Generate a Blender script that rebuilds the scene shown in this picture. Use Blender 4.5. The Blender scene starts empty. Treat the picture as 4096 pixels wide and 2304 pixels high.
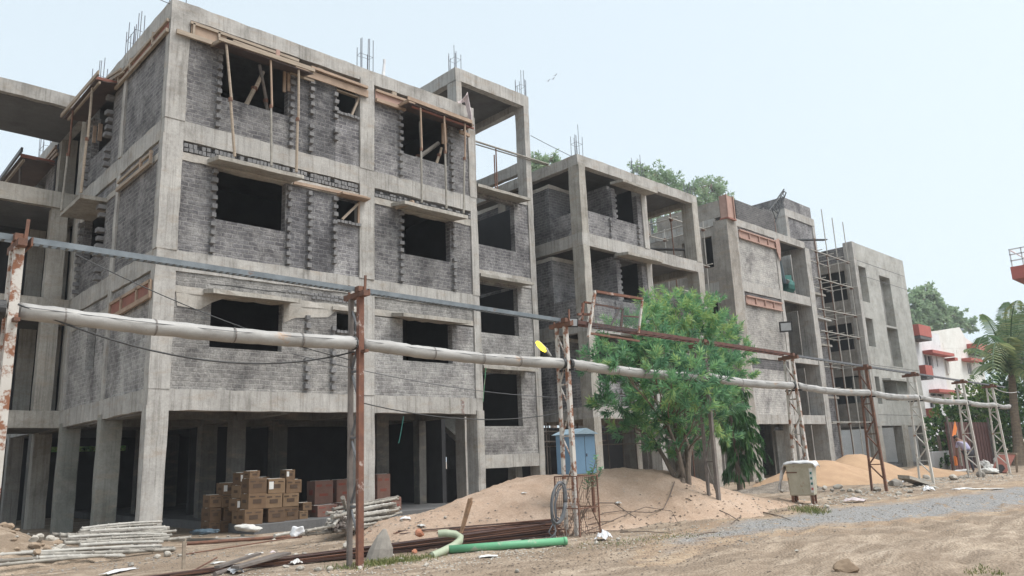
import bpy, math, random
import numpy as np
from mathutils import Vector, Matrix
random.seed(7)
RNG = np.random.default_rng(7)
SC = bpy.context.scene
COL = SC.collection
rad = math.radians
U = random.uniform

# ------------------------------------------------------------------ camera
CAM_POS = (-5.5966, -16.8276, 1.2163)
F_PX, W_PX, H_PX = 3078.78, 4096.0, 2304.0
YAW, PIT, ROL = 0.766542, 0.217993, -0.040411
fw = Vector((math.cos(PIT)*math.sin(YAW), math.cos(PIT)*math.cos(YAW), math.sin(PIT)))
r0 = Vector((math.cos(YAW), -math.sin(YAW), 0)); u0 = r0.cross(fw)
rt = math.cos(ROL)*r0 + math.sin(ROL)*u0
up = -math.sin(ROL)*r0 + math.cos(ROL)*u0
cam_d = bpy.data.cameras.new("camera"); cam = bpy.data.objects.new("camera", cam_d); COL.objects.link(cam)
cam_d.sensor_width = 36; cam_d.lens = F_PX/W_PX*36; cam_d.clip_start = 0.1; cam_d.clip_end = 3000
cam.matrix_world = Matrix(((rt.x, up.x, -fw.x, CAM_POS[0]), (rt.y, up.y, -fw.y, CAM_POS[1]), (rt.z, up.z, -fw.z, CAM_POS[2]), (0, 0, 0, 1)))
SC.camera = cam

# ------------------------------------------------------------------ sky, sun, exposure
SUN_EL, SUN_AZ = rad(60), rad(150)          # azimuth clockwise from +Y: behind the camera, to its right
wd = bpy.data.worlds.new("World"); SC.world = wd; wd.use_nodes = True
wn = wd.node_tree; wn.nodes.clear()
sky = wn.nodes.new("ShaderNodeTexSky"); sky.sky_type = 'NISHITA'; sky.sun_disc = False
sky.sun_elevation = SUN_EL; sky.sun_rotation = SUN_AZ
sky.air_density = 1.0; sky.dust_density = 3.0; sky.ozone_density = 1.0
hsv = wn.nodes.new("ShaderNodeHueSaturation"); hsv.inputs['Saturation'].default_value = 0.32
bgn = wn.nodes.new("ShaderNodeBackground"); bgn.inputs['Strength'].default_value = 0.15
wo = wn.nodes.new("ShaderNodeOutputWorld")
# thin even cloud sheet: the clear-sky colour is mixed with a pale overcast white
mixc = wn.nodes.new("ShaderNodeMix"); mixc.data_type = 'RGBA'; mixc.inputs[0].default_value = 0.62
mixc.inputs[7].default_value = (5.0, 5.9, 6.45, 1)
wn.links.new(sky.outputs[0], hsv.inputs['Color']); wn.links.new(hsv.outputs[0], mixc.inputs[6])
wn.links.new(mixc.outputs[2], bgn.inputs[0]); wn.links.new(bgn.outputs[0], wo.inputs[0])
sun_d = bpy.data.lights.new("sun", 'SUN'); sun_d.energy = 3.2; sun_d.angle = rad(42); sun_d.color = (1, .965, .92)
sun = bpy.data.objects.new("sun", sun_d); COL.objects.link(sun)
sd = Vector((math.sin(SUN_AZ)*math.cos(SUN_EL), math.cos(SUN_AZ)*math.cos(SUN_EL), math.sin(SUN_EL)))
sun.rotation_euler = sd.to_track_quat('Z', 'Y').to_euler()
SC.view_settings.view_transform = 'Standard'; SC.view_settings.look = 'None'
SC.view_settings.exposure = 0.36; SC.view_settings.gamma = 1.0
SC.cycles.max_bounces = 6; SC.cycles.diffuse_bounces = 2; SC.cycles.use_denoising = True

# ------------------------------------------------------------------ pixel -> point on a real plane (2576 x 1449 picture units)
K = 4096/2576
def _ray(x, y): return fw + rt*((x*K-W_PX/2)/F_PX) + up*((H_PX/2-y*K)/F_PX)
def _at(x, y, ax, v):
    d = _ray(x, y); o = Vector(CAM_POS); return o + d*((v-o[ax])/d[ax])
def FX(x, y, v=0): return _at(x, y, 0, v)
def FY(x, y, v=0): return _at(x, y, 1, v)
def GZ(x, y, v=-.2): return _at(x, y, 2, v)

# ------------------------------------------------------------------ object helpers
WL = {}
def wloc(o): return WL.get(o.name, Vector((0, 0, 0)))
def tag(o, label=None, cat=None, group=None, kind=None):
    if label: o['label'] = label
    if cat: o['category'] = cat
    if group: o['group'] = group
    if kind: o['kind'] = kind
    return o
def thing(name, loc, label, cat, group=None):
    o = bpy.data.objects.new(name, None); COL.objects.link(o); o.location = loc; o.empty_display_size = .2
    WL[o.name] = Vector(loc); return tag(o, label, cat, group)
class MB:
    """collects shapes in world coordinates and links them as ONE mesh object"""
    def __init__(s): s.v = []; s.f = []; s.m = []
    def add(s, vs, fs, mi=0):
        n = len(s.v); s.v += [tuple(p) for p in vs]; s.f += [tuple(i+n for i in f) for f in fs]; s.m += [mi]*len(fs)
        if hasattr(s, 'log'): s.log.append((n, len(s.v), len(s.f)-len(fs), len(s.f)))
        return s
    def box(s, x0, x1, y0, y1, z0, z1, mi=0, j=0):
        J = (lambda: U(-j, j)) if j else (lambda: 0)
        vs = [(x+J(), y+J(), z+J()) for z in (z0, z1) for y in (y0, y1) for x in (x0, x1)]
        return s.add(vs, [(0, 2, 3, 1), (4, 5, 7, 6), (0, 1, 5, 4), (2, 6, 7, 3), (0, 4, 6, 2), (1, 3, 7, 5)], mi)
    def cbox(s, x0, x1, y0, y1, z0, z1, seg=.45, j=.006, mi=0):
        j *= 1.25; seg *= .6
        """cast-concrete box: long side cut into segments whose edges wander a little"""
        L = (x1-x0, y1-y0, z1-z0); a = L.index(max(L)); n = max(1, int(L[a]/seg)); lo = (x0, y0, z0); hi = (x1, y1, z1)
        b, c = (a+1) % 3, (a+2) % 3; vs = []; fs = []
        for i in range(n+1):
            for (pb, pc) in ((0, 0), (1, 0), (1, 1), (0, 1)):
                p = [0, 0, 0]; p[a] = lo[a]+L[a]*i/n; p[b] = (lo, hi)[pb][b]+U(-j, j); p[c] = (lo, hi)[pc][c]+U(-j, j); vs.append(p)
        for i in range(n):
            for k in range(4):
                q = i*4; fs.append((q+k, q+(k+1) % 4, q+4+(k+1) % 4, q+4+k))
        fs.append((3, 2, 1, 0)); q = n*4; fs.append((q, q+1, q+2, q+3)); return s.add(vs, fs, mi)
    def bar(s, p, q, w, h=None, mi=0, roll=0):
        """rectangular bar from p to q"""
        h = h or w; p = Vector(p); q = Vector(q); d = (q-p).normalized()
        a = d.cross(Vector((0, 0, 1)));  a = a.normalized() if a.length > .05 else Vector((1, 0, 0))
        b = a.cross(d).normalized()
        if roll: a, b = a*math.cos(roll)+b*math.sin(roll), b*math.cos(roll)-a*math.sin(roll)
        vs = [o+a*(sa*w/2)+b*(sb*h/2) for o in (p, q) for sa, sb in ((-1, -1), (1, -1), (1, 1), (-1, 1))]
        return s.add(vs, [(0, 1, 2, 3), (7, 6, 5, 4), (0, 4, 5, 1), (1, 5, 6, 2), (2, 6, 7, 3), (3, 7, 4, 0)], mi)
    def tube(s, pts, r, n=8, mi=0, cap=True):
        pts = [Vector(p) for p in pts]; m = len(pts); R = r if isinstance(r, (list, tuple)) else [r]*m; vs = []; fs = []; a = None
        for i, p in enumerate(pts):
            d = (pts[min(i+1, m-1)]-pts[max(i-1, 0)]).normalized()
            if a is None:
                a = d.cross(Vector((0, 0, 1))); a = a if a.length > .05 else d.cross(Vector((1, 0, 0)))
            a = (a-d*a.dot(d)).normalized(); b = d.cross(a)
            vs += [p+(a*math.cos(2*math.pi*k/n)+b*math.sin(2*math.pi*k/n))*R[i] for k in range(n)]
        for i in range(m-1):
            for k in range(n): fs.append((i*n+k, i*n+(k+1) % n, (i+1)*n+(k+1) % n, (i+1)*n+k))
        if cap: fs.append(tuple(range(n))[::-1]); fs.append(tuple((m-1)*n+k for k in range(n)))
        return s.add(vs, fs, mi)
    def wall(s, ax, u0, u1, z0, z1, t0, t1, holes=(), mi=0):
        """wall slab with rectangular holes; ax 'x' runs along x (thickness t in y), ax 'y' runs along y (thickness t in x)"""
        us = sorted({u0, u1, *[min(max(h[k], u0), u1) for h in holes for k in (0, 1)]}); zs = sorted({z0, z1, *[min(max(h[k], z0), z1) for h in holes for k in (2, 3)]})
        solid = lambda a, b: not any(h[0] < a < h[1] and h[2] < b < h[3] for h in holes)
        P = (lambda u, t, z: (u, t, z)) if ax == 'x' else (lambda u, t, z: (t, u, z))
        nu, nz = len(us)-1, len(zs)-1
        S = [[solid((us[i]+us[i+1])/2, (zs[k]+zs[k+1])/2) for k in range(nz)] for i in range(nu)]
        g = lambda i, k: 0 <= i < nu and 0 <= k < nz and S[i][k]
        for i in range(nu):
            for k in range(nz):
                if not S[i][k]: continue
                a, b, c, d = us[i], us[i+1], zs[k], zs[k+1]
                Q = [[(a, t0, c), (b, t0, c), (b, t0, d), (a, t0, d)], [(b, t1, c), (a, t1, c), (a, t1, d), (b, t1, d)]]
                if not g(i-1, k): Q.append([(a, t1, c), (a, t0, c), (a, t0, d), (a, t1, d)])
                if not g(i+1, k): Q.append([(b, t0, c), (b, t1, c), (b, t1, d), (b, t0, d)])
                if not g(i, k-1): Q.append([(a, t1, c), (b, t1, c), (b, t0, c), (a, t0, c)])
                if not g(i, k+1): Q.append([(a, t0, d), (b, t0, d), (b, t1, d), (a, t1, d)])
                for q in Q:
                    if ax == 'y': q = q[::-1]
                    s.add([P(*p) for p in q], [(0, 1, 2, 3)], mi)
        return s
    def build(s, name, mats, parent=None, smooth=False, uv=True):
        off = wloc(parent) if parent else Vector((0, 0, 0))
        me = bpy.data.meshes.new(name)
        V = np.array(s.v, dtype=float) if s.v else np.zeros((0, 3)); V = V-np.array(off)
        me.from_pydata(V.tolist(), [], s.f)
        for m in (mats if isinstance(mats, (list, tuple)) else [mats]): me.materials.append(m)
        if any(s.m): me.polygons.foreach_set('material_index', s.m)
        if uv:
            ul = me.uv_layers.new(name='UVMap'); W = np.array(s.v); out = []
            for p in me.polygons:
                n = p.normal; a = [abs(c) for c in n]
                ia, ib = ((0, 2) if a[1] >= max(a[0], a[2])-1e-6 else (1, 2) if a[0] >= a[2] else (0, 1))
                for vi in p.vertices: out += [W[vi][ia], W[vi][ib]]
            ul.data.foreach_set('uv', out)
        if smooth: me.polygons.foreach_set('use_smooth', [True]*len(me.polygons))
        me.update(); o = bpy.data.objects.new(name, me); COL.objects.link(o)
        if parent: o.parent = parent
        WL[o.name] = off.copy(); return o
def part(name, mats, parent, fn, smooth=False, uv=True):
    m = MB(); fn(m); return m.build(name, mats, parent, smooth, uv)
def part_each(name, mats, parent, fn, smooth=False, uv=True):
    """like part(), but every shape fn adds becomes a part of its own"""
    m = MB(); m.log = []; fn(m)
    for (v0, v1, f0, f1) in m.log:
        k = MB(); k.v = m.v[v0:v1]; k.f = [tuple(i-v0 for i in f) for f in m.f[f0:f1]]; k.m = m.m[f0:f1]; k.build(name, mats, parent, smooth, uv)
def solo(name, mats, label, cat, fn, group=None, smooth=False, loc=None, uv=True):
    """a thing that is one mesh; origin at loc"""
    m = MB(); fn(m)
    o = m.build(name, mats, None, smooth, uv)
    if loc is not None:
        for v in o.data.vertices: v.co -= Vector(loc)
        o.location = loc; WL[o.name] = Vector(loc)
    return tag(o, label, cat, group)
def bevel(o, w=.01, n=1):
    b = o.modifiers.new("bevel", 'BEVEL'); b.width = w; b.segments = n; b.limit_method = 'ANGLE'; return o
def copy_tree(o, parent=None):
    c = o.copy(); COL.objects.link(c); c.parent = parent; WL[c.name] = wloc(o)
    for ch in list(o.children): copy_tree(ch, c)
    return c

# ------------------------------------------------------------------ materials
def lk(t, a, b): t.links.new(a, b)
def newmat(name):
    m = bpy.data.materials.new(name); m.use_nodes = True; t = m.node_tree; return m, t, t.nodes['Principled BSDF']
def nd(t, typ, **k):
    n = t.nodes.new(typ)
    for a, v in k.items():
        if a.startswith('i_'): n.inputs[a[2:].replace('_', ' ')].default_value = v
        else: setattr(n, a, v)
    return n
def ramp(t, fac, stops):
    r = t.nodes.new('ShaderNodeValToRGB'); e = r.color_ramp.elements
    while len(e) < len(stops): e.new(.5)
    for i, (p, c) in enumerate(stops): e[i].position = p; e[i].color = (*c, 1) if len(c) == 3 else c
    lk(t, fac, r.inputs[0]); return r.outputs[0]
def mixc_(t, fac, a, b, mode='MIX'):
    m = t.nodes.new('ShaderNodeMix'); m.data_type = 'RGBA'; m.blend_type = mode
    for s, v in ((0, fac), (6, a), (7, b)):
        if hasattr(v, 'links'): lk(t, v, m.inputs[s])
        else: m.inputs[s].default_value = v if s == 0 else ((*v, 1) if len(v) == 3 else v)
    return m.outputs[2]
def noise(t, vec, scale, detail=5, rough=.6, stretch=None):
    if stretch:
        mp = nd(t, 'ShaderNodeMapping'); mp.inputs['Scale'].default_value = stretch; lk(t, vec, mp.inputs[0]); vec = mp.outputs[0]
    n = nd(t, 'ShaderNodeTexNoise', i_Scale=scale, i_Detail=detail, i_Roughness=rough); lk(t, vec, n.inputs['Vector']); return n.outputs[0]
def bump(t, bsdf, h, strength=.3, dist=.02):
    b = nd(t, 'ShaderNodeBump', i_Strength=strength, i_Distance=dist); lk(t, h, b.inputs['Height']); lk(t, b.outputs[0], bsdf.inputs['Normal']); return b
def obj_co(t): return nd(t, 'ShaderNodeTexCoord').outputs['Object']
def M(name, c1, c2=None, scale=4, rough=.85, bmp=.2, bscale=30, metal=0, spots=None, lo=.35, hi=.65, stretch=None, bdist=.01):
    """two-tone noise material, optional third colour in spots=(colour, scale, threshold)"""
    m, t, b = newmat(name); co = obj_co(t); c2 = c2 or tuple(x*.7 for x in c1)
    c = ramp(t, noise(t, co, scale, 6, .65, stretch), [(lo, c1), (hi, c2)])
    if spots:
        f = ramp(t, noise(t, co, spots[1], 6, .7), [(spots[2]-.04, (0, 0, 0)), (spots[2]+.04, (1, 1, 1))]); c = mixc_(t, f, c, spots[0])
    lk(t, c, b.inputs['Base Color']); b.inputs['Roughness'].default_value = rough; b.inputs['Metallic'].default_value = metal
    if bmp: bump(t, b, noise(t, co, bscale, 5), bmp, bdist)
    return m
def concrete(name, base, dark, pale, streak=.6, warm=(.34, .27, .2)):
    m, t, b = newmat(name); co = obj_co(t)
    c = ramp(t, noise(t, co, 1.1, 7, .7), [(.3, dark), (.5, base), (.68, pale)])
    s = ramp(t, noise(t, co, 1.0, 6, .75, (11, 11, .45)), [(.38, (.42, .41, .39)), (.5, (.92, .92, .92)), (.62, (1, 1, 1)), (.7, (1.18, 1.17, 1.15))])       # rain streaks
    c = mixc_(t, streak, c, s, 'MULTIPLY')
    w = ramp(t, noise(t, co, 1.6, 4, .6, (1, 1, 3)), [(.52, (0, 0, 0)), (.75, (.55, .55, .55))]); c = mixc_(t, w, c, warm)
    dk = ramp(t, noise(t, co, .65, 7, .75), [(.36, (.62, .61, .59)), (.5, (1, 1, 1))]); c = mixc_(t, .7, c, dk, 'MULTIPLY')
    g = ramp(t, noise(t, co, 22, 6, .8), [(.33, (.74, .74, .74)), (.62, (1.08, 1.08, 1.08))]); c = mixc_(t, .7, c, g, 'MULTIPLY')
    lk(t, c, b.inputs['Base Color']); b.inputs['Roughness'].default_value = .92
    bump(t, b, noise(t, co, 14, 8, .7), .35, .02); return m
def brick(name, c1, c2, mortar, smear=(.33, .32, .31), smear_at=.58, msize=.015, bw=.265, rh=.105):
    m, t, b = newmat(name); uv = nd(t, 'ShaderNodeTexCoord').outputs['UV']; co = obj_co(t)
    # slightly wavy courses
    dn = nd(t, 'ShaderNodeTexNoise', i_Scale=3.2, i_Detail=6); lk(t, uv, dn.inputs['Vector'])
    mu = nd(t, 'ShaderNodeVectorMath', operation='MULTIPLY_ADD'); lk(t, dn.outputs['Color'], mu.inputs[0]); mu.inputs[1].default_value = (.11, .075, 0); lk(t, uv, mu.inputs[2])
    br = nd(t, 'ShaderNodeTexBrick', i_Scale=1.0, i_Bias=-.1); br.inputs['Brick Width'].default_value = bw; br.inputs['Row Height'].default_value = rh
    br.inputs['Mortar Size'].default_value = msize; br.inputs['Mortar Smooth'].default_value = .35
    br.inputs['Color1'].default_value = (*c1, 1); br.inputs['Color2'].default_value = (*c2, 1); br.inputs['Mortar'].default_value = (*mortar, 1)
    lk(t, mu.outputs[0], br.inputs['Vector'])
    c = br.outputs['Color']
    s = ramp(t, noise(t, co, 1.9, 8, .78), [(smear_at-.13, (0, 0, 0)), (smear_at+.05, (.85, .85, .85))]); c = mixc_(t, s, c, smear)   # cement smears
    d = ramp(t, noise(t, co, .9, 7, .72), [(.36, (.42, .41, .42)), (.5, (.95, .95, .95)), (.66, (1.25, 1.25, 1.24))]); c = mixc_(t, .9, c, d, 'MULTIPLY')             # sooty patches
    g = ramp(t, noise(t, co, 20, 5, .8), [(.32, (.6, .6, .6)), (.66, (1.3, 1.3, 1.3))]); c = mixc_(t, .85, c, g, 'MULTIPLY')
    oi = nd(t, 'ShaderNodeObjectInfo'); c = mixc_(t, .9, c, ramp(t, oi.outputs['Random'], [(0, (.8, .79, .78)), (1, (1.14, 1.14, 1.16))]), 'MULTIPLY')     # panels laid from different batches
    lk(t, c, b.inputs['Base Color']); b.inputs['Roughness'].default_value = .95
    ml = nd(t, 'ShaderNodeMath', operation='MULTIPLY_ADD'); lk(t, br.outputs['Fac'], ml.inputs[0]); ml.inputs[1].default_value = -1.0; lk(t, noise(t, co, 22, 5, .7), ml.inputs[2])
    bump(t, b, ml.outputs[0], .75, .025); return m
def leaf(name, stops, trans=.25):
    m, t, b = newmat(name); a = nd(t, 'ShaderNodeAttribute', attribute_name='rnd'); c = ramp(t, a.outputs['Fac'], stops)
    lk(t, c, b.inputs['Base Color']); b.inputs['Roughness'].default_value = .55
    tr = nd(t, 'ShaderNodeBsdfTranslucent'); lk(t, c, tr.inputs[0]); mx = nd(t, 'ShaderNodeMixShader'); mx.inputs[0].default_value = trans
    lk(t, b.outputs[0], mx.inputs[1]); lk(t, tr.outputs[0], mx.inputs[2]); lk(t, mx.outputs[0], t.nodes['Material Output'].inputs[0]); return m

CONC = concrete('cast_concrete', (.43, .41, .385), (.33, .315, .295), (.51, .49, .46))
CONC2 = concrete('cast_concrete_raw', (.39, .365, .325), (.29, .27, .24), (.47, .44, .4), .5)
CONC3 = concrete('mossy_shaded_concrete', (.25, .25, .225), (.18, .185, .165), (.32, .315, .29), .4)  # moss tint, plus the shade under the building put into the tone
CONC4 = concrete('shade_darkened_concrete', (.15, .145, .135), (.11, .108, .1), (.19, .185, .175), .3)  # darker copy of the concrete: undercroft shade is put into its colour
SLAB = concrete('shade_toned_soffit', (.13, .13, .132), (.1, .1, .102), (.16, .16, .162), .1, (.13, .12, .115))  # gloom of ceilings and inner floors is put into the slab tone
BRICK = brick('grey_brick', (.105, .1, .107), (.185, .18, .185), (.25, .24, .235))
BRICK_S = brick('sooty_brick', (.085, .082, .088), (.14, .137, .142), (.17, .165, .165), smear_at=.64)
BRICK_L = brick('grey_brick_pale', (.16, .152, .15), (.25, .242, .235), (.33, .32, .305), (.4, .385, .365), .52)
BRICK_W = brick('limewashed_brick', (.27, .26, .25), (.34, .33, .315), (.42, .41, .39), (.48, .46, .43), .5)
BRICK_D = brick('grey_brick_dark', (.1, .097, .1), (.15, .145, .148), (.19, .185, .18), smear_at=.68)
BRICKB = M('loose_brick', (.22, .215, .215), (.15, .147, .15), 9, .95, .4, 30)
MORTAR = concrete('mortar_band', (.43, .4, .36), (.33, .31, .28), (.52, .49, .45), .2)
PLAST = concrete('grey_plaster', (.43, .42, .39), (.32, .312, .29), (.52, .515, .49), .3, (.38, .335, .27))
PLASTB = concrete('brown_plaster', (.32, .292, .26), (.235, .212, .19), (.41, .38, .345), .35)
DARKW = M('shade_darkened_wall', (.034, .034, .037), (.024, .024, .027), 2, .95, .2, 12)  # darkness of the unlit rooms is put into the wall colour
WOOD = M('pale_timber', (.38, .31, .24), (.27, .215, .165), 3, .8, .3, 18, stretch=(1, 1, 6))
WOODO = M('orange_timber', (.38, .275, .2), (.28, .195, .14), 4, .75, .25, 20)
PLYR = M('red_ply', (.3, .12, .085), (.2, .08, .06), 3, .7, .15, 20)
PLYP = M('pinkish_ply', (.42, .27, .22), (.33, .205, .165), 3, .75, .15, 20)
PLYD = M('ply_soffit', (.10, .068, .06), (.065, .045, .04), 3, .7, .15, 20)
BAMB = M('grey_bamboo', (.36, .335, .295), (.2, .185, .16), 5, .75, .3, 25)
BAMBD = M('dark_bamboo', (.2, .17, .15), (.13, .11, .1), 5, .8, .3, 25)
RUST = M('rusty_steel', (.2, .095, .06), (.11, .058, .042), 9, .85, .4, 45)
RUSTP = M('rusty_paint', (.55, .52, .48), (.46, .43, .39), 2, .7, .25, 40, spots=((.22, .09, .045), 5.5, .53))
RUSTF = M('old_white_paint', (.58, .55, .5), (.48, .45, .41), 2, .7, .25, 40, spots=((.3, .17, .1), 3.5, .62))
RUSTP2 = M('rust_with_old_paint', (.2, .085, .05), (.12, .055, .04), 6, .85, .4, 40, spots=((.42, .34, .3), 4.5, .62))
REBAR = M('rebar_steel', (.10, .055, .045), (.055, .035, .035), 15, .8, .3, 60)
STEELB = M('bluish_bar', (.15, .16, .19), (.1, .1, .12), 10, .7, .2, 60)
STRAP = M('thin_strap', (.2, .185, .17), (.13, .11, .1), 9, .6, 0)
CLAD = M('pipe_cladding', (.40, .39, .375), (.28, .27, .255), 1.3, .62, .45, 3.0, .08, spots=((.36, .25, .17), 1.6, .66), bdist=.05)
TRAY = M('galvanised_tray', (.19, .215, .235), (.125, .145, .16), 5, .55, .15, 40, .3, spots=((.15, .09, .06), 3, .68))
TRAYR = M('rusty_tray', (.14, .06, .045), (.08, .04, .035), 6, .85, .3, 40)
BLACK = M('black_rubber', (.02, .02, .022), (.03, .03, .03), 6, .6, .1, 40)
CABLE = M('dark_cable', (.045, .047, .05), (.03, .03, .03), 6, .6, 0)
GCABLE = M('grey_cable', (.14, .15, .16), (.1, .1, .11), 6, .6, 0)
GPIPE = M('green_plastic', (.13, .38, .2), (.10, .3, .165), 2.5, .55, .1, 40, spots=((.33, .36, .27), 3.5, .6))
GPIPE2 = M('faded_green_plastic', (.36, .40, .29), (.28, .32, .22), 3, .55, .2, 40)
CYAN = M('blue_cabinet_paint', (.135, .24, .35), (.115, .21, .31), 2, .5, .1, 30)
CYANT = M('cabinet_roof_paint', (.3, .4, .46), (.24, .33, .4), 3, .5, .1, 30)
CARD2 = M('paler_brown_card', (.21, .135, .077), (.17, .108, .06), 5, .85, .15, 30)  # brown card tones all lowered: undercroft shade is put into the colour
CARD3 = M('darker_brown_card', (.13, .077, .042), (.1, .058, .031), 5, .85, .15, 30)
CARD = M('brown_card', (.175, .107, .058), (.135, .08, .044), 5, .85, .15, 30)
CARDD = M('card_print', (.075, .045, .028), (.06, .036, .022), 8, .85, 0)
CARDR = M('reddish_card', (.24, .135, .105), (.2, .11, .085), 5, .85, .15, 30)
CARDRR = M('red_card_print', (.24, .085, .06), (.3, .07, .05), 8, .85, 0)
PAPER = M('white_paper', (.7, .69, .66), (.58, .57, .55), 5, .7, .1, 30)
PLASTIC_W = M('white_plastic_sheet', (.72, .72, .72), (.58, .58, .6), 6, .45, .4, 14)
CLOTH_W = M('pinkish_white_cloth', (.68, .6, .6), (.55, .47, .48), 5, .9, .3, 20)
SACK = M('white_sack', (.6, .59, .56), (.46, .45, .42), 5, .8, .5, 18)
SAND = None
STONE = M('grey_stone', (.30, .275, .24), (.2, .18, .16), 5, .95, .6, 20)
STONEW = M('pale_rubble', (.44, .41, .36), (.33, .3, .26), 6, .95, .5, 25)
BRICKR = M('red_brick_chunk', (.45, .2, .12), (.36, .15, .09), 8, .95, .4, 30)
PALMB = M('palm_bark', (.27, .2, .14), (.17, .125, .09), 4, .95, .7, 14, stretch=(1, 1, 3))
BARK = M('bark', (.2, .155, .12), (.11, .085, .07), 8, .95, .6, 30, stretch=(2, 2, .5))
BINP = M('dirty_cream_paint', (.46, .43, .34), (.36, .33, .25), 4, .6, .15, 30, spots=((.25, .12, .07), 7, .66))
BLUSH = M('white_wall_paint', (.72, .73, .74), (.6, .61, .62), 1.2, .85, .1, 20, spots=((.42, .42, .42), 1.0, .64))
YELW = M('cream_wall_paint', (.74, .735, .70), (.64, .63, .59), 1.2, .85, .1, 20, spots=((.48, .45, .38), 1.0, .64))
REDP = M('red_wall_paint', (.46, .12, .095), (.38, .1, .08), 3, .7, .05, 20)
MAROON = M('maroon_fence', (.13, .06, .05), (.1, .045, .04), 3, .8, .1, 20)
GLASSD = M('dark_pane', (.05, .055, .06), (.08, .08, .085), 3, .25, 0)
GREENM = M('green_machine_paint', (.04, .2, .17), (.03, .14, .12), 5, .5, .1, 30)
ORANGE = M('orange_cloth', (.75, .22, .05), (.65, .18, .04), 4, .85, .1, 20)
TARP = M('blue_grey_tarp', (.07, .11, .14), (.04, .06, .08), 6, .6, .4, 15)
SKIN = M('skin', (.2, .11, .07), (.17, .09, .06), 5, .6, 0)
SHIRT = M('lavender_shirt', (.42, .4, .55), (.36, .34, .48), 4, .85, .15, 25)
TROUS = M('dark_trousers', (.06, .06, .07), (.04, .04, .05), 4, .85, .15, 25)
HAIR = M('black_hair', (.015, .012, .012), (.02, .018, .016), 9, .6, .2, 60)
LENS = M('flood_glass', (.45, .48, .5), (.38, .4, .42), 3, .15, 0)
RTANK = M('grey_sheet_roof', (.2, .24, .27), (.15, .18, .2), 3, .6, .1, 20)
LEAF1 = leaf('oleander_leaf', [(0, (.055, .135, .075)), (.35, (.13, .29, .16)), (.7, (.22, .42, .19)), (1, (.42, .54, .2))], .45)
LEAFW = leaf('weeping_leaf', [(0, (.025, .075, .025)), (.6, (.06, .17, .045)), (1, (.13, .25, .065))])
LEAFE = leaf('haze_paled_leaf', [(0, (.18, .27, .16)), (.6, (.27, .38, .22)), (1, (.36, .44, .28))], .5)  # paled leaf greens: distance haze is put into the colour
LEAFB = leaf('broad_leaf', [(0, (.03, .085, .03)), (.5, (.10, .22, .06)), (1, (.26, .34, .09))], .35)
LEAFP = leaf('palm_leaf', [(0, (.09, .17, .08)), (.6, (.18, .28, .12)), (1, (.42, .44, .2))], .45)
LEAFC = leaf('grey_green_leaf', [(0, (.09, .2, .12)), (1, (.18, .33, .2))])
GRASS = leaf('dry_grass', [(0, (.09, .12, .035)), (.6, (.17, .2, .06)), (1, (.33, .28, .13))])
# ================================================================== BUILDING A (nearest)
def teeth(m, u, z0, z1, ax='x', face=0.0, w=.115, out=.075, step=.21, side=0):
    """alternate courses left projecting for a future cross wall"""
    z = z0
    while z < z1-.06:
        if random.random() > .04:
            a, b = u-w/2+U(-.012, .012), u+w/2+U(-.012, .012); o = out*U(.75, 1.1)
            if ax == 'x': m.box(a, b, face-o, face+.06, z, z+.1+U(-.004, .006), j=.006)
            else: m.box(face-o, face+.06, a, b, z, z+.1+U(-.004, .006), j=.006)
        z += step
def reveal_teeth(m, u, z0, z1, y0, y1, d, ax='x', step=.21):
    """toothed jamb: alternate bricks stick out of an opening's edge by d"""
    z = z0
    while z < z1-.05:
        o = d*U(.8, 1.1)
        if ax == 'x': m.box(min(u, u+o), max(u, u+o), y0, y1, z, z+.1, j=.005)
        else: m.box(y0, y1, min(u, u+o), max(u, u+o), z, z+.1, j=.005)
        z += step
def soldiers(m, u0, u1, z0, z1, ax='x', face=0.0, w=.105, skip=.03):
    """loose bricks set on end under a beam, dark gaps between"""
    u = u0
    while u < u1-w*.6:
        ww = w*U(.8, 1.1); zz = z1-U(0, .02)
        if random.random() > skip:
            o = U(-.012, .01)
            if ax == 'x': m.box(u, u+ww-.018, face+o, face+.12, z0+U(0, .006), zz, j=.005)
            else: m.box(face+o, face+.12, u, u+ww-.018, z0+U(0, .006), zz, j=.005)
        u += ww
def hood(x0, x1, zt, out, th, root, y=0.0, ax='x', mat=None, name='window_hood', drop=.0):
    """concrete sunshade slab, slightly sloping down outwards"""
    m = MB(); n = 7; vs = []; fs = []
    for i in range(n+1):
        u = x0+(x1-x0)*i/n; j = lambda: U(-.008, .008)
        row = [(y+.02, zt), (y-out+j(), zt-drop+j()), (y-out+j(), zt-th-drop+j()), (y+.02, zt-th)]
        vs += [((u, a, b) if ax == 'x' else (a, u, b)) for a, b in row]
    for i in range(n):
        for k in range(4):
            f = (i*4+k, i*4+(k+1) % 4, i*4+4+(k+1) % 4, i*4+4+k); fs.append(f)
    fs += [(0, 3, 2, 1), tuple(n*4+k for k in (0, 1, 2, 3))]
    m.add(vs, fs); return m.build(name, mat or CONC2, root)
def rebars(root, x, y, z, n=8, h=1.1, w=.35, d=.22, name='rebar_cluster', ring=True):
    def bars(m):
        for i in range(n):
            a = x+(-w/2 if i % 2 else w/2)*(1 if i < 4 else U(-1, 1)); b = y+(-d/2 if (i//2) % 2 else d/2)
            m.tube([(a, b, z-.1), (a+U(-.02, .02), b+U(-.02, .02), z+h*U(.55, 1.1))], .011, 5)
    part_each('starter_bar', STEELB, root, bars, uv=False)
    if ring: q = [(x-w/2, y-d/2), (x+w/2, y-d/2), (x+w/2, y+d/2), (x-w/2, y+d/2), (x-w/2, y-d/2)]; part('bar_tie', STEELB, root, lambda m: m.tube([(a, b, z+h*.45+U(-.02, .02)) for a, b in q], .007, 4), uv=False)

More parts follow.
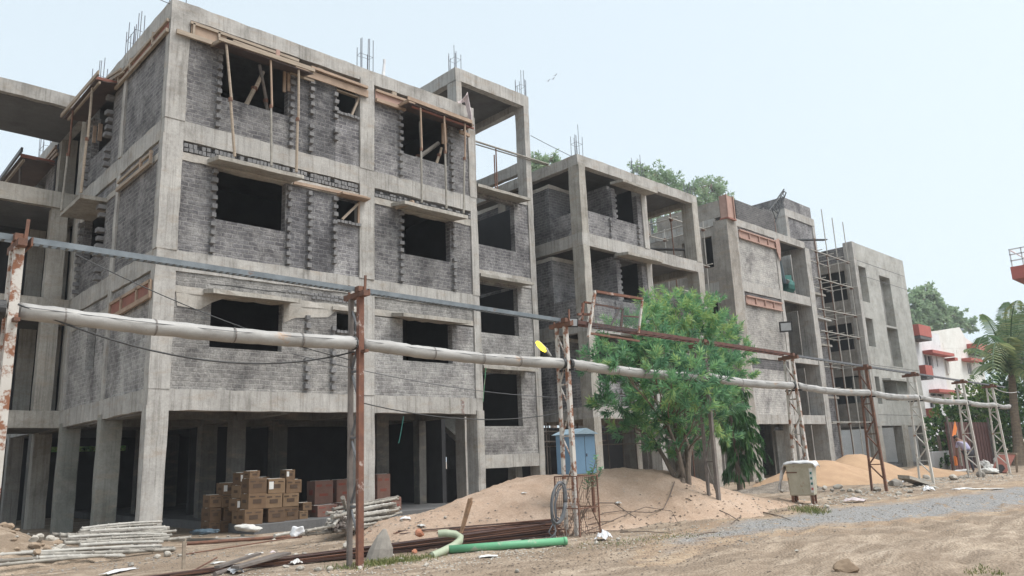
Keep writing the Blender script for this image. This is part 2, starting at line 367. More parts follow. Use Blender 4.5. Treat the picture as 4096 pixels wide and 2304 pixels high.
A = thing('unfinished_building', (0, 0, -.2), 'nearest four storey grey brick building with timber shuttering under its roof beam', 'building', 'unfinished buildings in the row')
LV = [(2.5, 2.95), (5.53, 5.99), (8.58, 9.05), (11.63, 12.02)]
def colA(x0, x1, y0, y1, z0, z1, mat=CONC): return part('column', mat, A, lambda m: m.cbox(x0, x1, y0, y1, z0, z1, .6, .007))
# front columns, each storey height a lift of its own
for x0, x1, d in ((-.012, .43, .26), (5.09, 5.55, .24), (9.0, 9.27, .45)):
    colA(x0, x1, -.015, d, -.25, 2.6)
    for (b, t) in ((2.94, 5.6), (5.98, 8.65), (9.04, 11.7)): colA(x0+U(-.008, .008), x1+U(-.008, .008), -.015+U(-.006, .006), d, b, t)
# side wall columns
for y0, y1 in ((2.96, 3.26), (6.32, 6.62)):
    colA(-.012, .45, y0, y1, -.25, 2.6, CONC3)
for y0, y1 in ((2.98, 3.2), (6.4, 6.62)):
    for (b, t) in ((2.94, 5.6), (5.98, 8.65), (9.04, 11.7)): colA(-.014, .3, y0, y1, b, t)
# inner and rear ground-floor columns
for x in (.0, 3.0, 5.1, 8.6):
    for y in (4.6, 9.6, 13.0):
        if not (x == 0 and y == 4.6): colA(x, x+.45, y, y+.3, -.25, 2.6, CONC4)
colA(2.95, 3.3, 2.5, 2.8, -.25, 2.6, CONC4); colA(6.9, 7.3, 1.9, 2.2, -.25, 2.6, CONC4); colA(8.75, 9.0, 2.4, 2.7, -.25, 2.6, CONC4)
for (b, t) in LV:
    part('beam', CONC, A, lambda m: m.cbox(.0, 9.25, 0.0, .235, b, t, .5, .009))
    part('beam', CONC, A, lambda m: m.cbox(0.0, .235, .2, 6.7, b, t, .5, .009))
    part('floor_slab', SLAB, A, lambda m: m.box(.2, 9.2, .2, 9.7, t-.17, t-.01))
# inner beams under the first floor
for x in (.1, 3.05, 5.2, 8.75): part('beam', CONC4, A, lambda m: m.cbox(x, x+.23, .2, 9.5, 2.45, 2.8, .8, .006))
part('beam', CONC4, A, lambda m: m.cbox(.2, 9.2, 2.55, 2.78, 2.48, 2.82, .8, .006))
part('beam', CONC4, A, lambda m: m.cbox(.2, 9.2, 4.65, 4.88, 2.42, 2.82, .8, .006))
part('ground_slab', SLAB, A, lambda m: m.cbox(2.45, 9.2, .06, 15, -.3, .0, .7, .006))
# ---- front brick panels
W1, W2 = (1.25, 2.98), (6.48, 8.2)
for (u0, u1, mt) in ((.43, 3.02, BRICK), (3.02, 4.36, BRICK_S), (4.36, 5.09, BRICK)):
    part('brick_wall', mt, A, lambda m: m.wall('x', u0, u1, 9.05, 11.2, .035, .235, [(W1[0], W1[1], 9.93, 11.3), (4.39, 5.09, 10.48, 11.3)]))
    part('brick_wall', mt, A, lambda m: m.wall('x', u0, u1, 5.99, 8.12, .035, .235, [(W1[0], W1[1], 6.87, 8.2), (4.42, 5.09, 7.45, 8.08)]))
part('brick_wall', BRICK, A, lambda m: m.wall('x', 5.55, 9.0, 9.05, 11.2, .035, .235, [(W2[0], W2[1], 9.84, 11.3)]))
part('brick_wall', BRICK, A, lambda m: m.wall('x', 5.55, 9.0, 5.99, 8.12, .035, .235, [(W2[0], W2[1], 6.87, 8.2)]))
part('brick_wall', BRICK_L, A, lambda m: m.wall('x', .43, 5.09, 2.95, 5.05, .035, .235, [(W1[0], W1[1], 3.9, 5.2), (4.45, 5.09, 4.52, 5.02)]))
part('brick_wall', BRICK_L, A, lambda m: m.wall('x', 5.55, 9.0, 2.95, 5.02, .035, .235, [(W2[0], W2[1], 3.9, 5.2)]))
# concrete lintel bands with loose bricks above
for x0, x1 in ((.43, 5.09), (5.55, 9.0)):
    part('lintel_band', MORTAR, A, lambda m: m.cbox(x0, x1, .012, .23, 8.12, 8.31, .35, .012))
    part('lintel_band', MORTAR, A, lambda m: m.cbox(x0, x1, .012, .23, 5.05, 5.2, .35, .012))
    part('brick_infill', BRICKB, A, lambda m: (soldiers(m, x0+.03, x1, 8.33, 8.43), soldiers(m, x0+.03, x1, 8.435, 8.545, skip=.12) if x0 < 1 else soldiers(m, x0+.1, x1, 8.435, 8.5, skip=.3)))
    part('brick_infill', BRICK_L, A, lambda m: m.wall('x', x0, x1, 5.2, 5.53, .03, .2))
    if x0 < 1:
        part('brick_infill', BRICKB, A, lambda m: (soldiers(m, 3.1, 5.05, 5.36, 5.44, face=.005, w=.13), soldiers(m, 3.75, 5.05, 5.27, 5.35, face=.005, w=.13)))
        part('mortar_crack', DARKW, A, lambda m: m.tube([(1.2+.23*k, .024, 5.34+U(-.012, .012)) for k in range(9)], .007, 4))
    part('brick_backing', BRICK_D, A, lambda m: m.box(x0, x1, .1, .2, 8.31, 8.58))
# mortar patch on the lowest storey, white lime stains on the second beam
part('mortar_patch', MORTAR, A, lambda m: m.add([(.5, .02, 4.75), (1.0, .022, 4.72), (1.25, .02, 4.9), (1.6, .02, 5.06), (.46, .02, 5.06)], [(0, 1, 2, 3, 4)]))
part('mortar_patch', MORTAR, A, lambda m: m.add([(3.0, .022, 4.6), (3.3, .022, 4.75), (4.2, .022, 4.85), (4.45, .02, 5.06), (3.0, .02, 5.06)], [(0, 1, 2, 3, 4)]))
# toothed courses
for (z0, z1) in ((9.12, 11.15), (6.05, 8.1), (3.05, 5.0)):
    for u in (1.18, 3.06, 3.62, 4.34, 6.43, 8.3):
        if z0 < 4 and u in (1.18, 3.06, 6.43, 8.3): continue
        part('toothed_bricks', BRICKB, A, lambda m: teeth(m, u, z0+(.5 if u == 4.34 and z0 > 9 else 0), z1-U(0, .1)))
for (u0, u1, z) in ((4.36, 5.12, 10.40), (4.4, 5.12, 7.37), (4.42, 5.1, 4.47)):
    part('brick_sill', BRICKB, A, lambda m: soldiers(m, u0, u1, z, z+.085, face=-.05, w=.11, skip=0))
# concrete hoods of the two lower storeys
hood(1.0, 3.12, 8.27, .62, .1, A, drop=.10); hood(6.12, 8.36, 8.25, .62, .1, A, drop=.10)
hood(1.05, 3.16, 5.19, .55, .1, A, drop=.09); hood(6.1, 8.42, 5.16, .55, .1, A, drop=.09)
part('lintel', MORTAR, A, lambda m: m.cbox(4.3, 5.12, -.05, .1, 5.05, 5.14, .3, .006))
# ---- side wall brick panels (face x = 0)
part('brick_wall', BRICK, A, lambda m: m.wall('y', .23, 6.6, 9.05, 11.2, .035, .235, [(4.1, 5.95, 9.88, 11.3)]))
part('brick_wall', BRICK, A, lambda m: m.wall('y', .23, 6.6, 5.99, 8.12, .035, .235, [(4.08, 5.95, 6.84, 8.2)]))
part('brick_wall', BRICK_L, A, lambda m: m.wall('y', .23, 6.6, 2.95, 5.05, .035, .235, [(4.08, 4.86, 3.82, 5.2)]))
part('lintel_band', MORTAR, A, lambda m: m.cbox(.014, .23, .25, 6.5, 8.12, 8.28, .4, .01))
part('lintel_band', MORTAR, A, lambda m: m.cbox(.014, .23, .25, 6.5, 5.05, 5.2, .4, .01))
part('brick_infill', BRICK, A, lambda m: m.wall('y', .26, 6.5, 8.28, 8.55, .04, .2))
part('brick_infill', BRICK_L, A, lambda m: m.wall('y', .26, 6.5, 5.2, 5.5, .04, .2))
part('toothed_bricks', BRICKB, A, lambda m: teeth(m, 4.14, 9.12, 11.15, 'y', .0, .2, .13)); part('toothed_bricks', BRICKB, A, lambda m: teeth(m, 4.12, 6.05, 8.08, 'y', .0, .2, .15))
part('toothed_bricks', BRICKB, A, lambda m: teeth(m, 6.05, 9.12, 11.15, 'y', .0, .12, .1)); part('toothed_bricks', BRICKB, A, lambda m: teeth(m, 6.05, 6.05, 8.08, 'y', .0, .12, .1))
hood(4.0, 5.9, 8.22, .6, .1, A, y=0, ax='y', drop=.02)
# ---- interior partitions put in to darken the rooms, shade in their colour
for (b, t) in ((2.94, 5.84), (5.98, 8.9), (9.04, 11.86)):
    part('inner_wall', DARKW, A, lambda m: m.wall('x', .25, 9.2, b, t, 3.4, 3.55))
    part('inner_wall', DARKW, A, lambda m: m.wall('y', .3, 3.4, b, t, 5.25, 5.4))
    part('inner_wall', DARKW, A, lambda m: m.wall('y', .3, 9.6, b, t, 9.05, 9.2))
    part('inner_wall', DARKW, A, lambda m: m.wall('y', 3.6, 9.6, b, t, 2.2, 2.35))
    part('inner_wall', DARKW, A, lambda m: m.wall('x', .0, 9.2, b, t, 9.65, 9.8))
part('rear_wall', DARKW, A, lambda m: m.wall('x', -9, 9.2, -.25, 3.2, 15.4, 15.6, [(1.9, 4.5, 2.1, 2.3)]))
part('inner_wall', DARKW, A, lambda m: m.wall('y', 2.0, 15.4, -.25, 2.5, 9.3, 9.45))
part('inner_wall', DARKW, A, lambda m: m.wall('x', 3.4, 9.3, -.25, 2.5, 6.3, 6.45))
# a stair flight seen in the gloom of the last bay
part('stair_flight', CONC2, A, lambda m: [m.box(7.4+i*.22, 7.62+i*.22, 4.9, 5.9, -.1+i*.17, .12+i*.17) for i in range(9)])
# ---- bridge corridor to the block on the left, and the wing beyond it
for (b, t) in LV:
    part('bridge_slab', CONC if t > 11 else CONC2, A, lambda m: m.cbox(-9, .25, 6.66, 9.55, b, t, .6, .008)); part('shade_toned_soffit', SLAB, A, lambda m: m.box(-9, .0, 6.85, 9.5, b-.02, b+.02))  # thin dark sheet paints shade onto the underside of each bridge slab
for x in (-.62, -6.4):
    for (b, t) in ((-.25, 2.55), (2.94, 5.6), (5.98, 8.65), (9.04, 11.7)):
        if x == -.62 and (b > 9 or b < 1): continue
        colA(x, x+.42, 6.75, 7.05, b, t, CONC2); colA(x, x+.42, 9.2, 9.5, b, t, CONC2)
colA(.0, .45, 9.2, 9.55, -.25, 11.7, CONC2); colA(-.02, .25, 6.62, 6.95, 2.9, 11.7, CONC2)
for (b, t) in ((2.94, 5.53), (5.98, 8.6)):
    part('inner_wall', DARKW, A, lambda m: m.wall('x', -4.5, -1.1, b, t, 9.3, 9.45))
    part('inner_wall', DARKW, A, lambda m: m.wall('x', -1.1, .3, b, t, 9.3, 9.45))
part('brick_wall', BRICK, A, lambda m: m.wall('y', 9.6, 16, 9.05, 11.3, .03, .23, [(11.0, 13.2, 9.9, 11.1)]))
for (b, t) in ((2.95, 5.53), (5.99, 8.58)): part('brick_wall', BRICK, A, lambda m: m.wall('y', 9.6, 16, b, t, .03, .23))
for (b, t) in LV: part('beam', CONC, A, lambda m: m.cbox(0, .25, 9.5, 16, b, t, .6, .008))
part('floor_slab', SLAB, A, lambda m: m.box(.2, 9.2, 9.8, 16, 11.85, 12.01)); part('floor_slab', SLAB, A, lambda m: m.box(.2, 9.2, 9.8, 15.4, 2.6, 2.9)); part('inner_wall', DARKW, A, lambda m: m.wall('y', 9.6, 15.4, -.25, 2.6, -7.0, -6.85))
for y in (12.4, 15.6): colA(-.01, .4, y, y+.3, -.25, 12)
# ---- staircase tower, front y = 1.8, landings at half height
SY = 1.8
for x0, x1, d in ((10.05, 10.3, .45), (13.3, 13.56, .45)):
    part('column', CONC, A, lambda m: m.cbox(x0, x1, SY-.015, SY+d, -.25, 14.2, .6, .007))
for x0, x1 in ((10.0, 10.3), (13.25, 13.56)): part('column', CONC, A, lambda m: m.cbox(x0, x1, 5.0, 5.3, -.25, 14.1, .6, .007))
for (b, t) in ((.95, 1.36), (4.1, 4.42), (7.05, 7.41), (10.12, 10.4)): part('beam', CONC, A, lambda m: m.cbox(10.1, 13.4, SY, SY+.22, b, t, .5, .008))
part('tower_roof', CONC, A, lambda m: m.cbox(10.03, 13.58, SY-.02, SY+.23, 14.0, 14.47, .5, .009))
part('tower_roof', CONC, A, lambda m: (m.cbox(10.03, 10.27, SY+.23, 5.4, 14.0, 14.47, .5, .009), m.cbox(13.34, 13.58, SY+.23, 5.4, 14.0, 14.47, .5, .009), m.cbox(10.3, 13.3, 5.1, 5.36, 14.0, 14.47, .5, .009)))
part('tower_ceiling', SLAB, A, lambda m: m.box(10.2, 13.4, SY+.15, 5.2, 14.28, 14.44))
for (z0, z1, h0, h1) in ((1.36, 4.1, 2.26, 4.0), (4.42, 7.05, 5.29, 6.97), (7.41, 10.12, 8.29, 10.02)):
    part('brick_wall', BRICK_L if z0 < 7 else BRICK, A, lambda m: m.wall('x', 10.3, 13.3, z0, z1, SY+.03, SY+.24, [(10.55, 12.62, h0, h1)]))
    hood(10.4, 12.86, h1+.2, .6, .1, A, y=SY, drop=.08)
    part('inner_wall', DARKW, A, lambda m: m.wall('x', 10.3, 13.3, z0, z1, 4.6, 4.75, [(12.4, 13.1, h0+.2, h1-.2)]))
    part('stair_flight', CONC2, A, lambda m: m.add([(10.4, SY+.3, z0+.1), (10.4, 4.5, z0+1.6), (11.6, 4.5, z0+1.6), (11.6, SY+.3, z0+.1), (10.4, SY+.3, z0+.3), (10.4, 4.5, z0+1.8), (11.6, 4.5, z0+1.8), (11.6, SY+.3, z0+.3)], [(0, 1, 2, 3), (7, 6, 5, 4), (0, 4, 5, 1), (1, 5, 6, 2), (2, 6, 7, 3), (3, 7, 4, 0)]))
    part('inner_wall', DARKW, A, lambda m: m.wall('y', SY+.25, 6.4, z0, z1+.2, 13.5, 13.62))
part('inner_wall', DARKW, A, lambda m: m.wall('x', 9.4, 13.6, -.25, .95, 5.2, 5.35))
for (b, t) in ((11.45, 11.88),): part('beam', CONC, A, lambda m: m.cbox(13.28, 13.5, SY+.4, 6.2, b, t, .5, .008))
part('roof_rail', BAMB, A, lambda m: (m.tube([(9.3, 1.7, 11.86), (10.77, 1.7, 11.9), (14.4, 1.7, 11.94)], .035, 7), m.tube([(9.3, 1.78, 11.8), (14.55, 1.74, 11.9)], .022, 6)))
part_each('scaffold_post', RUST, A, lambda m: [m.tube([(x, y, 10.3), (x, y, 11.95)], .024, 6) for x, y in ((11.75, 1.72), (12.2, 2.3), (10.6, 2.6))])
# rebar left standing on the column heads
rebars(A, 5.35, .15, 12.02, 8, 1.05, .4, .2); rebars(A, 10.2, SY+.2, 14.45, 8, .95, .3, .3); rebars(A, 13.4, SY+.2, 14.45, 8, 1.0, .25, .3)
rebars(A, .15, 3.1, 12.02, 9, 1.05, .2, .75); rebars(A, .15, 6.2, 12.02, 8, 1.0, .2, .7); rebars(A, .2, .2, 12.02, 4, .22, .3, .2, ring=False); rebars(A, .2, 12.5, 12.02, 6, 1.0, .2, .6)
part('roof_pipe', PLASTIC_W, A, lambda m: (m.tube([(5.95, .15, 12.0), (6.0, .15, 12.52)], [.06, .035], 8), m.tube([(6.0, .15, 12.5), (6.0, .15, 12.62)], .04, 8)))
# red chalk scrawl on the lowest beam
def scrawl(m):
    for pts in (((0, 0), (.05, .02), (.05, .1), (0, .09)), ((.08, .02), (.08, .1), (.11, .06)), ((.0, .14), (.06, .18), (.1, .13), (.1, .2), (.05, .22)), ((.0, .27), (.07, .26), (.03, .32), (.09, .33)), ((.02, .37), (.09, .36), (.09, .42))):
        m.tube([(8.44+a, -.006, 2.88-.4*b/.42) for a, b in pts], .006, 4)
part('chalk_scrawl', M('faded_red_chalk', (.38, .17, .15), (.33, .2, .18), 20, .9, 0), A, scrawl)
# ================================================================== BUILDING B (open frame)
B = thing('unfinished_building', (14.6, .45, -.2), 'open concrete frame three storeys high behind the leafy tree, with empty balconies', 'building', 'unfinished buildings in the row')
BY = .45
BL = [(2.44, 2.85), (5.45, 5.85), (8.57, 9.04), (11.62, 12.02)]
def colB(x0, x1, y0, y1, z0, z1, mat=CONC2): return part('column', mat, B, lambda m: m.cbox(x0, x1, y0, y1, z0, z1, .6, .008))
for (b, t) in ((-.3, 2.5), (2.84, 5.5), (5.84, 8.6), (9.03, 11.7)):
    colB(14.64, 15.0, BY-.012, BY+.5, b, t); colB(18.34, 18.66, BY-.012, BY+.45, b, t, CONC); colB(21.95, 22.36, BY-.012, BY+.55, b, t)
    colB(14.64, 15.0, 4.4, 4.8, b, t); colB(22.0, 22.36, 4.4, 4.8, b, t)
for (b, t) in BL:
    part('beam', CONC, B, lambda m: m.cbox(14.62, 22.38, BY, BY+.24, b, t, .5, .009))
    part('beam', CONC, B, lambda m: m.cbox(14.63, 14.87, BY+.24, 9.5, b, t, .5, .009)); part('beam', CONC2, B, lambda m: m.cbox(22.1, 22.36, BY+.24, 4.6, b, t, .5, .009))
    part('floor_slab', SLAB, B, lambda m: m.box(14.8, 22.2, BY+.2, 4.7, t-.17, t-.012)); part('floor_slab', SLAB, B, lambda m: m.box(14.8, 18.6, 4.7, 9.4, t-.17, t-.012))
    part('beam', CONC2, B, lambda m: m.cbox(14.9, 22.2, 4.45, 4.7, b, t-.03, .6, .008))
for (b, t, top) in ((2.85, 5.45, 5.3), (5.85, 8.57, 8.3), (9.04, 11.62, 11.12)):
    part('brick_wall', BRICK, B, lambda m: m.wall('x', 15.0, 16.5, b, b+.88, BY+.03, BY+.24))
    part('brick_wall', BRICK, B, lambda m: m.wall('x', 16.5, 18.34, b, top, BY+.03, BY+.24, [(16.72, 18.06, b+.88, top+1)]))
    part('brick_wall', BRICK, B, lambda m: m.wall('y', BY+.24, 2.0, b, top+.15, 16.5, 16.68))
    part('brick_wall', BRICK_D if b > 9 else BRICK, B, lambda m: m.wall('x', 14.64, 16.5, b, top+.02, 2.0, 2.2))
    part('brick_wall', BRICK_D if b > 9 else BRICK, B, lambda m: m.wall('y', 2.2, 9.0, b, top+.02, 14.66, 14.86))
    part('brick_wall', BRICK, B, lambda m: m.wall('y', BY+.5, 2.0, b, b+.85, 14.66, 14.86))
    part('lintel_band', MORTAR, B, lambda m: (m.cbox(14.64, 16.5, 1.98, 2.2, top+.02, top+.16, .4, .01), m.cbox(14.65, 14.87, 2.2, 9.0, top+.02, top+.16, .4, .01)))
    hood(16.45, 18.62, top+.22, .6, .1, B, y=BY, drop=.06)
    part('toothed_bricks', BRICKB, B, lambda m: (teeth(m, 16.28, b+.08, b+.85, face=BY+.02, w=.1), teeth(m, 18.0, b+.1, b+.86, face=BY+.02, w=.14)))
    part('toothed_bricks', BRICKB, B, lambda m: reveal_teeth(m, 16.72, b+.95, top-.1, BY+.03, BY+.2, .09))
    part('inner_wall', DARKW, B, lambda m: m.wall('y', BY+.3, 4.4, b, t, 18.5, 18.62)); part('inner_wall', DARKW, B, lambda m: m.wall('x', 16.6, 18.6, b, t, 3.6, 3.75))
part('brick_infill', BRICKB, B, lambda m: soldiers(m, 16.5, 18.2, 8.36, 8.54, face=BY, w=.09))
part('inner_wall', DARKW, B, lambda m: m.wall('x', 14.0, 25, -.3, 2.5, 7.5, 7.65))
# bamboo staging inside the ground floor
part_each('staging_pole', BAMBD, B, lambda m: ([m.tube([(x, 3.4, -.2), (x+U(-.05, .05), 3.4, 2.45)], .03, 6) for x in (15.5, 16.3, 17.1, 17.9, 18.9, 19.8, 20.7, 21.5)], [m.tube([(15.1, 3.36, z), (21.8, 3.36, z+U(-.05, .05))], .028, 6) for z in (.55, 1.6, 2.05)]))
part_each('staging_pole', BAMBD, B, lambda m: ([m.tube([(x, 2.4, -.2), (x, 2.4, 2.4)], .03, 6) for x in (13.9, 14.3, 15.4, 16.5)], [m.tube([(13.7, 2.36, z), (17.5, 2.36, z)], .03, 6) for z in (.6, 1.75, 2.1)]))
rebars(B, 14.85, BY+.2, 12.02, 7, 1.1, .3, .3); rebars(B, 18.5, BY+.2, 12.02, 7, .95, .35, .3); rebars(B, 22.15, BY+.2, 12.02, 8, .6, .3, .3)
rebars(B, 20.3, 4.0, 12.02, 9, 1.0, .5, .4)
part_each('rusty_rebar', RUST, B, lambda m: [m.tube([(22.0+U(-.2, .3), 2.5+U(-.3, .3), 11.9), (22.0+U(-.2, .3), 2.5+U(-.3, .3), 12.95)], .02, 5) for _ in range(9)])

# ================================================================== BUILDING C
Cb = thing('unfinished_building', (26.2, 1.3, -.2), 'third building of the row with pale brick panels, plastered corner and lift tower', 'building', 'unfinished buildings in the row')
CY = 1.3
CL = [(2.32, 2.76), (5.38, 5.76), (8.54, 9.02), (11.75, 12.12)]
def P_(b, name, mat, fn): return part(name, mat, b, fn)
P_(Cb, 'column', PLASTB, lambda m: m.cbox(26.12, 26.95, CY-.03, CY+.7, -.3, 11.95, .7, .008))
P_(Cb, 'column', CONC, lambda m: m.cbox(26.95, 27.1, CY-.012, CY+.25, -.3, 11.75, .7, .006))
for x0, x1, d in ((30.7, 31.0, .3), (34.05, 34.6, .8)): P_(Cb, 'column', CONC, lambda m: m.cbox(x0, x1, CY-.012, CY+d, -.3, 11.8, .7, .008))
for x in (30.2, 34.0): P_(Cb, 'column', CONC2, lambda m: m.cbox(x, x+.4, 4.4, 4.8, -.3, 12, .7, .008))
for (b, t) in CL:
    P_(Cb, 'beam', CONC, lambda m: m.cbox(26.9, 30.9, CY, CY+.24, b, t, .5, .009)); P_(Cb, 'beam', CONC, lambda m: m.cbox(26.14, 26.38, CY+.6, 9, b, t, .6, .009))
    # balcony slab edge with a rounded corner
    def edge(m):
        pts = [(30.9, CY-.02), (33.6, CY-.02), (34.2, CY+.02), (34.5, CY+.16), (34.64, CY+.45), (34.66, CY+3.2)]
        for (a, c) in zip(pts, pts[1:]): m.bar((a[0], a[1]+.12, (b+t)/2), (c[0], c[1]+.12, (b+t)/2), .2, t-b)
    P_(Cb, 'balcony_beam', CONC, edge); P_(Cb, 'floor_slab', SLAB, lambda m: m.box(26.3, 34.5, CY+.2, 9.5, t-.16, t-.012))
for (b, t, mt) in ((2.76, 5.38, BRICK_W), (5.76, 8.54, BRICK_W), (9.02, 11.75, BRICK_W)):
    P_(Cb, 'brick_wall', mt, lambda m: m.wall('x', 27.1, 30.7, b, t-.5, CY+.02, CY+.24)); P_(Cb, 'brick_infill', BRICK_D, lambda m: m.wall('x', 27.1, 30.7, t-.5, t, CY+.04, CY+.24))
    P_(Cb, 'side_wall', PLASTB, lambda m: m.wall('y', CY+.7, 9.0, b, t, 26.18, 26.38, [(2.2, 2.72, b+.75, t-.45), (3.35, 3.9, b+.75, t-.45), (5.2, 6.3, b+.8, t-.4)]))
    P_(Cb, 'inner_wall', DARKW, lambda m: m.wall('y', CY+.3, 9.0, b, t, 31.0, 31.12)); P_(Cb, 'inner_wall', DARKW, lambda m: m.wall('y', 1.9, 9.0, b, t, 28.0, 28.12))
    P_(Cb, 'brick_wall', BRICK_L, lambda m: m.wall('x', 31.1, 34.6, b, t, 4.5, 4.68, [(31.4, 32.0, b, t-.5)]))
    P_(Cb, 'balcony_wall', BRICK_D, lambda m: m.box(32.2, 34.0, 3.1, 3.3, b, b+.7)) if b < 8 else None
P_(Cb, 'parapet', BRICK_D, lambda m: m.wall('x', 27.2, 31.0, 12.12, 13.12, CY+.01, CY+.24)); P_(Cb, 'parapet', PLASTB, lambda m: m.wall('y', CY+.3, 9, 12.12, 12.95, 26.16, 26.36, [(5.25, 5.75, 12.2, 13.2)]))
P_(Cb, 'parapet', BRICK_D, lambda m: [m.box(29.9+i*.2, 30.08+i*.2, CY+.02, CY+.22, 13.12, 13.2+U(0, .08)) for i in range(5)])
P_(Cb, 'side_wall', PLASTB, lambda m: m.wall('y', CY+.7, 9.0, -.3, 2.32, 26.2, 26.36)); P_(Cb, 'inner_wall', DARKW, lambda m: m.wall('x', 26.4, 34.5, -.3, 2.32, 6.0, 6.15))
P_(Cb, 'column', CONC2, lambda m: m.cbox(30.15, 30.5, CY+.02, CY+.4, -.3, 2.4, .7, .006)); P_(Cb, 'inner_wall', PLAST, lambda m: m.wall('x', 32.2, 33.9, -.3, 2.1, 3.2, 3.35))
P_(Cb, 'parapet', BRICK, lambda m: m.wall('x', 31.3, 34.5, -.3, .0, CY+.1, CY+.3))
# stair tower beside it, set back like the first building's
TY, TX0, TX1 = 3.1, 36.0, 39.7
P_(Cb, 'column', CONC, lambda m: m.cbox(TX0, TX0+.3, TY-.02, TY+.9, -.3, 14.5, .7, .008)); P_(Cb, 'column', CONC, lambda m: m.cbox(TX1-.3, TX1, TY-.02, TY+.5, -.3, 14.5, .7, .008))
P_(Cb, 'beam', CONC, lambda m: (m.cbox(TX0-.02, TX1+.02, TY-.03, TY+.2, 14.45, 14.92, .6, .008), m.cbox(TX0-.02, TX0+.25, TY+.2, 6.4, 14.45, 14.92, .6, .008)))
P_(Cb, 'tower_parapet', BRICK, lambda m: (m.wall('x', TX0, TX1-.25, 14.92, 15.62, TY+.0, TY+.22), m.wall('y', TY+.22, 6.4, 14.92, 15.62, TX0, TX0+.2)))
P_(Cb, 'floor_slab', SLAB, lambda m: m.box(TX0+.1, TX1, TY+.1, 6.4, 14.7, 14.9))
P_(Cb, 'brick_wall', BRICK, lambda m: m.wall('x', TX0+.3, TX1-.3, -.3, 14.45, TY+.03, TY+.24, [(TX0+.6, TX1-1.3, z, z+1.5) for z in (2.3, 5.3, 8.3)])); P_(Cb, 'brick_wall', BRICK, lambda m: m.wall('y', TY+.9, 6.4, -.3, 14.45, TX0+.04, TX0+.26))
for z in (4.0, 7.0, 10.0):
    hood(TX0+.3, TX1-1.0, z, .6, .12, Cb, y=TY, drop=.06); P_(Cb, 'inner_wall', DARKW, lambda m: m.wall('x', TX0+.4, TX1-.3, z-2, z+.3, 5.2, 5.3))
P_(Cb, 'side_wall', BRICK, lambda m: m.wall('y', 4.7, 9, -.3, 12.0, 34.5, 34.7)); P_(Cb, 'brick_wall', BRICK, lambda m: m.wall('x', 34.7, 36.0, -.3, 12.1, 5.0, 5.2))
rebars(Cb, 26.4, 5.5, 12.3, 10, .9, .2, .5)
# ================================================================== BUILDING D (plastered)
D = thing('unfinished_building', (40.4, 1.3, -.2), 'farthest building of the row, plastered plain grey with tall recessed window slots', 'building', 'unfinished buildings in the row')
DY = 1.3
slots = [(40.95, 42.05, 9.6, 11.8), (44.05, 45.75, 8.42, 11.62), (40.95, 42.0, 6.88, 8.6), (44.05, 45.8, 5.85, 8.3), (41.1, 41.75, 3.5, 5.1), (42.3, 44.3, 3.73, 4.86)]
P_(D, 'facade', PLAST, lambda m: m.wall('x', 40.42, 48.6, 2.24, 13.22, DY, DY+.25, slots))
for i, (a, b, c, d) in enumerate(slots):
    dep = .5 if i < 4 else 1.2
    def recess(m):
        m.box(a-.05, b+.05, DY+dep, DY+dep+.1, c-.05, d+.05)
        for (p, q) in ((a-.06, a-.005), (b+.005, b+.06)): m.box(p, q, DY+.24, DY+dep+.02, c-.05, d+.05)
        m.box(a-.01, b+.01, DY+.24, DY+dep+.02, c-.06, c-.004); m.box(a-.01, b+.01, DY+.24, DY+dep+.02, d+.004, d+.06)
    P_(D, 'window_recess', PLAST, recess)
part_each('dark_window', GLASSD, D, lambda m: (m.box(41.3, 41.9, DY+.48, DY+.495, 11.2, 11.55), m.box(42.4, 44.2, DY+1.17, DY+1.19, 3.8, 4.8)))
hood(42.2, 46.2, 5.05, .5, .12, D, y=DY, drop=.06, mat=PLAST)
for z in (12.1, 11.2, 5.75, 2.85): P_(D, 'plaster_groove', SLAB, lambda m: m.box(40.6, 48.5, DY-.004, DY+.01, z, z+.03))
P_(D, 'corner_column', CONC, lambda m: m.cbox(40.36, 40.75, DY-.06, DY+.5, 2.2, 13.2, .8, .01))
for x0, x1 in ((40.3, 41.15), (44.15, 45.15), (47.9, 48.6)): P_(D, 'column', CONC2, lambda m: m.cbox(x0, x1, DY+.0, DY+.5, -.3, 2.3, .6, .008))
for x0, x1 in ((40.3, 40.8), (44.3, 44.8), (48.0, 48.5)): P_(D, 'column', CONC2, lambda m: m.cbox(x0, x1, 7.5, 8.0, -.3, 2.3, .6, .008))
for (b, t) in ((-.3, .01), (2.3, 2.6), (12.0, 12.2)): P_(D, 'floor_slab', SLAB, lambda m: m.box(40.6, 48.5, DY+.25, 9, b, t))
P_(D, 'side_wall', PLASTB, lambda m: m.wall('y', DY+.5, 9, 2.24, 12.1, 40.45, 40.65, [(1.95, 3.6, 9.75, 11.55), (1.95, 3.6, 6.75, 8.35), (1.95, 3.6, 3.6, 5.2), (5.2, 6.6, 3.6, 5.2), (5.2, 6.6, 6.75, 8.35)]))
P_(D, 'parapet', BRICK, lambda m: m.wall('y', DY+.5, 9, 12.1, 13.0, 40.46, 40.64)); P_(D, 'inner_wall', DARKW, lambda m: m.wall('y', DY+.4, 9, 2.5, 12, 42.2, 42.3)); P_(D, 'side_wall', PLAST, lambda m: m.wall('y', DY+.25, 9, 2.24, 13.2, 48.4, 48.6))
P_(D, 'rear_wall', PLAST, lambda m: m.wall('x', 40.5, 48.5, 2.24, 13.1, 9.0, 9.2)); P_(D, 'side_wall', PLASTB, lambda m: m.wall('y', 4.5, 9, -.3, 2.24, 40.45, 40.6))
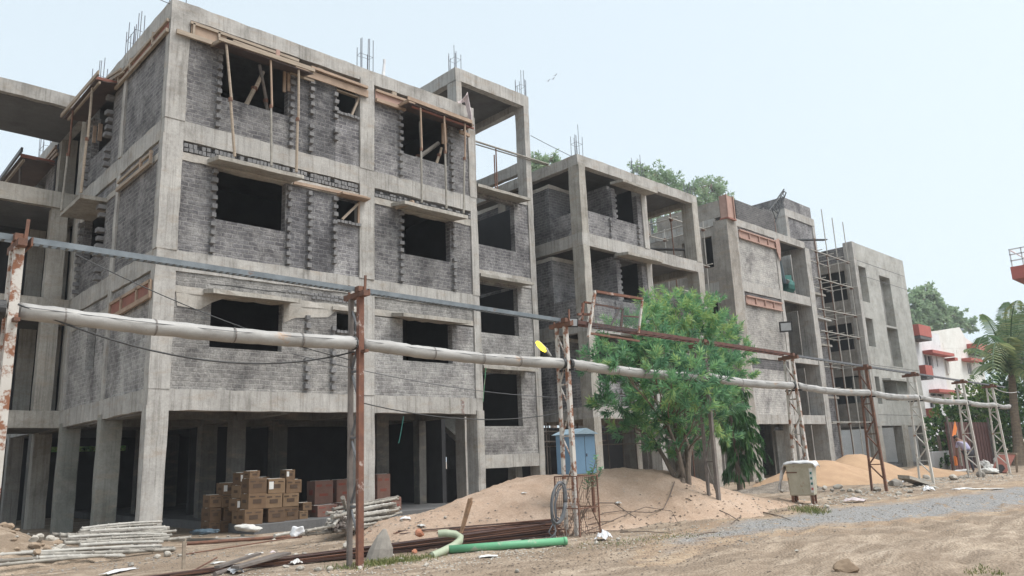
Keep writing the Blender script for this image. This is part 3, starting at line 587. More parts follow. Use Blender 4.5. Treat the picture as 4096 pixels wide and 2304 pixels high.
# plain brick link walls closing the gaps between the buildings far back
for x0, x1, ow in ((22.4, 26.2, Cb), (36.1, 40.4, D)): P_(ow, 'link_wall', BRICK, lambda m: m.wall('x', x0, x1, -.3, 12, 9.0, 9.2, [(x0+1, x0+1.8, 6.8, 8.2), (x0+1, x0+1.8, 3.6, 5), (x0+1, x0+1.8, 9.8, 11.2)]))
# ================================================================== TIMBER: formwork, props
def formwork(name, label, loc, group=None): return thing(name, loc, label, 'timber formwork', group)
# lintel shuttering on the side wall, top storey (x < 0 is outside)
f = formwork('timber_formwork', 'long timber shutter under the roof beam on the shaded side wall at left', (-.05, 1.8, 11.2))
part('bottom_board', WOOD, f, lambda m: m.bar((-.05, .05, 11.2), (-.05, 3.75, 11.2), .07, .09)); part('top_board', WOOD, f, lambda m: m.bar((-.05, .05, 11.46), (-.05, 3.75, 11.43), .06, .07)); part('ply_panel', PLYR, f, lambda m: m.bar((-.01, .1, 11.33), (-.01, 3.7, 11.31), .03, .2))
part_each('batten', WOOD, f, lambda m: [m.bar((-.06, y, 11.18), (-.06, y, 11.56), .05, .07) for y in (1.0, 2.6, 3.5)]); part_each('brace', WOOD, f, lambda m: (m.bar((-.12, 2.9, 11.3), (-.1, 4.1, 11.55), .05, .06), m.bar((-.16, 3.0, 11.4), (-.14, 4.3, 11.68), .05, .06)))
# its side hood form
def tilt(m, ax, u0, u1, o, zi, zo, th=.03):
    """sloping board: from the wall face (height zi) out to distance o (height zo)"""
    P = (lambda u, t, z: (u, -t, z)) if ax == 'x' else (lambda u, t, z: (-t, u, z)); J = lambda: U(-.008, .008)
    m.add([P(u, t, z-d+J()) for d in (0, th) for u, t, z in ((u0, -.03, zi), (u1, -.03, zi), (u1, o, zo), (u0, o, zo))], [(0, 1, 2, 3), (7, 6, 5, 4), (0, 4, 5, 1), (1, 5, 6, 2), (2, 6, 7, 3), (3, 7, 4, 0)])
f = formwork('timber_formwork', 'tilted timber hood form sticking out above the side window of the nearest building', (-.4, 5.1, 11.25))
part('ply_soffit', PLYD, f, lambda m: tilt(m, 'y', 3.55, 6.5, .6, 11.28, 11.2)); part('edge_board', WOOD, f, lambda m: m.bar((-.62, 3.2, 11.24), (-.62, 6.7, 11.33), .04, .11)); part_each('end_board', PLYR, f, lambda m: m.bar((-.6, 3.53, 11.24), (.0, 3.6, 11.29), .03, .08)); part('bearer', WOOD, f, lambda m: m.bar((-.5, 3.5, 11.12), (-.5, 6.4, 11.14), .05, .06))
# lintel shuttering, front top storey left
f = formwork('timber_formwork', 'timber beam shutter with recessed panel next to the top corner column', (.9, -.05, 11.2))
part('bottom_board', WOOD, f, lambda m: m.bar((.1, -.1, 11.15), (1.25, -.07, 11.17), .07, .11)); part('top_board', WOOD, f, lambda m: m.bar((.42, -.06, 11.52), (3.2, -.06, 11.5), .06, .07)); part('ply_panel', WOODO, f, lambda m: m.bar((.45, -.02, 11.34), (1.3, -.02, 11.34), .04, .28)); part_each('batten', WOOD, f, lambda m: [m.bar((x, -.06, 11.2), (x, -.06, 11.52), .05, .06) for x in (.5, 1.1)])
f = formwork('timber_formwork', 'wide timber hood form propped on poles over the big top floor window', (2.1, -.35, 11.1))
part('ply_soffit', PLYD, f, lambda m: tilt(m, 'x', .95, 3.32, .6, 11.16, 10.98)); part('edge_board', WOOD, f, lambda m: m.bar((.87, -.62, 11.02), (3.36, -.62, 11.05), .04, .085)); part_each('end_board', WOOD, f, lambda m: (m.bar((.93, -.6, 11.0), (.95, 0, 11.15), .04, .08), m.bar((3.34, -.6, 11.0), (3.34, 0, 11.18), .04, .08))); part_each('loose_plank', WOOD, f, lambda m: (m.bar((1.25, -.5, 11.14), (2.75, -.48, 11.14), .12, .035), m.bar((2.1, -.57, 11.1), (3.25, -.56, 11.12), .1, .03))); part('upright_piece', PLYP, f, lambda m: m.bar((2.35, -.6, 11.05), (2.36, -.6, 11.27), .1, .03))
f = formwork('timber_formwork', 'orange timber beam shutter over the small top floor window of the nearest building', (4.2, -.05, 11.2))
part('ply_panel', WOODO, f, lambda m: m.bar((3.1, -.1, 11.22), (5.3, -.08, 11.22), .04, .2)); part('top_board', WOODO, f, lambda m: m.bar((3.5, -.14, 11.39), (5.25, -.12, 11.38), .1, .07)); part('bottom_board', WOOD, f, lambda m: m.bar((2.95, -.07, 11.08), (3.65, -.05, 11.08), .06, .06)); part_each('wedge', WOOD, f, lambda m: m.box(3.75, 3.9, -.08, .0, 11.43, 11.5))
f = formwork('timber_formwork', 'pink and orange beam shutter right of the middle column, top floor', (6.1, -.05, 11.2))
part('ply_panel', PLYP, f, lambda m: m.bar((5.57, -.03, 11.28), (6.75, -.03, 11.28), .03, .22)); part('top_board', WOODO, f, lambda m: m.bar((5.56, -.07, 11.43), (6.9, -.07, 11.43), .07, .07)); part('bottom_board', WOODO, f, lambda m: m.bar((5.56, -.09, 11.13), (6.55, -.09, 11.13), .09, .1)); part_each('wedge', WOOD, f, lambda m: m.box(6.1, 6.25, -.1, .0, 11.47, 11.56))
f = formwork('timber_formwork', 'red ply hood form propped on poles over the right top floor window', (7.6, -.35, 11.15))
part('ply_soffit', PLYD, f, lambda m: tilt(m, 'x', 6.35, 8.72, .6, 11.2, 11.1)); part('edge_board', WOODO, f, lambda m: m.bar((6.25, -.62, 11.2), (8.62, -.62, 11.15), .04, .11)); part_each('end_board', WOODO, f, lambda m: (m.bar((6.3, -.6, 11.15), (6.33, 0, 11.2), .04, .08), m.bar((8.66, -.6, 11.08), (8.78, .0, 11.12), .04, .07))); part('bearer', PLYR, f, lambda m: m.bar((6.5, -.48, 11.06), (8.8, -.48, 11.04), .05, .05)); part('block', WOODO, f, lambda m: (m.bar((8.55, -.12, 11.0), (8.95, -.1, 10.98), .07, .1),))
# smaller leftover shutters
def shutter(label, pts_fn, loc): f = formwork('timber_formwork', label, loc); pts_fn(f); return f
def sh1(f):
    part('bottom_board', WOOD, f, lambda m: m.bar((-.06, .55, 8.12), (-.06, 2.95, 8.12), .06, .09)); part('top_board', WOOD, f, lambda m: m.bar((-.05, .55, 8.35), (-.05, 2.95, 8.31), .05, .06)); part_each('batten', WOODO, f, lambda m: [m.bar((-.06, y, 8.1), (-.06, y, 8.4), .05, .08) for y in (.6, 1.25)])
shutter('narrow timber shutter on the shaded side wall, one floor below the top', sh1, (-.05, 1.7, 8.1))
def sh2(f):
    part('ply_panel', PLYR, f, lambda m: m.bar((-.02, .1, 5.08), (-.02, 2.8, 5.02), .03, .34)); part('top_board', WOODO, f, lambda m: m.bar((-.05, .1, 5.26), (-.05, 2.8, 5.2), .05, .07)); part('bottom_board', WOODO, f, lambda m: m.bar((-.05, .1, 4.92), (-.05, 2.85, 4.84), .06, .1)); part_each('batten', WOODO, f, lambda m: [m.bar((-.05, y, 4.88), (-.05, y, 5.28-y*.02), .05, .08) for y in (.12, .95, 2.0, 2.8)])
shutter('red panelled timber shutter with orange frame low on the side wall above the pipe', sh2, (-.05, 1.5, 4.9))
def sh3(f):
    part('top_board', WOODO, f, lambda m: m.bar((3.15, -.04, 8.16), (5.3, -.05, 8.2), .05, .08)); part_each('hood_board', WOODO, f, lambda m: (m.box(4.4, 5.25, -.3, .02, 8.08, 8.13, j=.008),)); part('jamb_board', WOODO, f, lambda m: m.bar((5.05, .0, 7.45), (5.06, .0, 8.05), .05, .07)); part_each('brace', WOOD, f, lambda m: m.bar((4.55, -.02, 7.47), (5.02, -.02, 7.98), .06, .06))
shutter('orange lintel form with diagonal brace in the small window two floors up', sh3, (4.6, 0, 7.9))
def sh4(f):
    part_each('brace', WOOD, f, lambda m: m.bar((4.86, .06, 10.5), (5.1, .06, 11.12), .07, .05)); part_each('board', WOOD, f, lambda m: m.bar((4.4, .1, 11.13), (5.1, .1, 11.12), .1, .04))
shutter('pale timber brace leaning in the small top floor window of the nearest building', sh4, (4.9, .06, 10.5))
def sh5(f): part('block', WOODO, f, lambda m: (m.bar((6.35, -.2, 8.16), (6.5, -.5, 8.23), .12, .07),)); part_each('board', WOOD, f, lambda m: m.bar((6.2, -.1, 8.1), (6.35, -.55, 8.13), .06, .1))
shutter('small orange timber block left on the corner of the right hand concrete hood', sh5, (6.4, -.3, 8.1))
# jamb boards hanging in windows
solo('timber_board', WOODO, 'pair of short orange boards hanging at the right jamb of the big top floor window', 'timber board', lambda m: (m.bar((2.86, .02, 10.55), (2.86, .02, 11.2), .07, .05), m.bar((2.97, .0, 10.6), (2.96, .0, 11.1), .08, .05)))
solo('timber_board', WOODO, 'pair of short orange boards hanging at the right jamb of the right top floor window', 'timber board', lambda m: (m.bar((8.0, .02, 10.5), (8.0, .02, 11.15), .08, .05), m.bar((8.1, .0, 10.55), (8.1, .0, 11.15), .07, .05)))
solo('timber_board', WOODO, 'pair of short orange boards hanging below the tilted hood form on the side wall', 'timber board', lambda m: (m.bar((.0, 5.6, 10.3), (.0, 5.6, 10.8), .08, .05), m.bar((.05, 5.25, 10.25), (.05, 5.25, 10.75), .1, .05)))
# props
def prop(label, p, q, r=.035, mat=BAMB, split=None, mat2=None, group='timber props holding up the hood forms'):
    t = thing('timber_prop', p, label, 'prop', group); p, q = Vector(p), Vector(q); mid = p+(q-p)*(split or .5)
    part('lower_pole', mat, t, lambda m: m.tube([p, mid], [r, r*.95], 7)); part('upper_pole', mat2 or mat, t, lambda m: m.tube([mid+Vector((.02, -.01, 0)), q], [r*.9, r*.85], 7)); part('tie', RUST, t, lambda m: m.tube([mid+Vector((0, 0, -.04)), mid+Vector((0, 0, .05))], r*1.35, 7)); return t
prop('leftmost pale prop in front of the big top floor window, standing on a hood', (1.4, -.55, 8.25), (1.08, -.57, 10.97), .035, WOOD)
prop('middle rusty brown prop in front of the big top floor window', (2.3, -.55, 8.24), (2.2, -.55, 10.97), .03, BAMB, .55, WOODO)
prop('rightmost pale prop in front of the big top floor window, beside the toothed bricks', (2.95, -.55, 8.24), (2.95, -.55, 10.98), .036, WOOD)
prop('leftmost prop in front of the right top floor window of the nearest building', (6.75, -.55, 8.24), (6.74, -.56, 11.07), .033, BAMB, .55, WOODO)
prop('middle prop in front of the right top floor window of the nearest building', (7.62, -.55, 8.24), (7.6, -.56, 11.06), .033, BAMB, .6, WOODO)
prop('rightmost prop near the end column, under the red ply hood form', (8.25, -.55, 8.22), (8.4, -.55, 11.05), .032, BAMB, .6, WOODO)
prop('thin prop inside the right top floor window behind the others', (7.55, .5, 9.05), (7.5, .5, 11.25), .035, BAMB)
prop('broad diagonal pale timber brace inside the big top floor window', (1.95, .25, 9.95), (2.6, .7, 11.3), .06, WOOD)
prop('dark slender brace inside the big top floor window, near its right end', (2.75, .4, 9.4), (2.45, .6, 11.4), .05, BAMBD)
prop('long grey timber brace lying across the inside of the right top floor window', (6.9, .8, 9.6), (8.3, .6, 10.8), .075, MORTAR)
prop('short pale prop leaning at the right end of the right top floor window', (7.8, .1, 9.85), (8.0, .1, 10.4), .045, WOOD)
prop('near slim prop under the tilted hood form on the side wall', (-.62, 3.9, 8.2), (-.54, 4.0, 11.15), .036, WOOD)
prop('far rusty prop under the tilted hood form on the side wall', (-.62, 5.7, 8.2), (-.55, 5.75, 11.16), .033, BAMB, .55, RUST)
# shutters and hood form of the farther wing at left
f = formwork('timber_formwork', 'greenish timber hood form of the farther wing, low at the left edge', (-.4, 12, 11.15))
part('ply_soffit', PLYD, f, lambda m: m.box(-.95, .02, 9.9, 13.3, 11.02, 11.06, j=.01)); part('edge_board', GCABLE, f, lambda m: m.bar((-.98, 9.6, 11.17), (-.98, 13.3, 11.1), .06, .14)); part_each('end_board', PLYR, f, lambda m: m.bar((-.95, 9.9, 11.08), (0, 9.95, 11.08), .05, .12)); part('bearer', WOOD, f, lambda m: m.bar((-.85, 9.9, 10.95), (-.85, 13.2, 10.95), .07, .07))
f = formwork('timber_formwork', 'bundle of orange boards nailed along the roof beam of the farther wing at left', (-.05, 10.2, 11.4))
part_each('board', WOODO, f, lambda m: [m.bar((-.05-i*.03, 9.4, 11.2+i*.12), (-.05-i*.02, 11.2, 11.22+i*.1), .05, .08) for i in range(3)])
prop('dark prop under the greenish hood form of the farther wing', (-.75, 10.6, 9.05), (-.78, 10.7, 11.0), .04, BAMBD)
solo('timber_plank', WOOD, 'pale planks stacked on the bridge slab at the left edge of the picture', 'timber plank', lambda m: [m.bar((-1.9+i*.25, 8.6, 9.1), (-1.6+i*.25, 9.0, 9.75), .12, .05) for i in range(3)])
# orange shutters on C and B
def band(label, z, x0, x1, y, mat=PLYP, n=5):
    f = formwork('timber_formwork', label, ((x0+x1)/2, y, z)); part('ply_panel', mat, f, lambda m: m.bar((x0, y-.02, z), (x1, y-.02, z), .04, .36)); part('top_board', mat, f, lambda m: m.bar((x0, y-.07, z+.2), (x1, y-.07, z+.2), .09, .07)); part('bottom_board', mat, f, lambda m: m.bar((x0, y-.06, z-.18), (x1, y-.06, z-.18), .08, .06)); part_each('batten', mat, f, lambda m: [m.bar((x0+(x1-x0)*i/(n-1), y-.07, z-.18), (x0+(x1-x0)*i/(n-1), y-.07, z+.2), .06, .07) for i in range(1, n-1)])
band('long salmon coloured timber band under the roof beam of the third building', 11.35, 27.15, 30.8, CY); band('long salmon coloured timber band below the middle beam of the third building', 8.1, 27.15, 30.6, CY)
solo('timber_formwork', PLYP, 'loose salmon ply sheet hanging at the right end of the upper salmon band', 'timber formwork', lambda m: m.add([(30.6, CY-.12, 11.6), (30.95, CY-.15, 11.75), (31.1, CY-.1, 11.2), (30.9, CY-.12, 10.55), (30.65, CY-.12, 11.0), (30.6, CY-.08, 11.6), (30.95, CY-.11, 11.75), (31.1, CY-.06, 11.2), (30.9, CY-.08, 10.55), (30.65, CY-.08, 11.0)], [(0, 1, 2, 3, 4), (9, 8, 7, 6, 5), (0, 5, 6, 1), (1, 6, 7, 2), (2, 7, 8, 3), (3, 8, 9, 4), (4, 9, 5, 0)]))
f = formwork('column_formwork', 'boxed red ply column form standing on the roof corner of the third building', (26.6, CY+.4, 11.95))
k0, k1, k2 = FY(1831, 560, CY-.08).x, FY(1850, 560, CY-.08).x, FX(1814, 560, FY(1831, 560, CY-.08).x).y
part('ply_box', PLYP, f, lambda m: m.box(k0, k1, CY-.08, k2, 11.93, 13.12, j=.01)); part_each('batten', PLYP, f, lambda m: [m.bar((k0+u, CY-.11, 11.93), (k0+u, CY-.11, 13.15), .06, .05) for u in (.04, (k1-k0)-.04)]); part('waler', PLYR, f, lambda m: (m.bar((k0-.02, CY-.12, 11.96), (k1+.03, CY-.12, 11.96), .06, .07), m.bar((k0-.02, CY-.1, 11.97), (k0-.02, k2+.03, 11.97), .06, .07)))
# ================================================================== PIPE RACK
GZ0 = -.2
poles = [-3.82, .62, 5.18, 9.92, 14.2, 19.0, 23.0, 28.1, 31.9]
tz = lambda x: 3.86-(x+3.8)*.0105
pz = lambda x: 3.03-(x+3.8)*.0112
PYC = -6.95
plabel = ['tall white painted rack post with rust streaks at the left edge', 'rusty brown twin legged rack post in the middle foreground', 'peeling white rack post rising out of the wire tree guard', 'dark twin rack posts standing in the sand beside the tree trunk', 'white and rust rack post behind the white covered bin', 'dark brown rack post tapering up in front of the farther sand heap', 'white lattice rack post left of the far grey building corner', 'thin rack post far right with a person behind it', 'farthest white lattice rack post beside the white sacks']
def rackpost(i, x):
    t = thing('rack_post', (x, PYC, GZ0), plabel[i], 'rack post', 'posts carrying the pipe')
    top = tz(x)-.12; m1 = [RUSTP, RUSTP2, RUSTP, BAMBD, RUSTP, RUST, RUSTF, RUSTF, RUSTF][i]
    sp0, sp1 = ((.12, .11), (.125, .12), (.13, .11), (.12, .11))[i] if i < 4 else (.22, .11)
    w = (.1, .09, .085)[i] if i < 3 else .09
    ya, yb = PYC-sp0, PYC+sp0; ta, tb = PYC-sp1, PYC+sp1
    part('leg', m1, t, lambda m: m.bar((x, ya, GZ0-.2), (x, ta, top), w, w*.8)); part('leg', BAMBD if i == 1 else m1, t, lambda m: m.bar((x-.01, yb, GZ0-.2), (x-.01, tb, top), w*.75, w*.6))
    n = 7 if i != 3 else 4
    def br(m):
        zz = [GZ0+.35+(top-GZ0-.5)*k/n for k in range(n+1)]
        for k in range(n):
            f0 = (zz[k]-GZ0)/(top-GZ0); f1 = (zz[k+1]-GZ0)/(top-GZ0); L = lambda f, s: PYC+s*(sp0+(sp1-sp0)*f)
            s = 1 if k % 2 else -1; m.bar((x, L(f0, s), zz[k]), (x, L(f1, -s), zz[k+1]), .035 if i < 4 else .06, .012 if i < 4 else .03)
            if k % 2: m.bar((x, L(f0, -1), zz[k]), (x, L(f0, 1), zz[k]), .04, .03)
    part('lattice', m1 if i != 1 else GCABLE, t, br)
    def cap(m):
        m.bar((x, PYC-.28, top+.03), (x, PYC+.28, top+.03), .09, .08); m.bar((x+.1, PYC-.22, top+.06), (x+.1, PYC+.22, top+.06), .02, .1); m.box(x-.06, x+.06, PYC-.17, PYC-.05, top+.07, top+.15)
    part('cap', RUST, t, cap)
    if i < 3: part_each('spike', RUST, t, lambda m: (m.bar((x+.04, PYC-.18, top+.05), (x+.05, PYC-.18, top+.32), .035, .02), m.bar((x-.02, PYC+.16, top+.05), (x-.02, PYC+.16, top+.22), .03, .02)))
    part('pipe_bracket', BLACK if i > 1 else RUST, t, lambda m: m.bar((x+.02, PYC-.27, pz(x)-.125), (x+.02, PYC+.2, pz(x)-.125), .06, .04))
    return t
for i, x in enumerate(poles): rackpost(i, x)
# insulated pipe runs, each run between two posts is its own cladding length
ends = [-4.6]+poles[0:1]+poles[1:]+[34.2]
rlab = ['short pale pipe stub leaving the picture at the left edge', 'nearest sagging pale clad pipe length with rust spots', 'dented pale clad pipe length right of the rusty post', 'clad pipe length with a black end collar, left part of the leafy tree', 'clad pipe length half hidden in the leafy tree foliage', 'clad pipe length dipping in front of the third building', 'clad pipe length with black joints in front of the scaffold gap', 'clad pipe length before the far plastered building', 'pale pipe length in front of the white house', 'last pipe length ending open beside the palm']
for i, (a, b) in enumerate(zip(ends, ends[1:])):
    if b-a < .3: continue
    t = thing('clad_pipe', ((a+b)/2, PYC-.06, pz((a+b)/2)), rlab[i], 'pipe', 'lengths of the clad pipe')
    sag = .05 if i < 5 else .06
    def pipe(m):
        n = 40; pts = [(a+.07+(b-a-.14)*k/n, PYC-.08+.015*math.sin(k*.6+i), pz(a+(b-a)*k/n)-sag*math.sin(math.pi*k/n)+U(-.003, .003)) for k in range(n+1)]
        m.tube(pts, [.1+U(-.006, .004) for _ in pts], 20)
        q = random.Random(i)
        for _ in range(10):
            c = Vector(m.v[q.randrange(len(m.v))]); d = q.uniform(.008, .022); R_ = q.uniform(.1, .22)
            m.v = [tuple(Vector(v)+(Vector((v[0], PYC-.08, pz(v[0])))-Vector(v)).normalized()*d*max(0, 1-(Vector(v)-c).length/R_)) for v in m.v]
    part('cladding', CLAD, t, pipe, smooth=True)
    def seams(m):
        x = a+.5
        while x < b-.4:
            f = (x-a)/(b-a); z = pz(x)-sag*math.sin(math.pi*f); m.tube([(x, PYC-.08, z), (x+.02, PYC-.08, z)], .1045, 16, cap=False); x += U(.85, 1.15)
    part_each('joint_band', STRAP, t, seams)
    part('lap_seam', GCABLE, t, lambda m: m.tube([(a+.1+(b-a-.2)*k/20, PYC-.08-.1035*math.cos(.35), pz(a+.1+(b-a-.2)*k/20)-sag*math.sin(math.pi*(.02+.96*k/20))+.1035*math.sin(.35)) for k in range(21)], .004, 4))
    part_each('end_collar', BLACK, t, lambda m: [m.tube([(x0, PYC-.08, pz(x0)), (x0+.07, PYC-.08, pz(x0+.07))], .104, 14) for x0 in ((a+.06,) if i in (3, 5, 7, 8) else (b-.14,))])
# cable tray on top
tlab = ['short galvanised tray end at the left edge', 'nearest galvanised perforated cable tray length, in front of the first building', 'galvanised cable tray length right of the rusty post', 'rusty ladder tray length under the wire mesh frame', 'rusty ladder tray length buried in the tree crown', 'dark cable tray length in front of the third building', 'cable tray length before the scaffold gap', 'cable tray length before the plastered building', 'cable tray length in front of the white house', 'bundle of thin cables running on to the palm at right']
for i, (a, b) in enumerate(zip(ends, ends[1:])):
    if b-a < .3: continue
    t = thing('cable_tray', ((a+b)/2, PYC, tz((a+b)/2)), tlab[i], 'cable tray', 'lengths of the cable tray')
    mt = TRAY if i < 3 else TRAYR if i in (3, 4) else GCABLE
    z0, z1 = tz(a), tz(b); wy = .055 if i < 3 else .1 if i < 5 else .04
    part_each('side_rail', mt, t, lambda m: [m.bar((a+.05, PYC+s*wy, z0), (b-.05, PYC+s*wy, z1), (.012), .07 if i < 5 else .05) for s in (-1, 1)])
    def rungs(m):
        n = int((b-a)/.09) if i < 3 else int((b-a)/.28)
        for k in range(n):
            x = a+.06+(b-a-.12)*k/n; m.bar((x, PYC-wy, tz(x)-.03), (x, PYC+wy, tz(x)-.03), .03 if i < 3 else .02, .012)
    part_each('rung', mt, t, rungs)
    if i >= 1: part_each('cable', CABLE, t, lambda m: [m.tube([(a+.05+(b-a-.1)*k/6, PYC+U(-.05, .05)*(wy/.12), tz(a+(b-a)*k/6)-.005+U(0, .015)) for k in range(7)], .012, 5) for _ in range(5 if i > 2 else 3)])
# sagging wires (catenaries)
def wire(label, p, q, sag, r=.008, mat=CABLE, n=18, name='wire'):
    p, q = Vector(p), Vector(q); pts = [p+(q-p)*(k/n)-Vector((0, 0, sag*4*(k/n)*(1-k/n))) for k in range(n+1)]
    return solo(name, mat, label, 'wire', lambda m: m.tube(pts, r, 5), uv=False)
wire('dark cable sagging from the left post below the pipe to the rusty post', FY(45, 765, -7.1), FY(890, 885, -6.95), .38, .012)
wire('thin wire slanting down from the tray at left across the clad pipe', FY(190, 640, -7.1), FY(880, 905, -7.0), .12, .007)
wire('thin wire from the rusty post to the peeling white post at beam height', FY(735, 890, -6.9), FY(1410, 1000, -6.8), .12, .006, GCABLE)
wire('loose cable hanging in a long bow below the first floor beam', FY(905, 1012, -6.9), FY(1425, 1035, -6.8), .2, .009)
wire('high wire crossing the sky above the open frame', FY(1335, 341, 3), FY(1830, 520, 3), .5, .012, CABLE)
wire('short wire leaving the top edge of the picture over the roof corner', FY(390, -6, .1), FY(428, 10, .1), .0, .008)
wire('green cord hanging beside the stair tower wall', FY(1222, 925, 1.2), FY(1215, 1010, 1.2), .0, .012, GPIPE)
wire('short green cord hanging in the open bay below the first beam', FY(1015, 1048, -.1), FY(1003, 1115, -.1), .03, .01, GREENM)
wire('pair of light cables sagging from the last post to the right edge', (31.9, PYC, tz(31.9)), (36, PYC, 3.3), .15, .02, CLAD)
# ================================================================== GROUND, ROAD, HEAPS
def vnoise(x, y, seed=0, octs=4, f=1.0):
    """cheap smooth noise for numpy arrays"""
    r = np.random.default_rng(seed); out = np.zeros_like(x, dtype=float); amp = 1
    for o in range(octs):
        for k in range(4):
            a = r.uniform(0, 2*np.pi); fx, fy = f*np.cos(a), f*np.sin(a); out += amp*np.sin(x*fx*2.1+y*fy*2.1+r.uniform(0, 6.3))*.25
        f *= 2.03; amp *= .52
    return out
def gh(x, y):
    x = np.asarray(x, float); y = np.asarray(y, float)
    h = -.2+.03*vnoise(x, y, 3, 5, .9)+.012*vnoise(x, y, 5, 4, 6)
    near = np.clip((-y-8.5)/3, 0, 1); h += near*(.05*np.clip((x-1)/4, 0, 1)*vnoise(x, y, 13, 5, 2.6)); h += near*(.022*np.sin((y*.82+x*.28)*5.2+vnoise(x, y, 8, 3, .6)*1.5))   # wheel ruts along the track
    h -= .06*np.clip((-y-7.5)/2.5, 0, 1)
    flat = np.clip((y+.6)/1.0, 0, 1); return h*(1-flat)+flat*-.2
def ghs(x, y): return float(gh(np.array([x]), np.array([y]))[0])
def PG(x, y):
    """point where a picture ray meets the uneven ground"""
    p = GZ(x, y, -.2)
    for _ in range(4): p = GZ(x, y, ghs(p.x, p.y))
    return p
def grid_mesh(name, xs, ys, hf, mat, parent=None, smooth=True, attr=None):
    X, Y = np.meshgrid(xs, ys); Z = hf(X, Y); nx, ny = len(xs), len(ys)
    me = bpy.data.meshes.new(name); V = np.stack([X.ravel(), Y.ravel(), Z.ravel()], 1)
    idx = np.arange(nx*ny).reshape(ny, nx); F = np.stack([idx[:-1, :-1].ravel(), idx[:-1, 1:].ravel(), idx[1:, 1:].ravel(), idx[1:, :-1].ravel()], 1)
    me.from_pydata(V.tolist(), [], F.tolist()); me.materials.append(mat); me.polygons.foreach_set('use_smooth', [smooth]*len(F))
    if attr:
        for k, fn in attr.items(): a = me.attributes.new(k, 'FLOAT', 'POINT'); a.data.foreach_set('value', fn(X, Y).ravel().astype(np.float32))
    me.update(); o = bpy.data.objects.new(name, me); COL.objects.link(o)
    if parent: o.parent = parent
    return o
def groundmat(name, base, pale, dark, gravel=None):
    m, t, b = newmat(name); co = obj_co(t)
    c = ramp(t, noise(t, co, .55, 7, .68), [(.34, dark), (.5, base), (.66, pale)])
    g = ramp(t, noise(t, co, 5, 7, .75), [(.3, (.6, .56, .52)), (.6, (1.08, 1.08, 1.08))]); c = mixc_(t, .75, c, g, 'MULTIPLY')
    vo = nd(t, 'ShaderNodeTexVoronoi', i_Scale=26.0); lk(t, co, vo.inputs['Vector']); sp = ramp(t, vo.outputs['Distance'], [(.1, (1, 1, 1)), (.2, (0, 0, 0))])
    sel = ramp(t, noise(t, co, 2.3, 4, .6), [(.52, (0, 0, 0)), (.62, (.8, .8, .8))]); sp2 = mixc_(t, 1.0, sp, sel, 'MULTIPLY'); c = mixc_(t, sp2, c, (.36, .33, .29))      # small pale stones
    lf = ramp(t, noise(t, co, 9, 5, .8, (1, 2.2, 1)), [(.62, (0, 0, 0)), (.68, (.8, .8, .8))]); c = mixc_(t, lf, c, (.13, .085, .05))     # dry litter
    tr = ramp(t, noise(t, co, 1.1, 8, .72, (.6, 2.6, 1)), [(.42, (0, 0, 0)), (.57, (.95, .95, .95))]); c = mixc_(t, tr, c, tuple(v*.8 for v in dark))
    if gravel:
        a = nd(t, 'ShaderNodeAttribute', attribute_name='edge'); n2 = noise(t, co, 1.8, 7, .75)
        ad = nd(t, 'ShaderNodeMath', operation='ADD'); lk(t, a.outputs['Fac'], ad.inputs[0]); lk(t, n2, ad.inputs[1])
        f = ramp(t, ad.outputs[0], [(.66, (0, 0, 0)), (1.3, (.9, .9, .9))]); gn = ramp(t, noise(t, co, 34, 4, .8), [(.35, tuple(x*.6 for x in gravel)), (.65, tuple(x*1.5 for x in gravel))]); c = mixc_(t, f, c, gn)
    lk(t, c, b.inputs['Base Color']); b.inputs['Roughness'].default_value = .97
    ml = nd(t, 'ShaderNodeMath', operation='ADD'); lk(t, noise(t, co, 7, 8, .75), ml.inputs[0]); lk(t, vo.outputs['Distance'], ml.inputs[1]); bump(t, b, ml.outputs[0], .7, .04); return m
DIRT = groundmat('sandy_dirt', (.385, .305, .23), (.45, .365, .285), (.275, .205, .145))
ROADM = groundmat('dusty_gravel_road', (.40, .30, .205), (.45, .35, .25), (.33, .235, .16), gravel=(.235, .235, .235))
def sandmat():
    m, t, b = newmat('river_sand'); co = obj_co(t)
    c = ramp(t, noise(t, co, 1.2, 7, .7), [(.32, (.365, .255, .18)), (.5, (.44, .318, .235)), (.68, (.49, .37, .285))])
    g = ramp(t, noise(t, co, 24, 6, .8), [(.34, (.62, .6, .57)), (.6, (1.06, 1.06, 1.06))]); c = mixc_(t, .7, c, g, 'MULTIPLY')
    lk(t, c, b.inputs['Base Color']); b.inputs['Roughness'].default_value = .97
    ml = nd(t, 'ShaderNodeMath', operation='ADD'); lk(t, noise(t, co, 3, 8, .7), ml.inputs[0]); lk(t, noise(t, co, 18, 6, .75), ml.inputs[1]); bump(t, b, ml.outputs[0], .5, .05); return m
SAND = sandmat()
BAMB2 = M('dirty_bamboo', (.24, .22, .19), (.13, .115, .1), 4, .85, .3, 25)
BAMB3 = M('bleached_bamboo', (.45, .43, .39), (.33, .31, .28), 5, .8, .3, 25)
def spaced(lo, a, b, hi, step, grow=1.35):
    c = list(np.arange(a, b, step)); s = step; v = a; L = []
    while v > lo: s *= grow; v -= s; L.append(v)
    s = step; v = c[-1]; Rr = []
    while v < hi: s *= grow; v += s; Rr.append(v)
    return np.array(L[::-1]+c+Rr)
ground = tag(grid_mesh('ground', spaced(-900, -8, 30, 1500, .1), spaced(-700, -15, 1, 1200, .1), gh, DIRT), kind='structure')
def road_lines():
    # centre line of the worn gravel strip that curves off to the right
    return np.array([(3.5, -9.9), (6.2, -8.9), (9.0, -9.0), (12, -9.7), (16, -10.6), (22, -11.6), (34, -12.5), (60, -13.2), (120, -14)])
rl = road_lines()
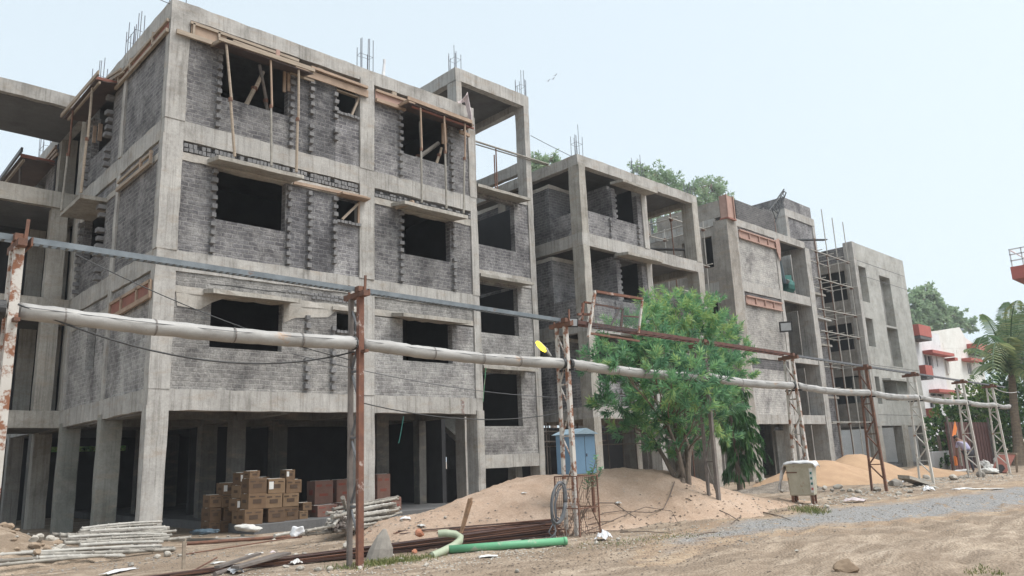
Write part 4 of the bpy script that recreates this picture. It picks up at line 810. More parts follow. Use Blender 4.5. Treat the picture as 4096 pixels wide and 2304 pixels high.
def road_d(X, Y):
    best = np.full(X.shape, 1e9)
    for (ax, ay), (bx, by) in zip(rl, rl[1:]):
        dx, dy = bx-ax, by-ay; t = np.clip(((X-ax)*dx+(Y-ay)*dy)/(dx*dx+dy*dy), 0, 1); w = np.interp(ax+t*dx, [3.5, 7, 12, 30], [.2, .55, 1.1, 1.9])
        best = np.minimum(best, np.hypot(X-ax-t*dx, Y-ay-t*dy)/w)
    return best
xs = spaced(2.0, 3.0, 30, 120, .12); ys = np.arange(-19, -6.6, .12)
road = grid_mesh('road', xs, ys, lambda X, Y: gh(X, Y)+np.where(road_d(X, Y) < 1.75, .004, -.05), ROADM, attr={'edge': lambda X, Y: np.clip(1.05-road_d(X, Y)*.62, 0, 1)*np.clip((X-2.5)/9, .25, 1)})
tag(road, kind='structure')
def heap(name, label, cat, x0, x1, y0, y1, hf, mat, step=.07):
    cx, cy = (x0+x1)/2, (y0+y1)/2; o = grid_mesh(name, np.arange(x0, x1, step)-cx, np.arange(y0, y1, step)-cy, lambda X, Y: hf(X+cx, Y+cy)+.2, mat); o.location = (cx, cy, -.2); return tag(o, label, cat)
def H1(X, Y):
    r = np.interp(X, [2.0, 2.9, 3.5, 4.5, 5.0, 5.35, 5.75, 6.35, 6.9, 7.3, 8.4, 9.3, 10.5, 11.4, 12.2, 13.4, 15, 16], [-.7, -.2, .1, .2, .33, .39, .53, .58, .66, .79, .87, .88, .8, .6, .3, .02, -.22, -.6])
    yc = np.interp(X, [3, 8, 9.5, 11, 13, 15], [-3.8, -4.0, -4.7, -5.0, -5.4, -6.5]); n = vnoise(X, Y, 21, 4, 1.1)
    d = Y-yc-.25*n; wf, wb = np.interp(X, [3, 6, 10, 14], [1.8, 3.0, 3.1, 1.6]), 2.6
    s = np.where(d < 0, -d/wf, d/wb); prof = np.where(s < .25, 1-1.2*s*s, 1.0-.075-(s-.25)*1.12)
    prof = np.clip(prof, -.6, 1); h = np.maximum(r+.32, .0)*prof-.32-np.maximum(0, -(r+.32))*.8
    h += .1*np.exp(-((X-4.9)**2+(Y+4.2)**2)/.08)+.07*np.exp(-((X-4.1)**2+(Y+4.3)**2)/.12)+.07*np.exp(-((X-5.8)**2+(Y+4.1)**2)/.1)
    g = np.random.default_rng(77)          # footprints and shovel cuts
    for _ in range(70):
        a, b, w_, dp = g.uniform(3.5, 14), g.uniform(-8.3, -4.3), g.uniform(.06, .2), g.uniform(.015, .06); h -= dp*np.exp(-((X-a)**2+(Y-b)**2)/(w_*w_))
    k = np.clip((h+.3)/.3, 0, 1); return h+k*(.055*n+.03*vnoise(X, Y, 23, 5, 3.5)+.012*vnoise(X, Y, 24, 3, 14))
heap('sand_heap', 'big smooth heap of brown river sand around the white rack post and leafy tree', 'sand heap', 2.2, 16.2, -9.0, -1.0, H1, SAND)
def surf1(x, y): return max(ghs(x, y), float(H1(np.array([x]), np.array([y]))[0]))
def PS(x, y):
    """picture ray to the surface of the sand heap or the ground"""
    o = Vector(CAM_POS); d = _ray(x, y); t = np.arange(4, 60, .015); X, Y, Z = o.x+d.x*t, o.y+d.y*t, o.z+d.z*t
    hit = np.nonzero(Z < np.maximum(gh(X, Y), H1(X, Y)))[0]
    if not len(hit): return PG(x, y)
    k = hit[0]; return Vector((X[k], Y[k], max(gh(X[k:k+1], Y[k:k+1])[0], H1(X[k:k+1], Y[k:k+1])[0])))
def H2(X, Y):
    n = vnoise(X, Y, 31, 4, .9)
    a = 1.02-np.hypot((X-24.6)/2.9, (Y+2.6)/2.2)*.95; b = 1.12-np.hypot((X-28.3)/2.6, (Y+2.4)/1.9)*1.0
    c = .35-np.hypot((X-31)/3.0, (Y+4.2)/2)*.5
    return np.maximum(np.maximum(np.minimum(a, .82), np.minimum(b, .95)), c)-.15+.05*n
heap('sand_heap', 'farther orange sand heap with two humps in front of the scaffold gap', 'sand heap', 20, 34.5, -6.4, 1.0, H2, M('orange_sand', (.43, .285, .175), (.36, .23, .14), 2, .97, .4, 20), .12)
def H3(X, Y): return .74-np.hypot((X+2.95)/1.9, (Y+1.0)/1.6)*.66-.2+.07*vnoise(X, Y, 41, 5, 1.8)+.035*vnoise(X, Y, 42, 4, 7)
heap('soil_heap', 'low heap of lumpy brown soil at the left edge by the columns', 'soil heap', -6, -.6, -3.2, 2, H3, DIRT, .07)
def H4(X, Y): return .3-np.hypot((X-19.6)/3.4, (Y+3.4)/2.2)*.5-.2+.07*vnoise(X, Y, 51, 5, 1.5)+.03*vnoise(X, Y, 52, 3, 6)
heap('rubble_heap', 'low grey rubble and soil behind the covered bin', 'rubble heap', 15.5, 24, -6.3, -.6, H4, groundmat('rubble_soil', (.27, .23, .19), (.36, .32, .28), (.2, .17, .14)), .09)

# ------------------------------------------------------------------ stones
def rock_mesh(name, mat, sx, sy, sz, seed, rough=.28, sub=2):
    import bmesh
    bm = bmesh.new(); bmesh.ops.create_icosphere(bm, subdivisions=sub, radius=1); r = random.Random(seed)
    pl = [(Vector((r.uniform(-1, 1), r.uniform(-1, 1), r.uniform(-1, 1))).normalized(), r.uniform(.55, .9)) for _ in range(9)]
    for v in bm.verts:
        for n, d in pl:
            k = v.co.dot(n)
            if k > d: v.co -= n*(k-d)
        v.co *= 1+r.uniform(-rough, rough)*.18; v.co = Vector((v.co.x*sx, v.co.y*sy, v.co.z*sz))
    me = bpy.data.meshes.new(name); bm.to_mesh(me); bm.free(); me.materials.append(mat); return me
def rock(name, label, cat, p, size, mat=STONE, seed=0, sink=.25, rot=0, group=None, sub=2):
    me = rock_mesh(name, mat, *[s/2 for s in size], seed, sub=sub); o = bpy.data.objects.new(name, me); COL.objects.link(o)
    o.location = (p.x, p.y, p.z+size[2]*(.5-sink)); o.rotation_euler = (U(-.15, .15), U(-.15, .15), rot); return tag(o, label, cat, group)
rock('boulder', 'large rounded brown boulder half sunk in the bare dirt at the bottom right', 'boulder', PG(2130, 1437), (.34, .22, .2), M('brown_stone', (.25, .18, .12), (.19, .135, .09), 5, .9, .3, 20), 3, .3, -.6, sub=3)
def spike(m):
    p = PG(955, 1405); n = 9; vs = []
    for k, (z, r) in enumerate(((-.05, .23), (.14, .2), (.3, .11), (.42, .035))):
        vs += [(p.x+.03*k+math.cos(6.283*i/n)*r*U(.85, 1.1), p.y+math.sin(6.283*i/n)*r*.7*U(.85, 1.1), p.z+z+U(-.015, .015)) for i in range(n)]
    fs = [(k*n+i, k*n+(i+1) % n, (k+1)*n+(i+1) % n, (k+1)*n+i) for k in range(3) for i in range(n)]+[tuple(3*n+i for i in range(n))]; m.add(vs, fs)
solo('pointed_stone', STONE, 'pointed grey brown stone standing upright in front of the rusty bars', 'stone', spike)
rock('brick_chunk', 'broken orange brick chunk lying on the rusty bars beside the bent pipe', 'brick', PG(1056, 1362)+Vector((0, 0, .1)), (.24, .17, .16), BRICKR, 5, .2, .4)
rock('brick_chunk', 'small orange brick bit on the ground below the bent pipe', 'brick', PG(1042, 1392), (.13, .1, .09), BRICKR, 6, .2, 1.0)
rock('flat_stone', 'flat pale stone leaning behind the foot of the rusty post', 'stone', PG(874, 1378), (.3, .16, .14), STONEW, 9, .2, .7)
rock('concrete_lump', 'grey rounded concrete lump beside the slab debris, right of the farther sand heap', 'concrete lump', PG(2252, 1222), (.75, .5, .42), STONE, 12, .3, .3)
solo('concrete_slab_piece', STONEW, 'broken pale concrete slab tilted on the ground below the white rack post at right', 'concrete slab', lambda m: (lambda p: m.add([p+Vector(v) for v in ((-.7, .1, .36), (.55, -.2, .05), (.65, .3, .02), (-.5, .55, .38), (-.7, .1, .26), (.55, -.2, -.06), (.65, .3, -.08), (-.5, .55, .26))], [(0, 1, 2, 3), (7, 6, 5, 4), (0, 4, 5, 1), (1, 5, 6, 2), (2, 6, 7, 3), (3, 7, 4, 0)]))(PG(2320, 1222)))
BRCL = M('brown_clod', (.33, .25, .18), (.235, .172, .12), 6, .97, .5, 22)
spots = [(70, 1352, .2), (40, 1378, .16), (130, 1385, .15), (175, 1392, .13), (275, 1402, .14), (330, 1425, .13), (395, 1405, .17), (420, 1400, .15), (487, 1395, .1), (455, 1400, .1), (545, 1355, .1), (575, 1352, .12), (610, 1350, .1), (745, 1398, .11), (700, 1345, .1), (860, 1400, .12), (905, 1432, .1), (765, 1395, .1), (800, 1436, .13), (985, 1400, .1), (1010, 1412, .12), (1072, 1425, .09), (690, 1360, .1), (755, 1435, .15), (720, 1428, .1), (1300, 1440, .08), (1500, 1370, .1), (1555, 1360, .1), (1840, 1330, .08), (1660, 1390, .06), (2005, 1388, .06), (830, 1436, .11), (640, 1322, .12), (890, 1345, .09), (1120, 1305, .08), (505, 1350, .1), (2080, 1278, .16), (2110, 1230, .3), (2120, 1236, .2), (2160, 1240, .22), (2205, 1236, .3), (2230, 1215, .25), (2330, 1205, .35), (2380, 1195, .3), (2400, 1208, .4), (2350, 1230, .25), (2290, 1240, .2), (2440, 1190, .35), (2470, 1200, .4), (2260, 1246, .2)]
for i, (x, y, s) in enumerate(spots):
    p = PS(x, y); rock('loose_stone', 'small pale loose stone lying on the dirt among the building debris', 'stone', p, (s*U(.8, 1.3), s*U(.7, 1), s*U(.5, .8)), random.choice((STONE, STONEW, STONEW)), i+50, .2, U(0, 6), 'loose stones')
for i, (x, y, s) in enumerate([(1925, 1215, .3), (1945, 1222, .35), (1960, 1232, .3), (1975, 1218, .4), (1990, 1205, .35), (1908, 1220, .3), (2035, 1240, .3), (2050, 1235, .25), (2075, 1238, .3), (1935, 1235, .25), (1968, 1245, .2), (2140, 1245, .25), (2095, 1244, .2), (1920, 1232, .22)]):
    rock('rubble_lump', 'grey rubble lump on the low debris behind the covered bin', 'rubble', PG(x, y)+Vector((0, 0, .08)), (s*U(.9, 1.4), s*U(.7, 1), s*U(.5, .8)), random.choice((STONE, STONEW)), i+150, .2, U(0, 6), 'rubble lumps', sub=1)
for i in range(26):
    x, y = U(0, 165), U(1335, 1400); p = PG(x, y); p = FY(x, y, U(-2.2, -.8)); p.z = max(ghs(p.x, p.y), float(H3(np.array([p.x]), np.array([p.y]))[0])); sz = U(.06, .2)
    rock('soil_clod', 'dry brown soil clod on the low heap at the left edge', 'soil clod', p, (sz*U(.9, 1.3), sz, sz*U(.6, .9)), BRCL if i % 3 else STONEW, i+300, .3, U(0, 6), 'clods on the soil heap')
# fine gravel, dry leaves and chips that nobody could count
def litter(name, n, region, smin, smax, mat, seed):
    r = np.random.default_rng(seed); vs = []; fs = []; P = np.array([region(r) for _ in range(n)]); ZZ = np.maximum(gh(P[:, 0], P[:, 1]), H1(P[:, 0], P[:, 1]))
    for (x, y), z in zip(P, ZZ):
        s = r.uniform(smin, smax); a = r.uniform(0, 6.28); n0 = len(vs); c, d = math.cos(a)*s, math.sin(a)*s
        vs += [(x+c, y+d, z+.004), (x-d*.6, y+c*.6, z+.004+s*.35), (x-c, y-d, z+.006), (x+d*.6, y-c*.6, z+.004), (x, y, z+s*.6)]; fs += [(n0, n0+1, n0+4), (n0+1, n0+2, n0+4), (n0+2, n0+3, n0+4), (n0+3, n0, n0+4)]
    m = MB(); m.v = vs; m.f = fs; m.m = [0]*len(fs); return tag(m.build(name, mat, uv=False), kind='stuff')
def line_region(pts, w):
    def f(r):
        k = r.integers(0, len(pts)-1); t = r.random(); a, b = pts[k], pts[k+1]; return a[0]+(b[0]-a[0])*t+r.normal()*w, a[1]+(b[1]-a[1])*t+r.normal()*w*.8
    return f
litter('gravel', 1500, line_region([(-2.5, -5.5), (.5, -7.6), (2.8, -7.7), (5.5, -8.4), (9, -8.7)], .55), .008, .03, STONEW, 1)
litter('gravel', 900, line_region([(-3.5, -3), (0, -3), (3.5, -3.6), (5, -5.5)], .7), .01, .035, STONE, 2)
litter('dry_leaves', 900, line_region([(-1.5, -7.5), (1.2, -9), (3.5, -8.9), (6, -9.5), (2, -11)], .8), .01, .03, BARK, 3)
litter('gravel', 1300, line_region([(5.5, -8.9), (9, -9.2), (14, -10.2), (24, -11.8)], .8), .01, .035, STONE, 4)
litter('gravel', 900, line_region([(14, -7.6), (20, -6.8), (30, -7), (26, -5.5)], 1.0), .02, .07, STONEW, 6)
litter('dry_leaves', 420, line_region([(4, -6.2), (6.5, -6.6), (9, -7.2), (12, -7.6), (14, -7.6)], .7), .012, .045, BARK, 11)
litter('gravel', 350, line_region([(4, -6), (7, -6.5), (10, -6.8), (13, -7.2)], .8), .01, .03, STONEW, 12)
def blades(name, n, region, h0, h1, seed):
    r = np.random.default_rng(seed); V = []; Fc = []; A_ = []; P = np.array([region(r) for _ in range(n)]); ZZ = gh(P[:, 0], P[:, 1])
    for (x, y), z in zip(P, ZZ):
        a = r.uniform(0, 6.28); h = r.uniform(h0, h1); w = .006; n0 = len(V); lx, ly = math.cos(a), math.sin(a); t = r.uniform(.2, .9)*h
        V += [(x-ly*w, y+lx*w, z-.01), (x+ly*w, y-lx*w, z-.01), (x+lx*t*.4+ly*w*.7, y+ly*t*.4-lx*w*.7, z+h*.6), (x+lx*t, y+ly*t, z+h)]; Fc.append((n0, n0+1, n0+2, n0+3)); A_.append(r.random())
    me = bpy.data.meshes.new(name); me.from_pydata(V, [], Fc); me.materials.append(GRASS); at = me.attributes.new('rnd', 'FLOAT', 'FACE'); at.data.foreach_set('value', A_); o = bpy.data.objects.new(name, me); COL.objects.link(o); return tag(o, kind='stuff')
gp = [PG(*q) for q in ((880, 1428), (950, 1420), (1010, 1412), (1070, 1402))]; blades('grass', 1500, line_region([(p.x, p.y) for p in gp], .22), .015, .07, 5)
gp = [PG(*q) for q in ((1480, 1375), (1560, 1368), (1660, 1355), (1740, 1345))]; blades('grass', 450, line_region([(p.x, p.y) for p in gp], .3), .015, .05, 6)
gp = [PG(*q) for q in ((2020, 1283), (2060, 1290))]; blades('grass', 500, line_region([(p.x, p.y) for p in gp], .2), .03, .12, 7)
gp = [PG(*q) for q in ((2440, 1446), (2475, 1436), (2520, 1447))]; blades('grass', 120, line_region([(p.x, p.y) for p in gp], .05), .02, .05, 8)

# ------------------------------------------------------------------ bamboo piles
def bamboo_mesh(L, r, seed, mat=BAMB):
    """pole along local x, with swollen nodes and a slight bow"""
    q = random.Random(seed); pts = []; R = []; x = 0; bow = q.uniform(-.012, .012)*L
    while x < L:
        st = min(q.uniform(.28, .42), L-x+.001); taper = 1-.25*x/L
        for f, k in ((0, 1.0), (.04, 1.4), (.09, 1.0), (.5, .96)):
            xx = x+st*f if f != .04 and f != .09 else x+(.02 if f == .04 else .045); pts.append((xx-L/2, 0, bow*(4*(xx/L)*(1-xx/L)))); R.append(r*taper*k)
        x += st
    m = MB(); m.tube(pts, R, 8); me = bpy.data.meshes.new('bamboo_pole'); me.from_pydata([tuple(v) for v in m.v], [], m.f); me.materials.append(mat); me.polygons.foreach_set('use_smooth', [len(p.vertices) == 4 for p in me.polygons]); return me
def lay(name, me, p, q, label, cat, group):
    p, q = Vector(p), Vector(q); o = bpy.data.objects.new(name, me); COL.objects.link(o); o.location = (p+q)/2; d = (q-p); o.rotation_euler = d.to_track_quat('X', 'Z').to_euler(); s = d.length; o.scale = (s/me['L'], 1, 1); return tag(o, label, cat, group)
BM = []
for i in range(8): me = bamboo_mesh(2.4, U(.028, .04), i, (BAMB, BAMB2, BAMB3, BAMB)[i % 4]); me['L'] = 2.4; BM.append(me)
# left pile: picture end points, stacked from the front row to the back row and up
L1 = [((0, 1424), (330, 1393)), ((0, 1409), (250, 1388)), ((0, 1398), (430, 1372)), ((0, 1390), (330, 1374)), ((80, 1395), (440, 1381)), ((120, 1380), (395, 1384)), ((200, 1372), (425, 1363)), ((160, 1366), (432, 1352)), ((215, 1360), (420, 1348)), ((150, 1357), (300, 1350)), ((170, 1352), (432, 1344)), ((205, 1348), (440, 1336)), ((150, 1346), (300, 1343)), ((195, 1343), (432, 1331)), ((225, 1338), (440, 1327)), ((240, 1334), (420, 1325)), ((200, 1336), (405, 1318)), ((130, 1344), (260, 1341)), ((205, 1330), (418, 1312)), ((260, 1340), (418, 1333)), ((300, 1362), (480, 1352)), ((330, 1385), (440, 1378)), ((90, 1404), (330, 1399)), ((280, 1352), (436, 1346))]
for i, (a, b) in enumerate(L1):
    ya, yb = -3.1+(1424-a[1])*.028, -3.1+(1393-b[1])*.028
    def on(pt, dep):
        g = PG(pt[0], min(pt[1]+0, 1440)); return g
    A0 = FY(a[0], a[1], min(-2.7+(1424-a[1])*.022, -.6)); B0 = FY(b[0], b[1], min(-2.2+(1393-b[1])*.022, -.3))
    d = (B0-A0).normalized()
    if a[0] == 0: A0 = A0-d*U(.3, .8)
    lay('bamboo_pole', BM[i % 8], A0, B0, 'dusty grey bamboo pole lying in the low loose pile before the side columns', 'bamboo pole', 'bamboo poles before the side columns')
# centre pile behind the rusty post
for i in range(34):
    r_, c_ = i//7, i % 7
    f = U(0, 1); a = (U(820, 880), 1338-r_*14-U(0, 8)); b = (U(985, 1012), 1318-r_*16+c_*1.5-U(0, 8))
    dep = -3.0+r_*.22+c_*.12; lay('bamboo_pole', BM[i % 8], FY(a[0], a[1], dep-.3), FY(b[0], b[1], dep+.5), 'grey bamboo pole in the high pile behind the rusty post', 'bamboo pole', 'bamboo poles in the middle pile')
for i, (a, b) in enumerate([((770, 1336), (900, 1318)), ((750, 1344), (880, 1330)), ((690, 1348), (830, 1332)), ((900, 1350), (1010, 1325)), ((835, 1300), (905, 1282)), ((862, 1252), (872, 1290)), ((838, 1323), (872, 1282))]):
    lay('bamboo_pole', BM[i], FY(*a, -3.3), FY(*b, -2.9), 'stray grey bamboo pole lying loose around the middle bamboo pile', 'bamboo pole', 'stray bamboo poles')
# cut bamboo ends facing us
solo('bamboo_offcuts', BAMBD, 'jumble of short dark bamboo offcuts at the left end of the middle bamboo pile', 'bamboo offcuts', lambda m: [m.tube([(lambda p: (p, p+Vector((U(-.05, .12), U(.1, .3), U(-.06, .06)))))(FY(U(838, 878), U(1288, 1334), -3.2))[k] for k in (0, 1)], .03, 7) for _ in range(26)])
# long rusty pipes / poles on the ground
def rod(label, a, b, r, mat, za=.02, zb=.02, name='steel_pipe', cat='pipe', group=None, n=8):
    A0, B0 = PS(*a)+Vector((0, 0, za)), PS(*b)+Vector((0, 0, zb)); return solo(name, mat, label, cat, lambda m: m.tube([A0, (A0+B0)/2+Vector((0, 0, U(-.005, .005))), B0], r, n), group)
rod('long rusty brown pipe lying on the dirt before the cartons', (470, 1372), (760, 1352), .035, RUST, .03, .03); rod('pale weathered pole lying above the long rusty pipe', (430, 1366), (640, 1358), .028, BAMB, .05, .04, 'bamboo_pole', 'bamboo pole')
# rusty reinforcing bars bundle: from the lower left corner up to the tree guard
ME_R = []
for i in range(6):
    m = MB(); q = random.Random(i); m.tube([(-.5+k/8, q.uniform(-.003, .003), q.uniform(-.002, .002)) for k in range(9)], .0085+.002*(i % 3), 6); me = bpy.data.meshes.new('steel_bar'); me.from_pydata([tuple(v) for v in m.v], [], m.f); me.materials.append(RUST if i % 2 else REBAR); ME_R.append(me)
def bar(i, A0, B0, label, group):
    o = bpy.data.objects.new('steel_bar', ME_R[i % 6]); COL.objects.link(o); d = B0-A0; o.location = (A0+B0)/2; o.rotation_euler = d.to_track_quat('X', 'Z').to_euler(); o.scale = (d.length, 1, 1); tag(o, label, 'steel bar', group)
sa, sb, sc = PG(330, 1447), PG(900, 1385), FY(1400, 1330, -6.5)
for i in range(70):
    u, v = random.random(), random.random()
    A0 = PG(300+u*260, 1449+22*(1-u)-14*u)+Vector((U(-.2, .3), 0, .01+.05*v)); p1 = FY(1405+U(-45, 25), 1346-32*v, -6.55+.5*u); p1.z = max(p1.z, ghs(p1.x, p1.y)+.02)
    if i % 3 == 0: A0 = A0.lerp(p1, U(.2, .45))+Vector((0, 0, .03*v))
    bar(i, A0, p1, 'long rusty steel bar in the bundle lying along the ground to the tree guard', 'rusty bars on the ground')
for i in range(16):
    A0 = PS(900+U(0, 260), 1352-U(0, 16))+Vector((0, 0, .03)); p1 = FY(1400+U(-30, 20), 1312+U(-6, 10), -6.3); bar(i, A0, p1, 'thin rusty steel bar on top of the bundle, bent towards the tree guard', 'upper rusty bars')
for i, (a, b, l) in enumerate([((450, 1400), (760, 1362), 'single thin rusty bar lying apart on the dirt, left of the rusty post'), ((540, 1449), (700, 1412), 'weathered grey timber batten crossing the rusty bars near the bottom edge'), ((470, 1449), (545, 1420), 'thin dark bar sticking up beside the short wooden stake')]):
    rod(l, a, b, (.012, .035, .012)[i], (RUST, BAMBD, RUST)[i], .02, .1, ('steel_bar', 'timber_batten', 'steel_bar')[i], ('steel bar', 'timber batten', 'steel bar')[i])
for (l, a, b, w) in (('broad weathered grey plank resting on the rusty bars at the bottom edge', (590, 1447), (722, 1420), .15), ('narrow weathered plank on the rusty bars above the broad plank', (545, 1446), (650, 1421), .09)):
    solo('weathered_plank', BAMBD, l, 'plank', lambda m: m.bar(PG(*a)+Vector((0, 0, .1)), PG(*b)+Vector((0, 0, .16)), w, .035))
# green pipes
def gp1(m): a, b = PG(1130, 1394)+Vector((0, 0, .07)), PG(1426, 1372)+Vector((0, 0, .07)); m.tube([a, a+(b-a)*.5, b], .062, 20); m.tube([b+(a-b)*.0, b+(a-b)*.03], .066, 20)
solo('plastic_pipe', GPIPE, 'straight bright green plastic pipe lying at the foot of the tree guard', 'plastic pipe', gp1, smooth=True)
def gp2(m):
    q = [(1086, 1399, .07), (1112, 1388, .08), (1140, 1374, .12), (1156, 1362, .17), (1158, 1352, .2), (1145, 1344, .22), (1120, 1341, .2), (1102, 1343, .19)]
    pts = []
    for (x, y, z) in q: d = _ray(x, y); o = Vector(CAM_POS); t = (-.2+z-o.z)/d.z; pts.append(o+d*t)
    base = PG(1086, 1402); pts2 = [FY(x, y, base.y+.02+.07*k) for k, (x, y, z) in enumerate(q)]
    m.tube(pts2, .06, 16, cap=False); e = (pts2[0]-pts2[1]).normalized(); m.tube([pts2[0]-e*.1, pts2[0]-e*.001], [.053, .053], 16)
solo('plastic_pipe', [GPIPE2], 'faded grey green plastic pipe bent into a hook, open end towards us', 'plastic pipe', gp2, smooth=True)
solo('pvc_strip', STONEW, 'pale flat strip lying behind the straight green pipe', 'strip', lambda m: m.bar(PG(1225, 1376)+Vector((0, 0, .05)), PG(1310, 1368)+Vector((0, 0, .06)), .07, .02))
# stakes
def stake1(m):
    a = PS(1157, 1348)-Vector((0, 0, .05)); b = FY(1186, 1252, a.y+.1)
    for k in range(7): o = Vector((U(-.03, .03), U(-.03, .03), 0)); m.bar(a+o*.5, b+o*1.5+Vector((0, 0, U(-.08, .02))), .035, .03)
solo('wooden_stake', M('splintered_wood', (.3, .18, .1), (.17, .1, .06), 6, .9, .4, 25), 'splintered brown wooden stake leaning out of the bars behind the bent pipe', 'stake', stake1)
def stake2(m): a = PG(462, 1432); m.bar(a-Vector((0, 0, .1)), FY(463, 1362, a.y), .045, .035); m.bar(FY(464, 1385, a.y), FY(467, 1354, a.y), .02, .02)
solo('wooden_stake', WOOD, 'short pale wooden stake stuck upright in the dirt at lower left', 'stake', stake2)
# sheets, sacks and scraps
def scrap(label, px, size, mat=PLASTIC_W, h=.03, name='plastic_scrap', cat='plastic scrap', fn=PS, rot=None, n=8, lift=.0):
    p = fn(*px)+Vector((0, 0, lift)); a = U(0, 6.28) if rot is None else rot; r = random.Random(label)
    X, Y = [], []; m = MB(); vs = []
    for i in range(n+1):
        for k in range(n+1):
            u, v = i/n*2-1, k/n*2-1; e = r.uniform(.85, 1.12); x, y = u*size[0]/2*e, v*size[1]/2*e
            vs.append((p.x+x*math.cos(a)-y*math.sin(a), p.y+x*math.sin(a)+y*math.cos(a), p.z+.012+h*(max(0, 1-(u*u+v*v)*.55))*r.uniform(.35, 1.2)))
    fs = [(i*(n+1)+k, i*(n+1)+k+1, (i+1)*(n+1)+k+1, (i+1)*(n+1)+k) for i in range(n) for k in range(n)]; m.add(vs, fs)
    o = m.build(name, mat, None, False, False)
    so = o.modifiers.new('thick', 'SOLIDIFY'); so.thickness = .006; return tag(o, label, cat)
scrap('white paper sheet lying flat on the dirt below the green pipe', (1228, 1402), (.28, .16), PAPER, .02, 'paper_sheet', 'paper', PG, -.6)
scrap('crumpled clear plastic bag at the foot of the tree guard', (1520, 1358), (.28, .2), PLASTIC_W, .14, 'plastic_bag', 'plastic bag', PS)
scrap('white scrap lying along the rusty bars at the bottom edge', (590, 1442), (.3, .16), PLASTIC_W, .08); scrap('white plastic sheet strewn on the dirt at the bottom left', (300, 1440), (.55, .14), PLASTIC_W, .03, rot=.5)
scrap('white board piece on the dirt left of the rusty post', (642, 1396), (.3, .1), PAPER, .015, rot=.2); scrap('white paper piece beside the short wooden stake', (548, 1418), (.24, .1), PAPER, .015, rot=.4)
scrap('white piece tucked under the rusty bars near the grey plank', (660, 1412), (.3, .1), PLASTIC_W, .02, rot=.5); scrap('small white lump in front of the rusty bars left of the rusty post', (744, 1420), (.17, .11), PAPER, .06); scrap('small pinkish scrap on the rusty bars', (685, 1406), (.08, .06), CLOTH_W, .03, lift=.08)
scrap('white plastic scrap on the far road edge in front of the last rack post', (2420, 1231), (.75, .3), PLASTIC_W, .03, fn=PG); scrap('white crumpled scrap on the ground right of the farther sand heap', (2335, 1235), (.4, .3), PLASTIC_W, .14, fn=PG); scrap('white scrap with red stain lying on the road edge right of the covered bin', (2150, 1262), (.5, .2), CLOTH_W, .08, fn=PG); scrap('pale flat scrap far right on the dirt', (2480, 1231), (.9, .15), PAPER, .02, fn=PG); scrap('white scrap before the white low wall', (2440-15, 1187), (.7, .3), PLASTIC_W, .1, fn=PG); scrap('white plastic on the concrete slab debris at right', (2285, 1216), (.4, .4), PLASTIC_W, .2, fn=PG)
scrap('grey torn cement bag lying flat left of the pointed stone', (900, 1398), (.3, .2), STONE, .05); scrap('green bottle scrap at the left end of the middle bamboo pile', (905, 1334), (.12, .06), GREENM, .05); scrap('yellow scrap on the middle bamboo pile', (917, 1322), (.1, .08), M('yellow_scrap', (.7, .55, .08), (.6, .45, .06), 5, .7, 0), .05)
scrap('small white shard on the smooth sand heap', (1555, 1268), (.2, .1), PAPER, .03); scrap('small white shard high on the left slope of the sand heap', (1318, 1243), (.12, .05), PAPER, .02); scrap('tiny white scrap near the left foot of the sand heap', (1060, 1325), (.2, .1), PAPER, .03); scrap('white scrap beside the rag on the middle bamboo pile', (1020, 1308), (.2, .12), PLASTIC_W, .06)
def bag(label, px, size, mat=SACK, dep=None, name='sack', cat='sack'):
    p = PG(*px) if dep is None else FY(*px, dep); o = rock(name, label, cat, p, size, mat, len(label), .12, U(0, 3), sub=4)
    for v in o.data.vertices:
        c = v.co; v.co = c*(1+.07*math.sin(c.x*38+c.y*21)+.06*math.sin(c.y*45-c.z*30+2)+.05*math.sin(c.z*60+c.x*25)); v.co.z = max(v.co.z, -size[2]*.36)
    o.data.polygons.foreach_set('use_smooth', [True]*len(o.data.polygons)); return o
bag('long white sack lying beside the dark plinth edge under the cartons', (622, 1338), (.62, .3, .2), SACK, -.2); bag('white plastic bag slumped on the poles left of the rusty post', (745, 1350), (.3, .22, .24), PLASTIC_W, -3.6, 'plastic_bag', 'plastic bag')
bag('dark blue tarp bundle on the dirt left of the cartons', (513, 1345), (.75, .4, .13), TARP, -.4, 'tarp_bundle', 'tarp'); bag('black and white rag lying on the right end of the middle bamboo pile', (1000, 1305), (.3, .2, .12), BLACK, -2.5, 'rag', 'rag')
for i, (x, y, s) in enumerate([(2478, 1180, (.7, .5, .5)), (2500, 1188, (.9, .6, .4)), (2515, 1176, (.7, .6, .7)), (2490, 1192, (.8, .5, .3))]): bag('white filled sack heaped at the foot of the farthest rack post', (x, y), s, SACK)
for o in COL.objects:
    if o.get('label') == 'white filled sack heaped at the foot of the farthest rack post': o['group'] = 'white sacks by the last post'
# dry branches on the sand
def twig(label, pts, r=.014, mat=BARK): P3 = [PS(x, y)+Vector((0, 0, lift)) for x, y, lift in pts]; return solo('dry_branch', mat, label, 'branch', lambda m: m.tube(P3, [r*(1-.5*k/len(P3)) for k in range(len(P3))], 6))
twig('long curved dry branch arching over the sand heap right of the tree guard', [(1410, 1343-14, .0), (1370+80, 1300, .05), (1480, 1290, .08), (1510, 1278, .1), (1545, 1274, .06), (1575, 1290, .03), (1600, 1305, .01)], .016)
twig('thin forked dry twig lying on the front slope of the sand heap', [(1455, 1345, .01), (1500, 1335, .06), (1560, 1318, .12), (1600, 1300, .12), (1625, 1288, .1), (1690, 1290, .03), (1706, 1318, .01)], .011)
twig('dry branch running down from the tree roots over the sand heap', [(1697, 1215, .02), (1685, 1252, .03), (1670, 1285, .05), (1640, 1297, .05), (1560, 1292, .05), (1520, 1295, .03), (1480, 1308, .01)], .013)
